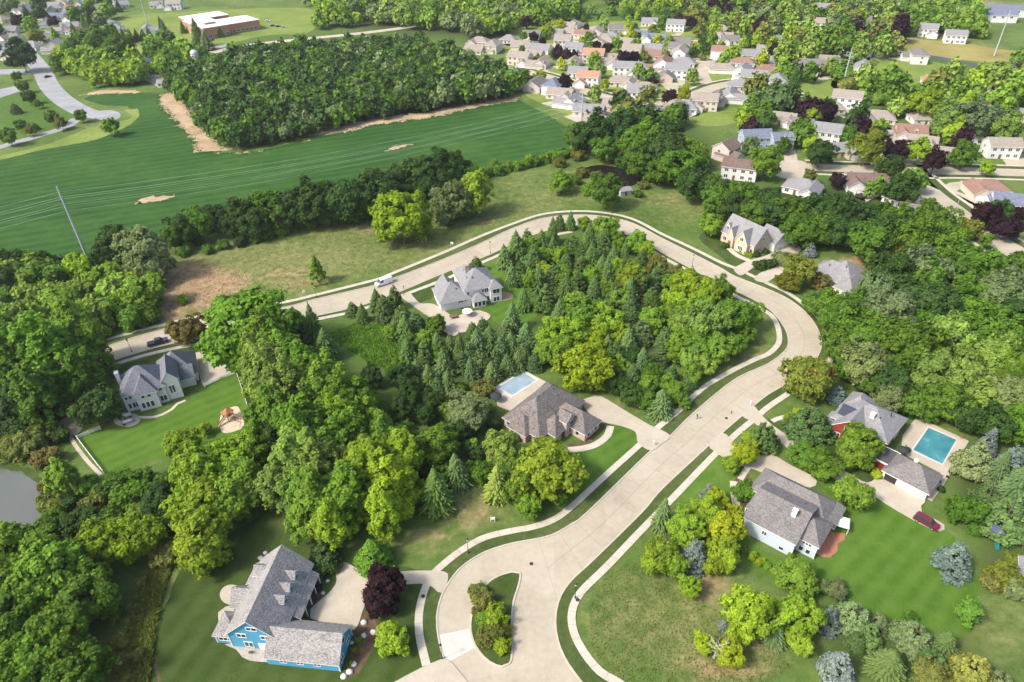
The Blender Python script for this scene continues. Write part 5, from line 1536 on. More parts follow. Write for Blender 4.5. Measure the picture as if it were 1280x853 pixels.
# --- large wood at the right
many('in the large wood at the right', 'B', 'g', '1120,345,30,dg 1090,420,33 1112,398,32,gr 1152,345,32,gr 1190,358,34 1165,385,30,dg 1222,342,32,g 1252,368,34,gr 1278,345,28,g 1130,440,36 1082,452,28,gr 1180,428,30,lg 1206,398,27,g 1240,410,30,g 1272,400,28,dg 1160,470,28,lg 1112,474,24,dg 1200,468,30,lg 1246,448,32,lg 1278,468,30,g 1226,490,27,lg 1186,500,24,g 1262,500,28,gr 1058,402,24,g 1044,384,22,g 1070,380,20,g 1095,365,22,gr 1215,440,22,g 1150,415,24,g 1262,430,24,g 1140,375,20,g 1050,430,20,g 1228,378,20,dg')
many('at the lower edge of the large wood', 'B', 'g', '1112,500,18,gr 1141,503,18,g 1160,512,14,g 1172,490,20,g 1205,515,22,dg 1240,528,22,dg 1276,530,24,g 1222,512,14,g 1120,482,14,g 1085,478,16,g 1062,462,15,g')
for x, y, r_ in ((1068, 455, 10), (1195, 472, 12), (1098, 500, 6), (1170, 498, 9), (1222, 560, 7)):
    ask('S', x, y, r_, 'bl', 'at the edge of the large wood')
# --- around the stone house and the hipped house
many('beside the hipped house', 'B', 'au', '1000,338,19 1027,352,11,br 985,350,12,au')
many('in front of the hipped house', 'B', 'g', '1052,384,15,mg 1078,398,15,lg 1022,378,16,g 1042,395,18,g')
ask('B', 889, 280, 13, 'mg', '', 'green tree with reddish top at the left of the stone house'); ask('U', 887, 267, 6, 'rd', '', 'reddish shrub tip left of the stone house', 1.5)
many('round the stone house drive', 'U', 'g', '951,332,9,dg 962,330,8,dg 976,322,11,gr 985,327,10,gr 905,307,5,g 946,318,5,dg 938,317,4,dg 958,315,4,dg 992,291,9,mg 1005,294,9,mg 980,288,8,dg')
many('in front of the stone house', 'U', 'ye', '928,314,3.5 933,317,3.5 938,319,3.5')
ask('S', 1014, 312, 8, 'bl', '', 'small pale blue spruce behind the stone house drive')
# --- grove inside the bend
many('in the grove inside the street bend', 'S', 'sp', '700,277,9,sp 713,277,9,sp 660,300,12 690,293,12 645,312,14,sp 667,322,13 692,313,13,sp 716,306,13 736,302,13 757,304,13 650,340,14,sp 673,352,14 692,346,14 706,366,14,sp 681,372,15 722,352,14 740,322,14,sp 752,334,13 767,322,13 760,347,14 743,364,14,bg 777,350,14,sp 802,326,12,sp 800,356,14 817,351,12,sp 826,340,12,sp 735,388,14 700,396,13,sp 655,376,12,sp 640,400,14,bg 632,322,12,sp 725,330,12,sp 706,330,12 780,322,11,sp 786,366,13,bg 768,368,13,sp 750,386,13,sp 663,336,11 640,345,11,bg 677,300,11 748,318,10 728,318,10,sp 815,368,12,sp')
many('among the spruces inside the street bend', 'B', 'yg', '705,345,13,mg 740,345,13,mg 720,378,14,lg 665,350,12,mg 775,372,13,lg 756,362,12,mg 700,320,10,mg 662,308,12 731,280,9,mg 757,283,14,mg 796,303,14,mg 790,346,18 821,331,12,ol 846,345,12,ol 770,302,12,mg 682,318,10,mg 806,312,11,yg 680,338,10,yg 772,336,12,yg 836,352,10,mg')
many('in the right half of the grove', 'B', 'yg', '862,357,20,yg 882,366,18,yg 900,365,16,mg 886,402,25,lg 916,400,22,mg 936,396,16,mg 872,430,17,mg 902,436,17,mg 858,388,16,yg 920,430,14,mg 845,372,14,yg 930,415,13,g 850,400,14,mg 880,385,14,mg')
many('in the middle of the grove', 'B', 'yg', '690,418,20,yg 726,392,20,mg 760,402,20 720,415,18 745,420,16,ye 700,440,17,mg 776,420,14,yg 680,440,15,mg 742,398,12,yg 700,410,14,yg')
ask('M', 731, 461, 31, 'ye', '', 'big golden round tree behind the brick house', .95)
many('in the lower half of the grove', 'S', 'bg', '790,384,14 802,412,15 831,420,14,bg 826,442,14 786,432,14 802,452,13 770,440,12,sp 790,470,13,sp 840,466,11,bg 760,430,12,sp 862,476,10')
many('at the lower tip of the grove', 'B', 'g', '816,400,15,mg 850,405,15,lg 852,424,15,mg 862,450,14,lg 815,465,13,g 775,460,12,mg 845,442,13,mg 880,455,13,lg 812,482,12,mg 870,412,13,lg 836,392,14,mg 790,492,16,dg 808,500,13,g 846,490,13,mg 865,468,12,mg 770,480,13,dg 835,480,12,mg 880,440,12,mg 795,445,12,dg 855,502,8,mg 870,450,10,g')
ask('S', 825, 503, 16, 'bg', '', 'lone blue-green spruce at the corner of the brick house drive')
# --- belt between pale house and brick house
many('in the spruce belt below the pale house', 'S', 'bg', '480,386,14,sp 492,374,13,sp 502,396,14 521,402,14,bg 531,440,13,sp 546,432,12,bg 562,430,11 590,412,10,sp 596,430,14,bg 611,425,14 626,436,14,bg 640,432,13 656,421,14 666,431,13 600,452,14 576,450,13 556,456,13,bg 536,470,13,sp 520,462,13 546,482,13,bg 631,412,13 590,466,13 561,480,12,sp 615,465,12 648,452,12 510,440,13,sp 574,438,12,sp 586,440,12,bg 636,455,12,sp 620,450,12 668,452,11,bg 604,410,12,sp 655,440,12')
many('along the street left of the pale house', 'S', 'sp', '470,375,13 392,412,18,sp 407,432,18 378,404,16 452,394,9,sp 362,420,12 505,412,12 440,385,9')
ask('S', 595, 330, 10, 'sp', '', 'dark spruce between the street and the pale house')
many('in the shade of the spruce belt', 'B', 'g', '530,425,14,mg 515,430,13,g 488,415,9,mg 545,405,12,g 500,470,16,dg 515,490,15,dg 495,462,12,g 465,470,13,dg 505,512,16,dg 540,500,13,dg 532,520,12,dg 550,440,10,g')
# --- tall stand in the middle left
ask('M', 311, 408, 48, 'mg', '', 'huge bright green round tree at the head of the tall stand by the street', 1.0)
many('in the tall stand left of centre', 'T', 'mg', '330,430,30 352,442,28 334,472,32,lg 380,470,28,mg 360,500,34,lg 402,490,32,mg 425,502,26 452,500,24,g 342,522,28,mg 382,540,36,mg 422,530,28,yg 440,545,26,mg 366,580,34,lg 402,590,32,lg 350,610,26,lg 396,630,32,mg 430,620,32,mg 465,580,34,yg 490,610,32,yg 450,602,32,yg 480,640,28,yg 500,572,28,yg 416,655,26,yg 376,650,20,mg 340,505,20,dg 340,548,18,dg 318,440,22,yg 475,545,24,mg 345,480,24,mg 410,560,28,mg 460,525,20,mg 505,545,16,g 380,610,26,mg 318,450,22,mg', .85)
ask('B', 235, 412, 20, 'br', '', 'small round red-tinged dark tree at the street beside the driveway court', .9)
# --- lower centre
ask('S', 465, 692, 22, 'g', '', 'full green spruce behind the driveway of the blue house', .9)
ask('P', 404, 690, 22, 'dg', '', 'dark pine at the back corner of the blue house')
ask('S', 545, 617, 24, 'sp', '', 'tall dark spruce in front of the tall stand')
ask('S', 572, 590, 20, 'bg', '', 'bluish spruce left of the grey-green dome tree')
many('in the garden left of the brick house', 'B', 'mg', '548,560,24,mg 625,560,20,lg 575,540,14,dg 530,585,14,dg 600,590,14,g 520,560,14,dg 555,590,14,g 590,560,12,dg')
ask('B', 584, 512, 26, 'gr', '', 'grey-green dome-shaped tree near the curved garden path', .75)
many('round the pool of the brick house', 'U', 'ol', '605,485,14,ol 560,515,12,mg 610,510,8,ol 560,500,7,br 617,530,10,dg 590,535,12,g 642,530,7,dg 648,545,8,sp 575,488,10,g')
ask('C', 592, 560, 8, 'mg', '', 'slim green evergreen under the dome tree')
ask('M', 682, 588, 38, 'yg', '', 'large yellow-green tree in front of the brick house', .9)
many('left of the large yellow-green front tree', 'B', 'mg', '650,612,20,mg 660,585,18,g 640,600,17,g 662,632,15,mg 632,585,14,lg 700,622,12,g')
ask('S', 620, 607, 20, 'lg', '', 'pale green spruce left of the large yellow-green front tree')
ask('M', 482, 740, 27, 'pl', '', 'dark purple round tree between driveway and turning circle', .85)
ask('O', 487, 797, 20, 'yg', '', 'dense conical yellow-green tree below the purple tree', .8)
many('on the island of the turning circle', 'U', 'ol', '604,752,15 620,772,17,yg 612,795,16,ol 626,805,13,yg 598,738,11,ol 632,790,9,au 608,772,12,mg 596,765,7,br')
many('in the bed beside the blue house drive', 'U', 'mg', '448,800,4,mg 443,812,4,yg 450,805,3,mg 440,829,3.5,yg 400,734,4,dg')
# --- cluster right of the street
many('in the clump beside the pale blue house', 'B', 'yg', '856,660,22 882,640,20,yg 906,662,21,ye 905,690,19 826,696,21 862,733,14 845,708,14,mg 893,705,14,yg 895,625,14,ye 870,690,14,yg 918,640,10,ye')
ask('S', 828, 645, 16, 'bg', '', 'bluish spruce at the street end of the yellow-green clump'); ask('S', 868, 693, 19, 'bl', '', 'silver-blue spruce inside the yellow-green clump')
ask('P', 955, 542, 22, 'sp', '', 'dark spreading pine at the mouth of the pale blue house drive')
many('by the front garden of the pale blue house', 'B', 'ye', '931,566,15,ye 914,580,11,yg 938,548,10,yg')
ask('U', 929, 616, 14, 'g', '', 'round clipped green bush at the corner of the pale blue house', 1.2)
ask('S', 885, 615, 12, 'bl', '', 'small silver spruce by the sidewalk above the yellow-green clump')
many('below the pale blue house wall', 'U', 'yg', '940,695,6 950,702,6,yg 960,708,6,mg 968,714,5,yg 988,695,6,mg 985,710,6,mg 931,688,5,mg')
# --- red house
ask('M', 1011, 476, 27, 'au', '', 'large round tree turning red and gold beside the street bend')
ask('P', 1015, 523, 24, 'sp', '', 'dark full pine in front of the red house')
ask('S', 1048, 492, 12, 'bl', '', 'blue spruce behind the left corner of the red house')
ask('M', 1074, 560, 28, 'mg', '', 'round green tree in front of the red house', .85)
ask('M', 1065, 618, 21, 'mg', '', 'round green tree beside the white driveway apron', .9)
many('between the two driveways', 'B', 'dg', '1003,570,19,g 1018,576,20,g 1034,584,17,g', .6)
many('round the red house', 'U', 'yg', '1000,518,8,yg 1096,593,7,ye 1035,530,8,ol 1018,536,8,ol 985,520,6,yg 1138,518,7,dg 1125,510,6,g 1132,562,5,dg 1185,627,5,g 1176,612,5,dg 1172,600,4,g')
# --- right edge
ask('P', 1222, 572, 25, 'gr', '', 'big grey-green pine at the corner of the teal pool')
many('at the right edge below the large wood', 'S', 'bg', '1236,553,15,bl 1262,578,25,bl 1272,612,24,bg 1246,590,18,bg')
many('at the right edge', 'P', 'sp', '1262,640,27,bg 1280,590,24,sp 1236,620,20,sp')
ask('U', 1210, 640, 20, 'g', '', 'round clipped green dome bush behind the maroon car', 1.2); ask('U', 1218, 662, 10, 'g', '', 'smaller green bush below the round dome bush')
ask('S', 1195, 697, 25, 'bl', '', 'big pale blue spruce beside the lawn of the pale blue house', .75)
many('by the white shed at the right edge', 'U', 'au', '1252,718,21,au 1272,738,16,gr 1240,730,12,ol 1268,700,10,au', 1.1)
ask('C', 1212, 766, 15, 'g', '', 'bending columnar evergreen at the edge of the lawn', .75)
# --- bottom right plantation
ask('M', 995, 724, 22, 'mg', '', 'round green tree below the pale blue house gable', .8)
many('in the plantation at the bottom right', 'B', 'yg', '935,766,28,yg 996,772,24,yg 912,817,16,ye 880,805,12,ye 1000,800,16,yg 925,790,16,yg 1165,846,20,ol 962,765,14,yg')
for x, y, r_, c in ((968, 790, 19, 'bg'), (1036, 774, 17, 'bl'), (1050, 832, 27, 'bl'), (1110, 828, 24, 'bg'), (1088, 792, 20, 'bg'), (1128, 790, 16, 'sp'), (1182, 805, 19, 'bg'), (1072, 800, 14, 'sp'), (905, 780, 9, 'bl')):
    ask('S', x, y, r_, c, 'in the plantation at the bottom right', None, .8)
many('in the plantation at the bottom right', 'P', 'sp', '1068,768,22,gr 1146,790,26,gr 1216,834,30,ol 1170,828,20,sp 1250,850,20,gr 1100,775,14,gr')
many('on the lower lawn edge', 'U', 'dg', '1045,738,14,gr 1030,735,9,gr 1012,738,8,g 1135,770,9,g')

# --- far trees: filled at random between the houses, streets and lawns
DRV = MB()
for rt, w_, d_, gar in NB:
    a = rt.rotation_euler.z
    gx = (w_ / 2 - 2.7) if gar >= 0 else (-w_ / 2 + 2.7)
    c, sn = math.cos(a), math.sin(a)
    st = Vector((rt.location.x + gx * c + (d_ / 2 + 3) * sn, rt.location.y + gx * sn - (d_ / 2 + 3) * c))
    best = min(((q - st).length, q.x, q.y) for ln, rad in ROADS_W for q in ln)
    if best[0] > 45: continue
    L = best[0]; q = Vector(best[1:])
    en = st + Vector((sn, -c)) * min(8, L)
    line = [st, en, q] if (q - en).length > 3 else [st, en]
    strip(DRV, line, 5.6, None, .05)
tag(DRV.build('driveways', M_drive), None, None, None, 'structure')
def fill(region, poly, n, rpx, cols, kinds, seed, gap=.8, avoid=True, forced=None, hs=1.0):
    rr = random.Random(seed)
    xs, ys = [p[0] for p in poly], [p[1] for p in poly]
    grid = {}
    done = tries = 0
    near = [q for q in REQ]
    for q in near:
        grid.setdefault((int(q['x'] // 20), int(q['y'] // 20)), []).append((q['x'], q['y'], q['r']))
    while done < n and tries < n * 40:
        tries += 1
        # uniform in world space: sample the pixel, accept with the density of ground per pixel
        px, py = rr.uniform(min(xs), max(xs)), rr.uniform(min(ys), max(ys))
        if not inside(px, py, poly): continue
        p = G(px, py)
        if rr.random() > ((p.length) / 1150.0) ** 1.2 and forced is None: continue
        r = rr.uniform(*rpx)
        if avoid:
            if any(inside(px, py, a) for a in AVOID_PX): continue
            if any((p.x - a) ** 2 + (p.y - b) ** 2 < (c + r * .75) ** 2 for a, b, c in USED): continue
            if any(min((q - p.xy).length for q in ln) < rad + r * .6 for ln, rad in ROADS_W): continue
        gx, gy = int(p.x // 20), int(p.y // 20)
        if any((p.x - a) ** 2 + (p.y - b) ** 2 < (gap * (r + c)) ** 2 for i in (-1, 0, 1) for j in (-1, 0, 1) for a, b, c in grid.get((gx + i, gy + j), ())): continue
        grid.setdefault((gx, gy), []).append((p.x, p.y, r))
        depth = p.y * CP + CAM_H * SP
        REQ.append(dict(k=rr.choice(kinds), x=p.x, y=p.y, r=r, px=px, py=py - 1.2 * r * FOCAL / depth * .6, rp=r * FOCAL / depth, col=rr.choice(cols), reg=region, lab=None, hs=hs, stuff=forced))
        done += 1
LW = [(214, 112), (222, 104), (250, 96), (300, 80), (360, 72), (440, 66), (500, 62), (545, 70), (600, 92), (648, 112), (636, 124), (560, 135), (500, 145), (440, 156), (390, 169), (350, 181), (288, 187), (258, 162), (236, 136)]
fill('wood', LW, 620, (3.6, 5.6), ['g', 'dg', 'dg', 'g', 'dg', 'dg', 'gr'], ['B'], 3, .64, False, 'wood')
fill('wood', [(500, 68), (600, 94), (640, 112), (560, 112), (470, 84)], 60, (3.4, 5), ['yg', 'mg', 'lg'], ['B'], 4, .55, False, 'wood')
fill('trees', [(380, 4), (640, -6), (720, -8), (720, 30), (640, 44), (585, 52), (560, 42), (500, 36), (440, 34), (395, 40)], 260, (4.5, 7), ['lg', 'g', 'gr', 'mg', 'yg'], ['B'], 5, .6, True)
fill('trees', [(-20, 0), (160, -6), (150, 30), (170, 75), (100, 72), (60, 70), (-20, 82)], 60, (4, 6.5), ['g', 'dg', 'mg', 'g', 'gr'], ['B', 'B', 'B', 'S'], 6, .75)
fill('trees', [(62, 86), (100, 78), (170, 82), (184, 96), (180, 108), (110, 112), (72, 106)], 60, (4, 6), ['mg', 'yg', 'g', 'yg'], ['B'], 7, .6)
fill('trees', [(186, 66), (262, 64), (262, 86), (220, 98), (190, 90)], 26, (4, 6.5), ['dg', 'g', 'yg', 'mg'], ['B'], 8, .65)
fill('trees', [(640, 36), (720, 20), (900, 8), (960, 40), (960, 130), (850, 110), (740, 130), (650, 118)], 130, (2.2, 4.4), ['g', 'mg', 'yg', 'pl', 'g', 'ye', 'lg', 'ol', 'dg', 'lg'], ['B'], 9, .9)
fill('trees', [(720, -6), (1100, -6), (1120, 30), (1130, 70), (1060, 95), (985, 105), (960, 70), (860, 40), (800, 20)], 230, (4.5, 7.5), ['lg', 'g', 'gr', 'yg', 'lg', 'mg', 'lg', 'ol', 'g', 'gr', 'pl', 'ol'], ['B'], 10, .66)
fill('trees', [(930, 62), (1000, 96), (985, 150), (900, 150), (870, 128), (930, 100)], 45, (4.5, 7), ['g', 'mg', 'dg', 'ol', 'bg'], ['B', 'B', 'S'], 11, .8)
fill('trees', [(1130, 15), (1215, 25), (1220, 50), (1130, 46)], 40, (4.5, 7), ['lg', 'g', 'mg'], ['B'], 12, .6)
fill('trees', [(985, 100), (1120, 112), (1300, 84), (1300, 175), (1200, 180), (1130, 150), (1020, 128)], 80, (4.5, 7.5), ['lg', 'g', 'gr', 'yg', 'mg', 'lg', 'ol', 'g', 'g', 'mg'], ['B'], 13, .68)
fill('trees', [(985, 128), (1130, 150), (1240, 180), (1300, 190), (1300, 210), (1150, 206), (1000, 200), (900, 180), (935, 150)], 26, (3, 5), ['g', 'dg', 'pl', 'mg', 'yg', 'g'], ['B'], 14, .95)
fill('trees', [(1050, 222), (1140, 222), (1160, 260), (1120, 262), (1060, 246)], 10, (3.5, 5), ['g', 'dg'], ['B'], 15, .95)
fill('trees', [(720, 128), (840, 140), (860, 165), (800, 160), (740, 160)], 16, (4.5, 6.5), ['g', 'yg', 'dg', 'ol'], ['B'], 16, .8)
many('on the right-hand street', 'B', 'pl', '1233,270,16 1258,285,15,pl 1270,268,10,pl 1250,262,16,dg', .9)
many('beside the side street houses', 'B', 'g', '1003,165,11,mg 1027,190,16,dg 958,205,18,mg 980,182,9,g 1083,184,20,au 1114,210,16,dg 1060,168,11,g 1017,146,10,yg 1012,222,8,ol 1030,138,14,pl 1068,150,9,pl 1083,156,8,pl 1122,187,14,pl 1148,188,15,yg 1169,202,13,pl 1047,225,9,pl 1235,210,9,yg 1100,160,9,yg 938,182,10,gr 1206,195,14,g 1190,150,20,lg 1220,148,24,gr 1160,130,18,yg 1256,160,20,lg')
many('in the lower terraces of the far suburb', 'B', 'pl', '705,104,9 773,124,8 782,127,7 800,127,6 837,120,9 780,73,8 792,72,7 745,58,6 760,60,6 668,47,6 678,52,5 856,118,7')
many('in the far suburb', 'B', 'ye', '676,94,7 684,38,7 700,33,7 786,33,6 754,27,5 854,119,9 756,107,6')
many('along the cul-de-sac at the upper left', 'B', 'g', '101,145,7 65,147,8,g 76,154,7,ol 26,157,7,g 38,163,6,ol 10,170,10,g 37,122,7,dg 28,108,7,g 20,95,6,g 138,158,10,mg 47,130,5,g')
many('along the cul-de-sac at the upper left', 'S', 'bg', '18,134,7 43,157,5,sp')
many('at the school', 'S', 'sp', '228,35,5,g 247,45,10,bg 205,35,5,bg 200,30,4,bg 275,40,5,g 186,42,5,sp 178,44,5,sp 170,45,5,sp 162,45,6,sp 155,48,6,sp 112,45,6,sp 105,30,6,sp 258,52,8,gr', 1.1)
many('beside the left suburb', 'B', 'g', '45,46,9,au 125,55,15,g 148,60,16,g 25,70,16,dg 75,80,10,g 22,25,8,pl 66,27,6,pl 140,75,12,dg 120,82,10,g')

def plant():
    singles, mass = [], {'wood': [], 'trees': []}
    far = []
    for q in REQ:
        if q.get('stuff'): mass['wood'].append(q)
        elif q['reg'] == 'trees': far.append(q)
        else: singles.append(q)
    near_B = sum(1 for q in singles if KIND[q['k']]['name'] == 'broadleaf_tree')
    room = max(0, 298 - near_B)
    farB = sorted([q for q in far if q['k'] == 'B'], key=lambda q: -q['rp'])
    for q in farB[:room]:
        q['reg'] = 'in the far suburb trees'
        singles.append(q)
    mass['trees'] += farB[room:]
    singles += [dict(q, reg='in the far suburb trees') for q in far if q['k'] != 'B']
    # labels
    sets = {}
    for q in singles:
        if not q['lab']:
            band = ''
            if q['reg'] == 'in the far suburb trees':
                x = q['px']
                q['reg'] = ('in the left suburb' if x < 330 else 'in the far woods edge' if x < 640 else 'between the houses of the far suburb' if x < 960 else 'in the trees at the top right')
            sets.setdefault((q['k'], q['col'], q['reg']), []).append(q)
    for (k, col, reg), lst in sets.items():
        base = '%s %s %s' % (CNAME[col], KIND[k]['word'], reg)
        lst.sort(key=lambda q: q['px'])
        for i, q in enumerate(lst):
            if len(lst) == 1: q['lab'] = base
            elif i == 0: q['lab'] = 'leftmost ' + base
            elif i == len(lst) - 1: q['lab'] = 'rightmost ' + base
            elif len(lst) <= 30: q['lab'] = base + ', ' + ORD[i] + ' from the left'
            else: q['lab'] = base
            q['group'] = '%ss %s' % (KIND[k]['word'].replace('shrub', 'shrub'), reg)
    rr = random.Random(11)
    for q in singles:
        K = KIND[q['k']]
        s = q['r']
        con = q['k'] in 'SP'
        wv = rr.uniform(.9, 1.22) if con else 1.0
        crown_me = rr.choice(K['crowns'][3:] if q['k'] == 'S' and q['col'] == 'bl' else K['crowns'][:3] if q['k'] == 'S' and rr.random() < .3 else K['crowns'])
        frond = q['k'] == 'S' and crown_me in K['crowns'][:3]
        if frond: wv *= .82
        sc = (s * wv * rr.uniform(.92, 1.08), s * wv * rr.uniform(.92, 1.08), s * q['hs'] * rr.uniform(.74, .98) * (1.15 if frond else 1) if con else s * q['hs'] * rr.uniform(.9, 1.1))
        jit = rr.uniform(.84, 1.18)
        tilt = (rr.gauss(0, .03), rr.gauss(0, .03))
        c = COL[q['col']]
        col = (c[0] * jit * rr.uniform(.9, 1.1), c[1] * jit, c[2] * jit * rr.uniform(.85, 1.15), 1)
        rz = rr.uniform(0, 6.283)
        if q['rp'] < 5.5 and q['k'] in 'BM':
            o = link(K['name'], crown_me)
            o.location = (q['x'], q['y'], 0); o.scale = sc; o.rotation_euler = (0, 0, rz)
            o.color = col
            tag(o, q['lab'], K['cat'], q.get('group'))
            continue
        e = empty(K['name'], (q['x'], q['y'], 0), rz, q['lab'], K['cat'], q.get('group'))
        e.scale = sc
        e.rotation_euler = (*tilt, rz)
        o = link('crown', crown_me, e); o.color = col
        if q['k'] != 'U' and any(w_ in q['lab'] for w_ in ('turning red', 'reddish top', 'red-tinged')):
            for dx, dy, dz, sc_ in ((.42, .1, .75, .55), (.1, -.3, 1.0, .4)):
                b = link('reddening_branch', crown_me, e); b.color = (.21, .085, .028, 1)
                b.scale = (sc_, sc_, sc_ * .8); b.rotation_euler = (0, 0, 1.3)
                v = Matrix.Rotation(-rz, 3, 'Z') @ Vector((dx, dy, 0)); b.location = (v.x, v.y, dz)
        t = link('trunk' if q['k'] != 'U' else 'stems', rr.choice(K['trunks']), e)
    # the masses: one mesh each
    Mst = stuffleaf('mass_leaves')
    protos = [broad_crown(200 + i, 900, 40, .15, (1, 1, 1.0), 1.2, .12, (.2, .34)) for i in range(4)]
    for nm, lst in mass.items():
        if not lst: continue
        rs = np.random.RandomState(3)
        Q, T, CC = [], [], []
        for q in lst:
            qd, t = protos[rs.randint(4)]
            a = rs.uniform(0, 6.28)
            ca, sa = math.cos(a), math.sin(a)
            x, y, z = qd[..., 0], qd[..., 1], qd[..., 2]
            s = q['r']
            z = z * s * rs.uniform(.95, 1.3)
            Q.append(np.stack([(x * ca - y * sa) * s + q['x'], (x * sa + y * ca) * s + q['y'], z], -1))
            T.append(t)
            c = np.array(COL[q['col']]) * rs.uniform(.85, 1.15)
            CC.append(np.tile(np.append(c, 1), (len(t), 1)))
        Q, T, CC = np.concatenate(Q), np.concatenate(T), np.concatenate(CC)
        me = crown_mesh(nm, Q, T, Mst)
        at = me.attributes.new('leafcol', 'FLOAT_COLOR', 'FACE')
        at.data.foreach_set('color', CC.astype(np.float32).ravel())
        o = link('far_wood' if nm == 'wood' else 'distant_trees', me)
        tag(o, 'dense dark green wood between the soy field and the school' if nm == 'wood' else 'mixed green trees filling the distance behind the suburb', 'wood' if nm == 'wood' else 'trees', None, 'stuff')
plant()
# ------------------------------------------------------------------ dead trees
for x, y, s, lab in ((1172, 385, 9, 'bare grey dead tree among the crowns of the large wood'), (1140, 308, 8, 'bare pale snag above the large wood'), (895, 812, 4.5, 'bare tan dead shrub between two yellow bushes')):
    p = G(x, y, s * .6)
    e = empty('dead_tree', (p.x, p.y, 0), rnd.uniform(0, 6), lab, 'tree')
    m = MB(); m.tube([(0, 0, 0), (.1, 0, s * .5), (0, .1, s * .9)], [.22, .15, .05], 6); m.build('trunk', M_birch, e)
    m = MB()
    for k in range(16):
        a = k * 2.4; z = s * (.35 + .035 * k); L = s * rnd.uniform(.25, .5)
        q = Vector((math.cos(a) * L, math.sin(a) * L, z + L * .8))
        m.tube([(0, 0, z), q * .5 + Vector((0, 0, z * .5)), q], [.09, .06, .02], 4)
        for j in range(3):
            d = Vector((rnd.uniform(-1, 1), rnd.uniform(-1, 1), rnd.uniform(0, 1))) * L * .5
            b = q * .7 + Vector((0, 0, z * .3))
            m.tube([b, b + d], [.04, .015], 3)
    m.build('branches', M_birch, e)
# pale birch stems seen in the large wood
# ------------------------------------------------------------------ transmission poles and wires
M_pole = plain('weathered_pole', (0.36, 0.40, 0.44), .6)
M_wire = plain('wire', (0.36, 0.42, 0.38), .5, .3)
def height_of(base, top):
    b = G(*base)
    best = min(((abs(PX(b.x, b.y, z)[1] - top[1]), z) for z in [i * .25 for i in range(20, 240)]))
    return b, best[1]
POLES = [((110.7, 326), (74.5, 233.5), 'leaning pale transmission pole at the near edge of the soy field'), ((725.8, 184), (729.5, 116), 'tall pale transmission pole at the far corner of the soy field'),
         ((1051.7, 114), (1063.7, 62), 'tall pale transmission pole on the lawn of the upper right suburb'), ((1242.5, 70), (1263, 14), 'tall pale transmission pole beside the yellow meadow'),
         ((184, 28), (173, -14), 'white transmission pole behind the school field')]
PP = []
for b, t, lab in POLES:
    p, hh = height_of(b, t)
    PP.append((p, hh, lab))
d01 = (PP[1][0] - PP[0][0]).normalized()
off = PP[0][0] - d01 * 150
nrm = Vector((-d01.y, d01.x, 0))
ARMS = [(.93, 1), (.84, 1), (.75, 1), (.93, -1), (.84, -1), (.75, -1)]
ARML = 2.6
for p, hh, lab in PP:
    e = empty('transmission_pole', (p.x, p.y, 0), 0, lab, 'pole', 'transmission poles')
    m = MB(); m.tube([(0, 0, -.2), (0, 0, hh * .5), (0, 0, hh)], [.48, .36, .22], 10); m.build('shaft', M_pole, e)
    for f, sg in ARMS:
        m = MB(); q = nrm * sg * ARML
        m.tube([(0, 0, hh * f - .3), (q.x, q.y, hh * f)], [.10, .06], 5); a = m.build('arm', M_pole, e)
        m = MB(); m.lathe([(.07, -.9), (.14, -.8), (.07, -.6), (.14, -.5), (.07, -.2), (.02, 0)], (q.x, q.y, hh * f), 6); m.build('insulator', M_grey, a)
def wire(a, ha, b, hb, f, sg, lab):
    m = MB()
    A = a + nrm * sg * ARML + Vector((0, 0, ha * f - .9)); B = b + nrm * sg * ARML + Vector((0, 0, hb * f - .9))
    pts = []
    n = 36
    sag = 5.0 * (B - A).length / 260
    for i in range(n + 1):
        t = i / n
        q = A.lerp(B, t); q.z -= sag * 4 * t * (1 - t); pts.append(q)
    m.tube(pts, .032, 4)
    return tag(m.build('power_line', M_wire), lab, 'wire', 'power lines over the soy field')
nm = {(.93, 1): 'topmost far-side', (.84, 1): 'middle far-side', (.75, 1): 'lowest far-side', (.93, -1): 'topmost near-side', (.84, -1): 'middle near-side', (.75, -1): 'lowest near-side'}
for f, sg in ARMS:
    wire(PP[0][0], PP[0][1], PP[1][0], PP[1][1], f, sg, nm[(f, sg)] + ' power line between the two poles of the soy field')
    wire(off, PP[0][1], PP[0][0], PP[0][1], f, sg, nm[(f, sg)] + ' power line leaving the leaning pole to the left')

# ------------------------------------------------------------------ street lamps
LAMPS = [((165, 440), 'black street lamp beside the left end of the street'), ((396, 373), 'black street lamp at the kerb near the slender young tree'), ((613, 317), 'black street lamp beside the dark spruce of the pale house'),
         ((865, 334), 'black street lamp on the kerb opposite the stone house'), ((585.5, 692), 'black street lamp on the verge above the turning circle'), ((719, 748), 'black street lamp on the curved sidewalk right of the turning circle'),
         ((553, 824), 'black street lamp at the lower left kerb of the turning circle')]
for (x, y), lab in LAMPS:
    p = G(x, y)
    e = empty('street_lamp', (p.x, p.y, .1), 0, lab, 'street lamp', 'street lamps')
    m = MB(); m.lathe([(.16, 0), (.16, .5), (.07, .6), (.055, 3.9), (.04, 4.0)], n=8); m.build('post', M_dkmetal, e)
    m = MB(); m.lathe([(.04, 3.95), (.2, 4.05), (.24, 4.5), (.16, 4.55)], n=8); m.build('lantern', plain('lamp_glass', (.62, .62, .58), .3), e)
    m = MB(); m.lathe([(.28, 4.5), (.2, 4.7), (0, 4.85)], n=8); m.build('lamp_cap', M_dkmetal, e)
p = G(1190, 274)
e = empty('street_lamp', (p.x, p.y, 0), R(40), 'tall grey street lamp with arm beside the right-hand street', 'street lamp', 'street lamps')
m = MB(); m.tube([(0, 0, 0), (0, 0, 8.5)], [.12, .08], 8); m.build('post', M_grey, e)
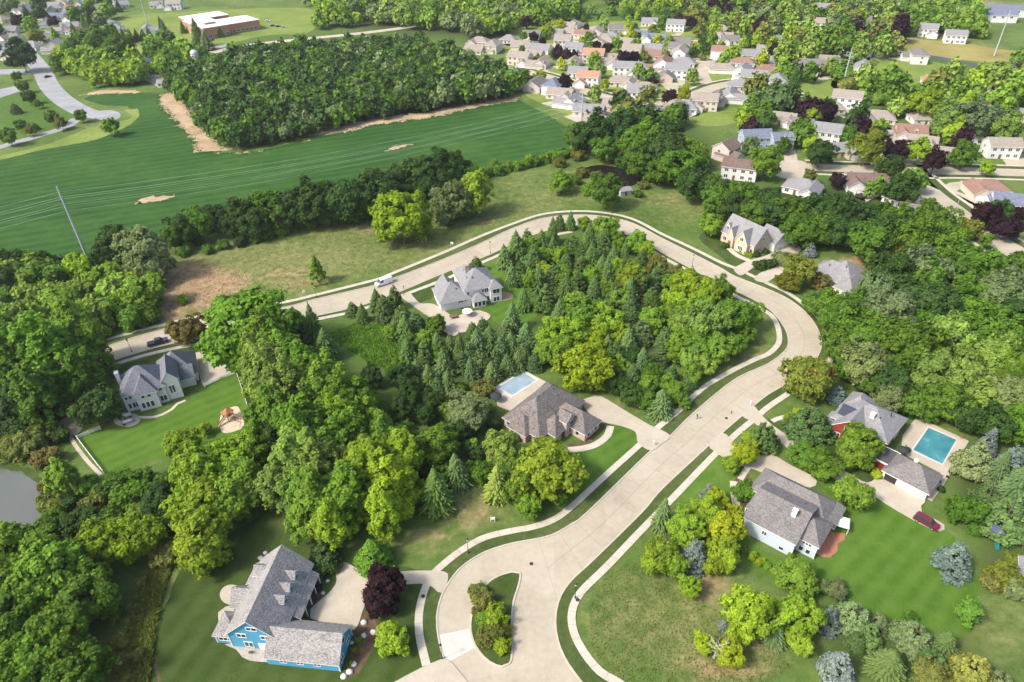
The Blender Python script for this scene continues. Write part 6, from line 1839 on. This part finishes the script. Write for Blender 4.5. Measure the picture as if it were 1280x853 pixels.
m = MB(); m.tube([(0, 0, 8.3), (1.2, 0, 9), (2.4, 0, 9.1)], [.06, .05, .05], 6); m.build('arm', M_grey, e)
m = MB(); m.box(2.2, -.18, 8.98, 3.0, .18, 9.16); m.build('lamp_head', M_grey, e)

# ------------------------------------------------------------------ vehicles
M_tyre = plain('tyre_rubber', (.02, .02, .02), .9)
M_rim = plain('wheel_rim', (.45, .46, .48), .35, .5, .6)
M_lens = plain('lamp_lens', (.75, .75, .72), .2, .6)
M_tail = plain('tail_lens', (.4, .02, .02), .3, .5)
def carpaint(name, c):
    m = plain(name, c, .3, .5)
    m.node_tree.nodes['Principled BSDF'].inputs['Coat Weight'].default_value = .4
    return m
def car(name, px, py, yaw, length, width, h, shape, paint, label, cat, parts=True, group=None):
    p = G(px, py)
    e = empty(name, (p.x, p.y, .03), yaw, label, cat, group)
    L, w2 = length / 2, width / 2
    # side outline of the lower body and of the cabin, as (x, z)
    if shape == 'van':
        body = [(-L, .35), (L, .35), (L, .85), (L - .25, 1.15), (L - .9, 1.3), (L - 1.75, h - .12), (L - 2.1, h), (-L + .08, h), (-L, h - .1)]
        cabin = [(L - 1.0, 1.36), (L - 1.72, h - .2), (L - 2.6, h - .2), (L - 2.6, 1.36)]
    elif shape == 'pickup':
        body = [(-L, .42), (L, .42), (L, .95), (L - .15, 1.08), (L - 1.5, 1.15), (-L + .02, 1.12), (-L, 1.1)]
        cabin = [(L - 1.35, 1.12), (L - 2.15, h), (L - 3.6, h), (L - 3.8, 1.12)]
    elif shape == 'suv':
        body = [(-L, .4), (L, .4), (L, .85), (L - .15, 1.0), (L - 1.15, 1.08), (-L + .05, 1.1), (-L, 1.0)]
        cabin = [(L - 1.0, 1.06), (L - 1.75, h - .06), (L - 2.1, h), (-L + .5, h), (-L + .2, h - .15), (-L + .08, 1.08)]
    else:
        body = [(-L, .35), (L, .35), (L, .68), (L - .2, .82), (L - 1.2, .92), (-L + .1, .95), (-L, .85)]
        cabin = [(L - 1.2, .9), (L - 2.0, h), (-L + 1.3, h), (-L + .55, .93)]
    def extrude(prof, wa, wb_top=None, mi=0):
        m = MB()
        zs = [z for _, z in prof]; z0, z1 = min(zs), max(zs)
        def wd(z):
            if wb_top is None: return wa
            return wa + (wb_top - wa) * (z - z0) / (z1 - z0)
        a = [(x, -wd(z), z) for x, z in prof]; b = [(x, wd(z), z) for x, z in prof]
        m.face(a); m.face(b[::-1])
        n = len(prof)
        for i in range(n):
            j = (i + 1) % n
            m.face([a[i], b[i], b[j], a[j]])
        return m
    if shape == 'van':
        extrude(body, w2, w2 * .93).build('body', paint, e)
        extrude(cabin, w2 * .985, w2 * .95).build('side_window', M_glass, e)
        m = MB(); m.face([(L - .92, -w2 * .86, 1.36), (L - .92, w2 * .86, 1.36), (L - 1.66, w2 * .82, h - .2), (L - 1.66, -w2 * .82, h - .2)])
        o = m.build('windscreen', M_glass, e); o.location = (.05, 0, .02)
    else:
        extrude(body, w2, w2 * .95).build('body', paint, e)
        extrude(cabin, w2 * .93, w2 * .78).build('cabin_glass', M_glass, e)
        top = [c for c in cabin if c[1] > h - .12]
        xa, xb = max(c[0] for c in top), min(c[0] for c in top)
        m = MB(); m.box(xb - .05, -w2 * .78, h - .03, xa + .05, w2 * .78, h + .04); m.build('roof', paint, e)
        if shape == 'pickup':
            m = MB(); m.box(-L + .15, -w2 * .8, .8, L - 3.95, w2 * .8, 1.14); m.build('cargo_bed', M_dkmetal, e)
    if parts:
        for x in (L - .95, -L + .95):
            for sg in (-1, 1):
                y = sg * (w2 - .08)
                m = MB(); m.tube([(x, y - .12, .36), (x, y + .12, .36)], .36, 14); wl = m.build('wheel', M_tyre, e)
                m = MB(); m.tube([(x, y + sg * .115, .36), (x, y + sg * .14, .36)], .22, 10); m.build('rim', M_rim, wl)
        for sg in (-1, 1):
            y = sg * (w2 - .28)
            m = MB(); m.box(L - .06, y - .18, .68, L + .03, y + .18, .84); m.build('headlight', M_lens, e)
            m = MB(); m.box(-L - .03, y - .12, .7, -L + .05, y + .12, .95); m.build('taillight', M_tail, e)
    return e
def heading(a, b):
    p, q = G(*a), G(*b)
    return math.atan2(q.y - p.y, q.x - p.x)
P_white, P_navy, P_maroon, P_black, P_silver = carpaint('white_paint', (.72, .73, .74)), carpaint('navy_paint', (.02, .028, .06)), carpaint('maroon_paint', (.13, .012, .03)), carpaint('black_paint', (.015, .016, .02)), carpaint('silver_paint', (.42, .44, .46))
car('parked_van', 480, 355.5, heading((500, 347), (468, 358)), 6.0, 2.05, 2.45, 'van', P_white, 'white high-roofed van parked at the kerb of the meadow', 'van')
car('parked_pickup', 198, 430, heading((180, 433), (218, 423)), 5.9, 2.0, 1.85, 'pickup', P_navy, 'dark navy pickup parked on the street behind the white house', 'pickup')
car('parked_car', 1157, 655, heading((1140, 645), (1172, 663)), 5.0, 1.95, 1.7, 'suv', P_maroon, 'maroon estate car parked at the end of the white driveway', 'car')
CARS = [(60, 97, 60, P_black, 'black car driving on the grey road at the far left'), (265, 51, 80, P_black, 'black car beside the brick wall of the school'), (335, 27, 20, P_white, 'white car at the left of the school parking lot'),
        (341, 33, 20, P_navy, 'dark blue car in the school parking lot'), (348, 34, 20, P_black, 'black car in the middle of the school parking lot'), (355, 35, 20, P_silver, 'silver car at the right of the school parking lot'),
        (287, 43, 10, P_black, 'dark car in front of the school windows'), (350, 52, 15, P_black, 'dark car on the pale road past the school'), (187, 92, 30, P_navy, 'dark car in front of the house by the silo'),
        (188, 62 + 35, 0, P_white, 'white car beside the long white shed'), (1240, 289, 130, P_black, 'dark car parked on the right-hand street'), (1196, 3, 0, P_black, 'dark car on the far highway')]
for x, y, a, pt, lab in CARS:
    car('parked_car', x, y, R(a), 4.7, 1.85, 1.5, 'sedan', pt, lab, 'car', False, 'far cars')

# ------------------------------------------------------------------ swimming pools
def pool(corners, mat, label, rim=.5, z=.17):
    pts = [G(*c).xy for c in corners]
    c = sum(pts, Vector((0, 0))) / 4
    e = empty('swimming_pool', (c.x, c.y, 0), 0, label, 'swimming pool')
    loc = [p - c for p in pts]
    m = MB()
    for i in range(4):
        a, b = loc[i], loc[(i + 1) % 4]
        n = Vector((0, 0)) - (a + b) / 2
        ao, bo = a + a.normalized() * rim * 1.3, b + b.normalized() * rim * 1.3
        m.face([(*ao, z + .05), (*bo, z + .05), (*b, z + .05), (*a, z + .05)]); m.face([(*a, z + .05), (*b, z + .05), (*b, z - .1), (*a, z - .1)]); m.face([(*ao, z - .1), (*bo, z - .1), (*bo, z + .05), (*ao, z + .05)])
    m.build('pool_rim', MATS['new_concrete'], e)
    m = MB(); m.face([(*p, z + .012) for p in loc]); m.build('pool_water', mat, e)
    return e
pm, t, b_ = newmat('teal_pool_water', .12, .5)
v = coords(t); n1 = noise(t, v, .25, 4)
t.links.new(ramp(t, n1, [(.35, (.035, .165, .20)), (.6, (.06, .22, .255)), (.75, (.16, .33, .40))]), b_.inputs['Base Color'])
pool([(1160.5, 535.5), (1195, 550.6), (1177.5, 580.6), (1141, 563.3)], pm, 'rectangular teal swimming pool on the pale deck behind the garage')
sheet('patio', W2([(1145.5, 521.5), (1211, 552), (1180, 606), (1165, 627), (1154, 621), (1176, 592), (1126, 566), (1128, 545)]), M_drive, .16, z0=0)
pm2, t, b_ = newmat('pale_pool_water', .15, .5)
v = coords(t); n1 = noise(t, v, .3, 4)
t.links.new(ramp(t, n1, [(.35, (.20, .28, .34)), (.65, (.27, .36, .42))]), b_.inputs['Base Color'])
pool([(653.5, 466.5), (670.5, 476), (640.5, 495), (623.5, 485)], pm2, 'pale blue covered pool with white rim behind the brick house', .9)
sheet('patio', W2([(617, 485), (652, 462.5), (683, 478), (652, 505), (640, 515), (622, 508)]), M_drive, .16, z0=0)

# ------------------------------------------------------------------ fences
def fence(pxs, label, hgt=1.1, every=2.4):
    line = [G(*q).xy for q in pxs]
    o = line[0]
    e = empty('white_fence', (o.x, o.y, 0), 0, label, 'fence')
    m = MB()
    for i in range(len(line) - 1):
        a, b = line[i] - o, line[i + 1] - o
        n = max(1, round((b - a).length / every))
        for k in range(n + (1 if i == len(line) - 2 else 0)):
            p = a.lerp(b, k / n)
            q = MB(); q.box(p.x - .07, p.y - .07, 0, p.x + .07, p.y + .07, hgt + .1); q.mesh([(p.x - .09, p.y - .09, hgt + .1), (p.x + .09, p.y - .09, hgt + .1), (p.x + .09, p.y + .09, hgt + .1), (p.x - .09, p.y + .09, hgt + .1), (p.x, p.y, hgt + .22)], [(0, 1, 4), (1, 2, 4), (2, 3, 4), (3, 0, 4)])
            q.build('post', M_white, e)
        for z in (.35, .7, hgt - .05):
            m2 = MB(); t = (b - a).normalized(); nn = Vector((-t.y, t.x)) * .03
            vs = [(*(a + nn), z - .08), (*(b + nn), z - .08), (*(b - nn), z - .08), (*(a - nn), z - .08)]
            m2.mesh(vs + [(x, y, zz + .16) for x, y, zz in vs], [(3, 2, 1, 0), (4, 5, 6, 7), (0, 1, 5, 4), (1, 2, 6, 5), (2, 3, 7, 6), (3, 0, 4, 7)])
            m.mesh(m2.v, m2.f)
    m.build('rails', M_white, e)
fence([(256, 484), (275, 475), (296, 467), (307, 500), (317, 534)], 'white rail fence round the driveway court side of the lawn')
fence([(126, 537), (97, 549), (112, 569), (130, 592)], 'white rail fence at the left corner of the lawn by the pond')
path('garden_path', [(88, 545), (93, 555), (108, 575), (126, 594)], .9, M_drive, .10)

# ------------------------------------------------------------------ small garden things
M_rock = mottled('boulder_stone', (.42, .40, .37), (.62, .60, .56), 1.5, 6, .95, .05, .05, world=False)
for i, (x, y, s, lab) in enumerate(((455, 779, .62, 'largest pale boulder at the top of the mulch bed'), (467, 791, .6, 'pale boulder at the right side of the mulch bed'), (455, 795, .5, 'pale boulder in the middle of the mulch bed'),
        (442.5, 831, .6, 'pale boulder at the blue gable corner'), (437, 840.5, .62, 'pale boulder below the blue gable wall'), (430, 846, .62, 'lowest pale boulder beside the blue gable wall'), (440, 804, .35, 'small pale boulder near the blue gable wall'),
        (410, 727, .4, 'small pale boulder in the bed by the dormers'), (404, 742, .4, 'flat pale stone in the bed by the dormers'),
        (332, 692, .5, 'upper pale boulder behind the blue house'), (326, 698, .55, 'lower pale boulder behind the blue house'))):
    m = MB()
    rs = np.random.RandomState(i)
    n, k = 9, 6
    vs = [(0, 0, s * .75)]
    for a in range(1, k):
        for b in range(n):
            th, ph = math.pi * .62 * a / (k - 1), 2 * math.pi * b / n
            rr_ = s * (1 + rs.normal(0, .09))
            vs.append((rr_ * math.sin(th) * math.cos(ph) * 1.1, rr_ * math.sin(th) * math.sin(ph), rr_ * .75 * math.cos(th)))
    fs = [(0, 1 + b, 1 + (b + 1) % n) for b in range(n)]
    for a in range(k - 2):
        for b in range(n):
            p0 = 1 + a * n + b; p1 = 1 + a * n + (b + 1) % n
            fs.append((p0, p0 + n, p1 + n, p1))
    m.mesh(vs, fs)
    p = G(x, y)
    o = m.build('boulder', M_rock, None, True); o.location = (p.x, p.y, .12)
    tag(o, lab, 'boulder', 'pale boulders')
def umbrella(x, y, r, mat, label, h=2.5, closed=False):
    p = G(x, y, h - .2)
    e = empty('patio_umbrella', (p.x, p.y, .12), rnd.uniform(0, 1), label, 'umbrella')
    m = MB(); m.lathe([(.3, 0), (.3, .08), (.04, .1), (.03, h)], n=10); m.build('pole', M_dkmetal, e)
    m = MB(); m.lathe([(0.02, h), (r * .5, h - .22), (r, h - .55), (r, h - .7), (r * .97, h - .68), (r * .97, h - .58), (r * .5, h - .27), (0.02, h - .06)], n=10); m.build('canopy', mat, e)
M_dkcloth = plain('dark_canvas', (.03, .04, .04), .9)
M_ltcloth = plain('pale_canvas', (.68, .67, .66), .9)
umbrella(620, 494, 1.6, M_dkcloth, 'dark patio umbrella beside the pale covered pool'); umbrella(1129.5, 561, 1.3, M_dkcloth, 'dark green-black patio umbrella between garage and teal pool')
umbrella(584, 388, 1.7, M_ltcloth, 'white patio umbrella over dark chairs at the pale house')
def chair(x, y, rz, mat, label, group, z=.12):
    p = G(x, y)
    e = empty('garden_chair', (p.x, p.y, z), rz, label, 'chair', group)
    m = MB(); m.box(-.25, -.25, .4, .25, .25, .46); m.build('seat', mat, e)
    m = MB(); m.box(-.25, .2, .46, .25, .26, .95); m.build('backrest', mat, e)
    for sx in (-.22, .22):
        for sy in (-.22, .22):
            m = MB(); m.box(sx - .025, sy - .025, 0, sx + .025, sy + .025, .4); m.build('leg', mat, e)
def table(x, y, w, d, rz, mat, label, z=.12, h=.74):
    p = G(x, y)
    e = empty('garden_table', (p.x, p.y, z), rz, label, 'table')
    m = MB(); m.box(-w / 2, -d / 2, h - .05, w / 2, d / 2, h); m.build('tabletop', mat, e)
    for sx in (-w / 2 + .1, w / 2 - .1):
        for sy in (-d / 2 + .1, d / 2 - .1):
            m = MB(); m.box(sx - .04, sy - .04, 0, sx + .04, sy + .04, h - .05); m.build('leg', mat, e)
table(158, 522, 2.6, 1.3, R(24), M_white, 'long white table on the round terrace of the white house')
table(161, 529, 2.2, 1.0, R(24), M_white, 'second, shorter white table at the rim of the round terrace')
gq = 'dark chairs on the terrace of the white house'
for i, (x, y, a, lab) in enumerate(((152, 527, 204, 'dark chair at the near left of the long white table'), (157, 526, 204, 'dark chair in front of the long white table'), (164, 523, 114, 'dark chair at the right end of the long white table'), (151, 520, 290, 'dark chair at the left end of the long white table'), (156, 533, 204, 'dark chair below the shorter white table'), (167, 528, 114, 'dark chair right of the shorter white table'))):
    chair(x, y, R(a), M_dkmetal, lab, gq)
for i, (x, y, a, lab) in enumerate(((577, 388, 90, 'dark chair left of the white umbrella'), (581, 392, 180, 'dark chair below the white umbrella'), (588, 392, 200, 'dark chair at the lower right of the white umbrella'), (592, 389, 270, 'dark chair right of the white umbrella'))):
    chair(x, y, R(a), M_dkmetal, lab, 'dark chairs under the white umbrella', .2)
table(584, 391, 1.5, 1.0, R(18), M_dkmetal, 'dark patio table under the white umbrella', .2)
table(567, 398, 2.4, 1.6, R(18), M_brown, 'brown wooden bench table on the terrace of the pale house', .2)
chair(314, 817, R(180), M_brown, 'brown bench chair on the flagstones of the blue house', None, .1); chair(340, 820, R(150), M_brown, 'dark chair near the garage wing of the blue house', None, .1)
M_coral = plain('coral_plastic', (.42, .12, .10), .6)
chair(1201, 548.5, R(40), M_coral, 'coral red chair at the right corner of the teal pool deck', None, .17)
chair(1186, 592, R(200), M_dkmetal, 'dark chair beside the detached garage end', 'dark chairs at the garage end', .17); chair(1183, 598, R(140), M_dkmetal, 'dark chair nearest the lawn at the garage end', 'dark chairs at the garage end', .17)
# white canopy tent at the brick patio
p = G(1049, 651, 2.3)
e = empty('canopy_tent', (p.x, p.y, .1), R(-26), 'white rectangular canopy tent beside the red brick patio', 'canopy')
m = MB(); m.mesh([(-2.1, -1.5, 2.2), (2.1, -1.5, 2.2), (2.1, 1.5, 2.2), (-2.1, 1.5, 2.2), (-1.2, 0, 2.75), (1.2, 0, 2.75), (-2.1, -1.5, 2.0), (2.1, -1.5, 2.0), (2.1, 1.5, 2.0), (-2.1, 1.5, 2.0)],
    [(0, 1, 5, 4), (1, 2, 5), (2, 3, 4, 5), (3, 0, 4), (0, 6, 7, 1), (1, 7, 8, 2), (2, 8, 9, 3), (3, 9, 6, 0)]); m.build('canopy', M_white, e)
for sx in (-2, 2):
    for sy in (-1.4, 1.4):
        m = MB(); m.box(sx - .05, sy - .05, 0, sx + .05, sy + .05, 2.05); m.build('leg', M_white, e)
# playsets
def playset(x, y, rz, label, wood, roofm, slide):
    p = G(x, y)
    e = empty('playset', (p.x, p.y, .08), rz, label, 'playset')
    m = MB()
    m.box(-1, -1, 1.4, 1, 1, 1.5)
    for sx in (-1, 1):
        for sy in (-1, 1): m.box(sx * .95 - .07, sy * .95 - .07, 0, sx * .95 + .07, sy * .95 + .07, 2.7)
    m.build('tower', wood, e)
    m = MB(); m.mesh([(-1.3, -1.3, 2.6), (1.3, -1.3, 2.6), (1.3, 1.3, 2.6), (-1.3, 1.3, 2.6), (0, 0, 3.6)], [(0, 1, 4), (1, 2, 4), (2, 3, 4), (3, 0, 4), (3, 2, 1, 0)]); m.build('canopy', roofm, e)
    m = MB(); m.tube([(1, 0, 2.3), (5, 0, 2.3)], .08, 6)
    for sg in (-1, 1): m.tube([(5, 0, 2.35), (5.2, sg * 1.3, 0)], .07, 6)
    m.build('swing_beam', wood, e)
    for xx in (2.2, 3.6):
        m = MB(); m.box(xx - .25, -.1, .45, xx + .25, .1, .5)
        for q in (-.23, .23): m.tube([(xx + q, 0, .5), (xx + q, 0, 2.3)], .015, 4)
        m.build('swing', M_dkmetal, e)
    m = MB(); m.mesh([(-.35, -1, 1.45), (.35, -1, 1.45), (.35, -3.6, .25), (-.35, -3.6, .25), (-.35, -1, 1.7), (.35, -1, 1.7), (.35, -3.6, .5), (-.35, -3.6, .5)], [(0, 1, 2, 3), (0, 3, 7, 4), (1, 5, 6, 2), (3, 2, 1, 0)]); m.build('slide', slide, e)
M_wood = mottled('cedar_wood', (.24, .11, .05), (.36, .19, .10), 1, 6, .8, .1, world=False)
playset(287, 524, R(-30), 'reddish wooden playset with swings on the sand pit', M_wood, M_wood, plain('tan_plastic', (.5, .36, .2), .5))
playset(1241, 672, R(-20), 'wooden playset with dark blue canopy and turquoise slide at the right edge', M_wood, plain('navy_canvas', (.06, .08, .13), .8), plain('turquoise_plastic', (.02, .30, .30), .4))
# trampoline
p = G(1075, 247)
e = empty('trampoline', (p.x, p.y, 0), 0, 'round black trampoline with net behind the long white house', 'trampoline')
m = MB(); m.lathe([(0.01, .75), (1.9, .75), (2.1, .8), (2.1, .7)], n=20); m.build('jumping_mat', M_dkcloth, e)
for k in range(6):
    a = k * math.pi / 3
    m = MB(); m.tube([(2.05 * math.cos(a), 2.05 * math.sin(a), 0), (2.05 * math.cos(a), 2.05 * math.sin(a), 2.4)], .05, 6); m.build('pole', M_dkmetal, e)
m = MB()
for k in range(24):
    a = k * math.pi / 12; m.tube([(2 * math.cos(a), 2 * math.sin(a), .8), (2 * math.cos(a), 2 * math.sin(a), 2.3)], .02, 3)
m.lathe([(2.03, 2.28), (2.03, 2.36)], n=24); m.build('net', M_dkmetal, e)
# small white signs on the lots, hydrants and mailboxes
for x, y, lab in ((380, 368, 'white lot sign in the meadow by the slender young tree'), (565, 307, 'white lot sign in the meadow near the far kerb'), (187, 402, 'white lot sign below the thicket at the street'), (868, 487, 'white lot sign at the lower tip of the grove'), (616, 652, 'white lot sign above the turning circle')):
    p = G(x, y)
    e = empty('lot_sign', (p.x, p.y, 0), R(rnd.uniform(-30, 30)), lab, 'sign', 'white lot signs')
    for sx in (-.45, .45):
        m = MB(); m.box(sx - .05, -.05, 0, sx + .05, .05, 1.5); m.build('post', M_white, e)
    m = MB(); m.box(-.5, -.03, .6, .5, .03, 1.4); m.build('board', M_white, e)
for x, y, lab in ((871, 524, 'dark mailbox on the kerb by the brick house drive'), (817, 557, 'pale mailbox at the mouth of the brick house drive'), (938, 507, 'white mailbox at the red house drive mouth'), (505, 362, 'dark mailbox at the mouth of the pale house drive')):
    p = G(x, y)
    e = empty('mailbox', (p.x, p.y, .1), 0, lab, 'mailbox', 'mailboxes')
    mt = M_dkmetal if 'dark' in lab else M_white
    m = MB(); m.box(-.06, -.06, 0, .06, .06, 1.0); m.build('post', mt, e)
    m = MB(); m.box(-.15, -.28, 1.0, .15, .28, 1.2); m.tube([(0, -.28, 1.2), (0, .28, 1.2)], .15, 10); m.build('box', mt, e)
for x, y, lab in ((664.3, 705, 'dark manhole cover in the middle of the street above the turning circle'), (908, 523, 'dark manhole cover on the street beside the red house drive'), (529, 746, 'dark drain cover on the sidewalk left of the turning circle'), (736, 268, 'dark drain cover at the top of the bend'), (722, 750.5, 'dark cover on the curved sidewalk')):
    p = G(x, y)
    m = MB(); m.lathe([(.42, 0), (.42, .03), (.36, .035), (.01, .035)], n=16)
    o = m.build('manhole_cover', M_iron); o.location = (p.x, p.y, .024 if 'street' in lab else .135)
    tag(o, lab, 'manhole cover', 'manhole covers')
# hydrants
for x, y, lab in ((914, 517, 'small red hydrant on the verge by the red house drive'), (505, 369.5, 'small red hydrant on the inner verge near the white van')):
    p = G(x, y)
    e = empty('fire_hydrant', (p.x, p.y, .1), 0, lab, 'hydrant', 'fire hydrants')
    m = MB(); m.lathe([(.16, 0), (.16, .06), (.11, .08), (.11, .55), (.14, .57), (.1, .68), (0, .74)], n=10); m.build('barrel', plain('hydrant_paint', (.3, .05, .03), .5), e)
    m = MB(); m.tube([(-.2, 0, .42), (.2, 0, .42)], .055, 8); m.build('nozzle', MATS['hydrant_paint'], e)
# tall grass of the uncut meadow strip and of the damp hollow
def tufts(name, poly_px, n, hgt, cols, seed, label):
    rr = np.random.RandomState(seed)
    P = []
    xs, ys = [p[0] for p in poly_px], [p[1] for p in poly_px]
    while len(P) < n:
        x, y = rr.uniform(min(xs), max(xs)), rr.uniform(min(ys), max(ys))
        if inside(x, y, poly_px): P.append(G(x, y))
    pos = np.array([tuple(p) for p in P])
    a = rr.uniform(0, 6.28, n)
    h_ = hgt * rr.uniform(.5, 1.2, n); w_ = hgt * .35 * rr.uniform(.6, 1.3, n)
    u = np.stack([np.cos(a), np.sin(a), np.zeros(n)], 1) * w_[:, None]
    lean = np.stack([rr.normal(0, .35, n), rr.normal(0, .35, n), np.ones(n)], 1) * h_[:, None]
    Q = np.stack([pos - u, pos + u, pos + u * .35 + lean, pos - u * .35 + lean], 1)
    me = crown_mesh(name, Q, rr.uniform(0, 1, n), M_leaf)
    o = link(name, me); o.color = (*cols, 1)
    tag(o, label, 'grass', None, 'stuff')
tufts('tall_grass', [(150, 853), (160, 790), (178, 730), (196, 700), (222, 690), (208, 730), (196, 780), (186, 853)], 9000, .8, (.24, .26, .075), 1, 'uncut tall grass strip beside the mown lawn of the blue house')
def fringe(name, outline_px, n, spread, hgt, cols, seed, label):
    rr = np.random.RandomState(seed)
    line = catmull(W2(outline_px), 2.0, True)
    pos = []
    for _ in range(n):
        i = rr.randint(len(line)); p = line[i].lerp(line[(i + 1) % len(line)], rr.uniform())
        pos.append((p.x + rr.normal(0, spread), p.y + rr.normal(0, spread * 1.3), 0.02))
    pos = np.array(pos); a = rr.uniform(0, 6.28, n)
    h_ = hgt * rr.uniform(.5, 1.2, n); w_ = hgt * .8 * rr.uniform(.6, 1.3, n)
    u = np.stack([np.cos(a), np.sin(a), np.zeros(n)], 1) * w_[:, None]
    lean = np.stack([rr.normal(0, .9, n), rr.normal(0, .9, n), np.ones(n)], 1) * h_[:, None]
    me = crown_mesh(name, np.stack([pos - u, pos + u, pos + u * .8 + lean, pos - u * .8 + lean], 1), rr.uniform(0, 1, n), M_leaf)
    o = link(name, me); o.color = (*cols, 1)
    tag(o, label, 'crop', None, 'stuff')
fringe('crop_plants', soil, 3200, 1.2, .3, (.028, .10, .022), 5, 'ragged crop plants thinning out over the bare soil by the wood')
tufts('tall_grass', [(412, 418), (440, 406), (470, 404), (500, 402), (534, 412), (528, 430), (515, 446), (490, 462), (466, 458), (448, 444), (425, 432)], 4500, .7, (.16, .28, .04), 2, 'lush tall grass in the hollow between spruces and tall stand')
tufts('tall_grass', [(205, 392), (208, 350), (330, 306), (480, 272), (610, 228), (715, 206), (850, 245), (888, 272), (875, 296), (800, 276), (715, 260), (640, 275), (490, 336), (350, 374)], 7000, .4, (.20, .21, .075), 3, 'thin dry grass of the meadow along the street')
tufts('tall_grass', [(735, 760), (760, 715), (830, 690), (880, 745), (930, 800), (1000, 830), (960, 853), (780, 853), (740, 815)], 5000, .3, (.19, .19, .07), 4, 'weedy dry grass on the empty lot at the bottom right')

# ------------------------------------------------------------------ air
def haze(density):
    m = MB(); m.box(-1500, -160, -1.0, 1700, 1700, 124)
    mat = bpy.data.materials.new('haze_air'); mat.use_nodes = True
    t = mat.node_tree
    for n in list(t.nodes):
        if n.type == 'BSDF_PRINCIPLED': t.nodes.remove(n)
    v = node(t, 'ShaderNodeVolumePrincipled')
    v.inputs['Color'].default_value = (.93, .95, .97, 1)
    v.inputs['Density'].default_value = density
    v.inputs['Anisotropy'].default_value = .3
    out = [n for n in t.nodes if n.type == 'OUTPUT_MATERIAL'][0]
    t.links.new(v.outputs[0], out.inputs['Volume'])
    o = m.build('haze', mat)
    tag(o, None, None, None, 'stuff')
haze(0.00008)
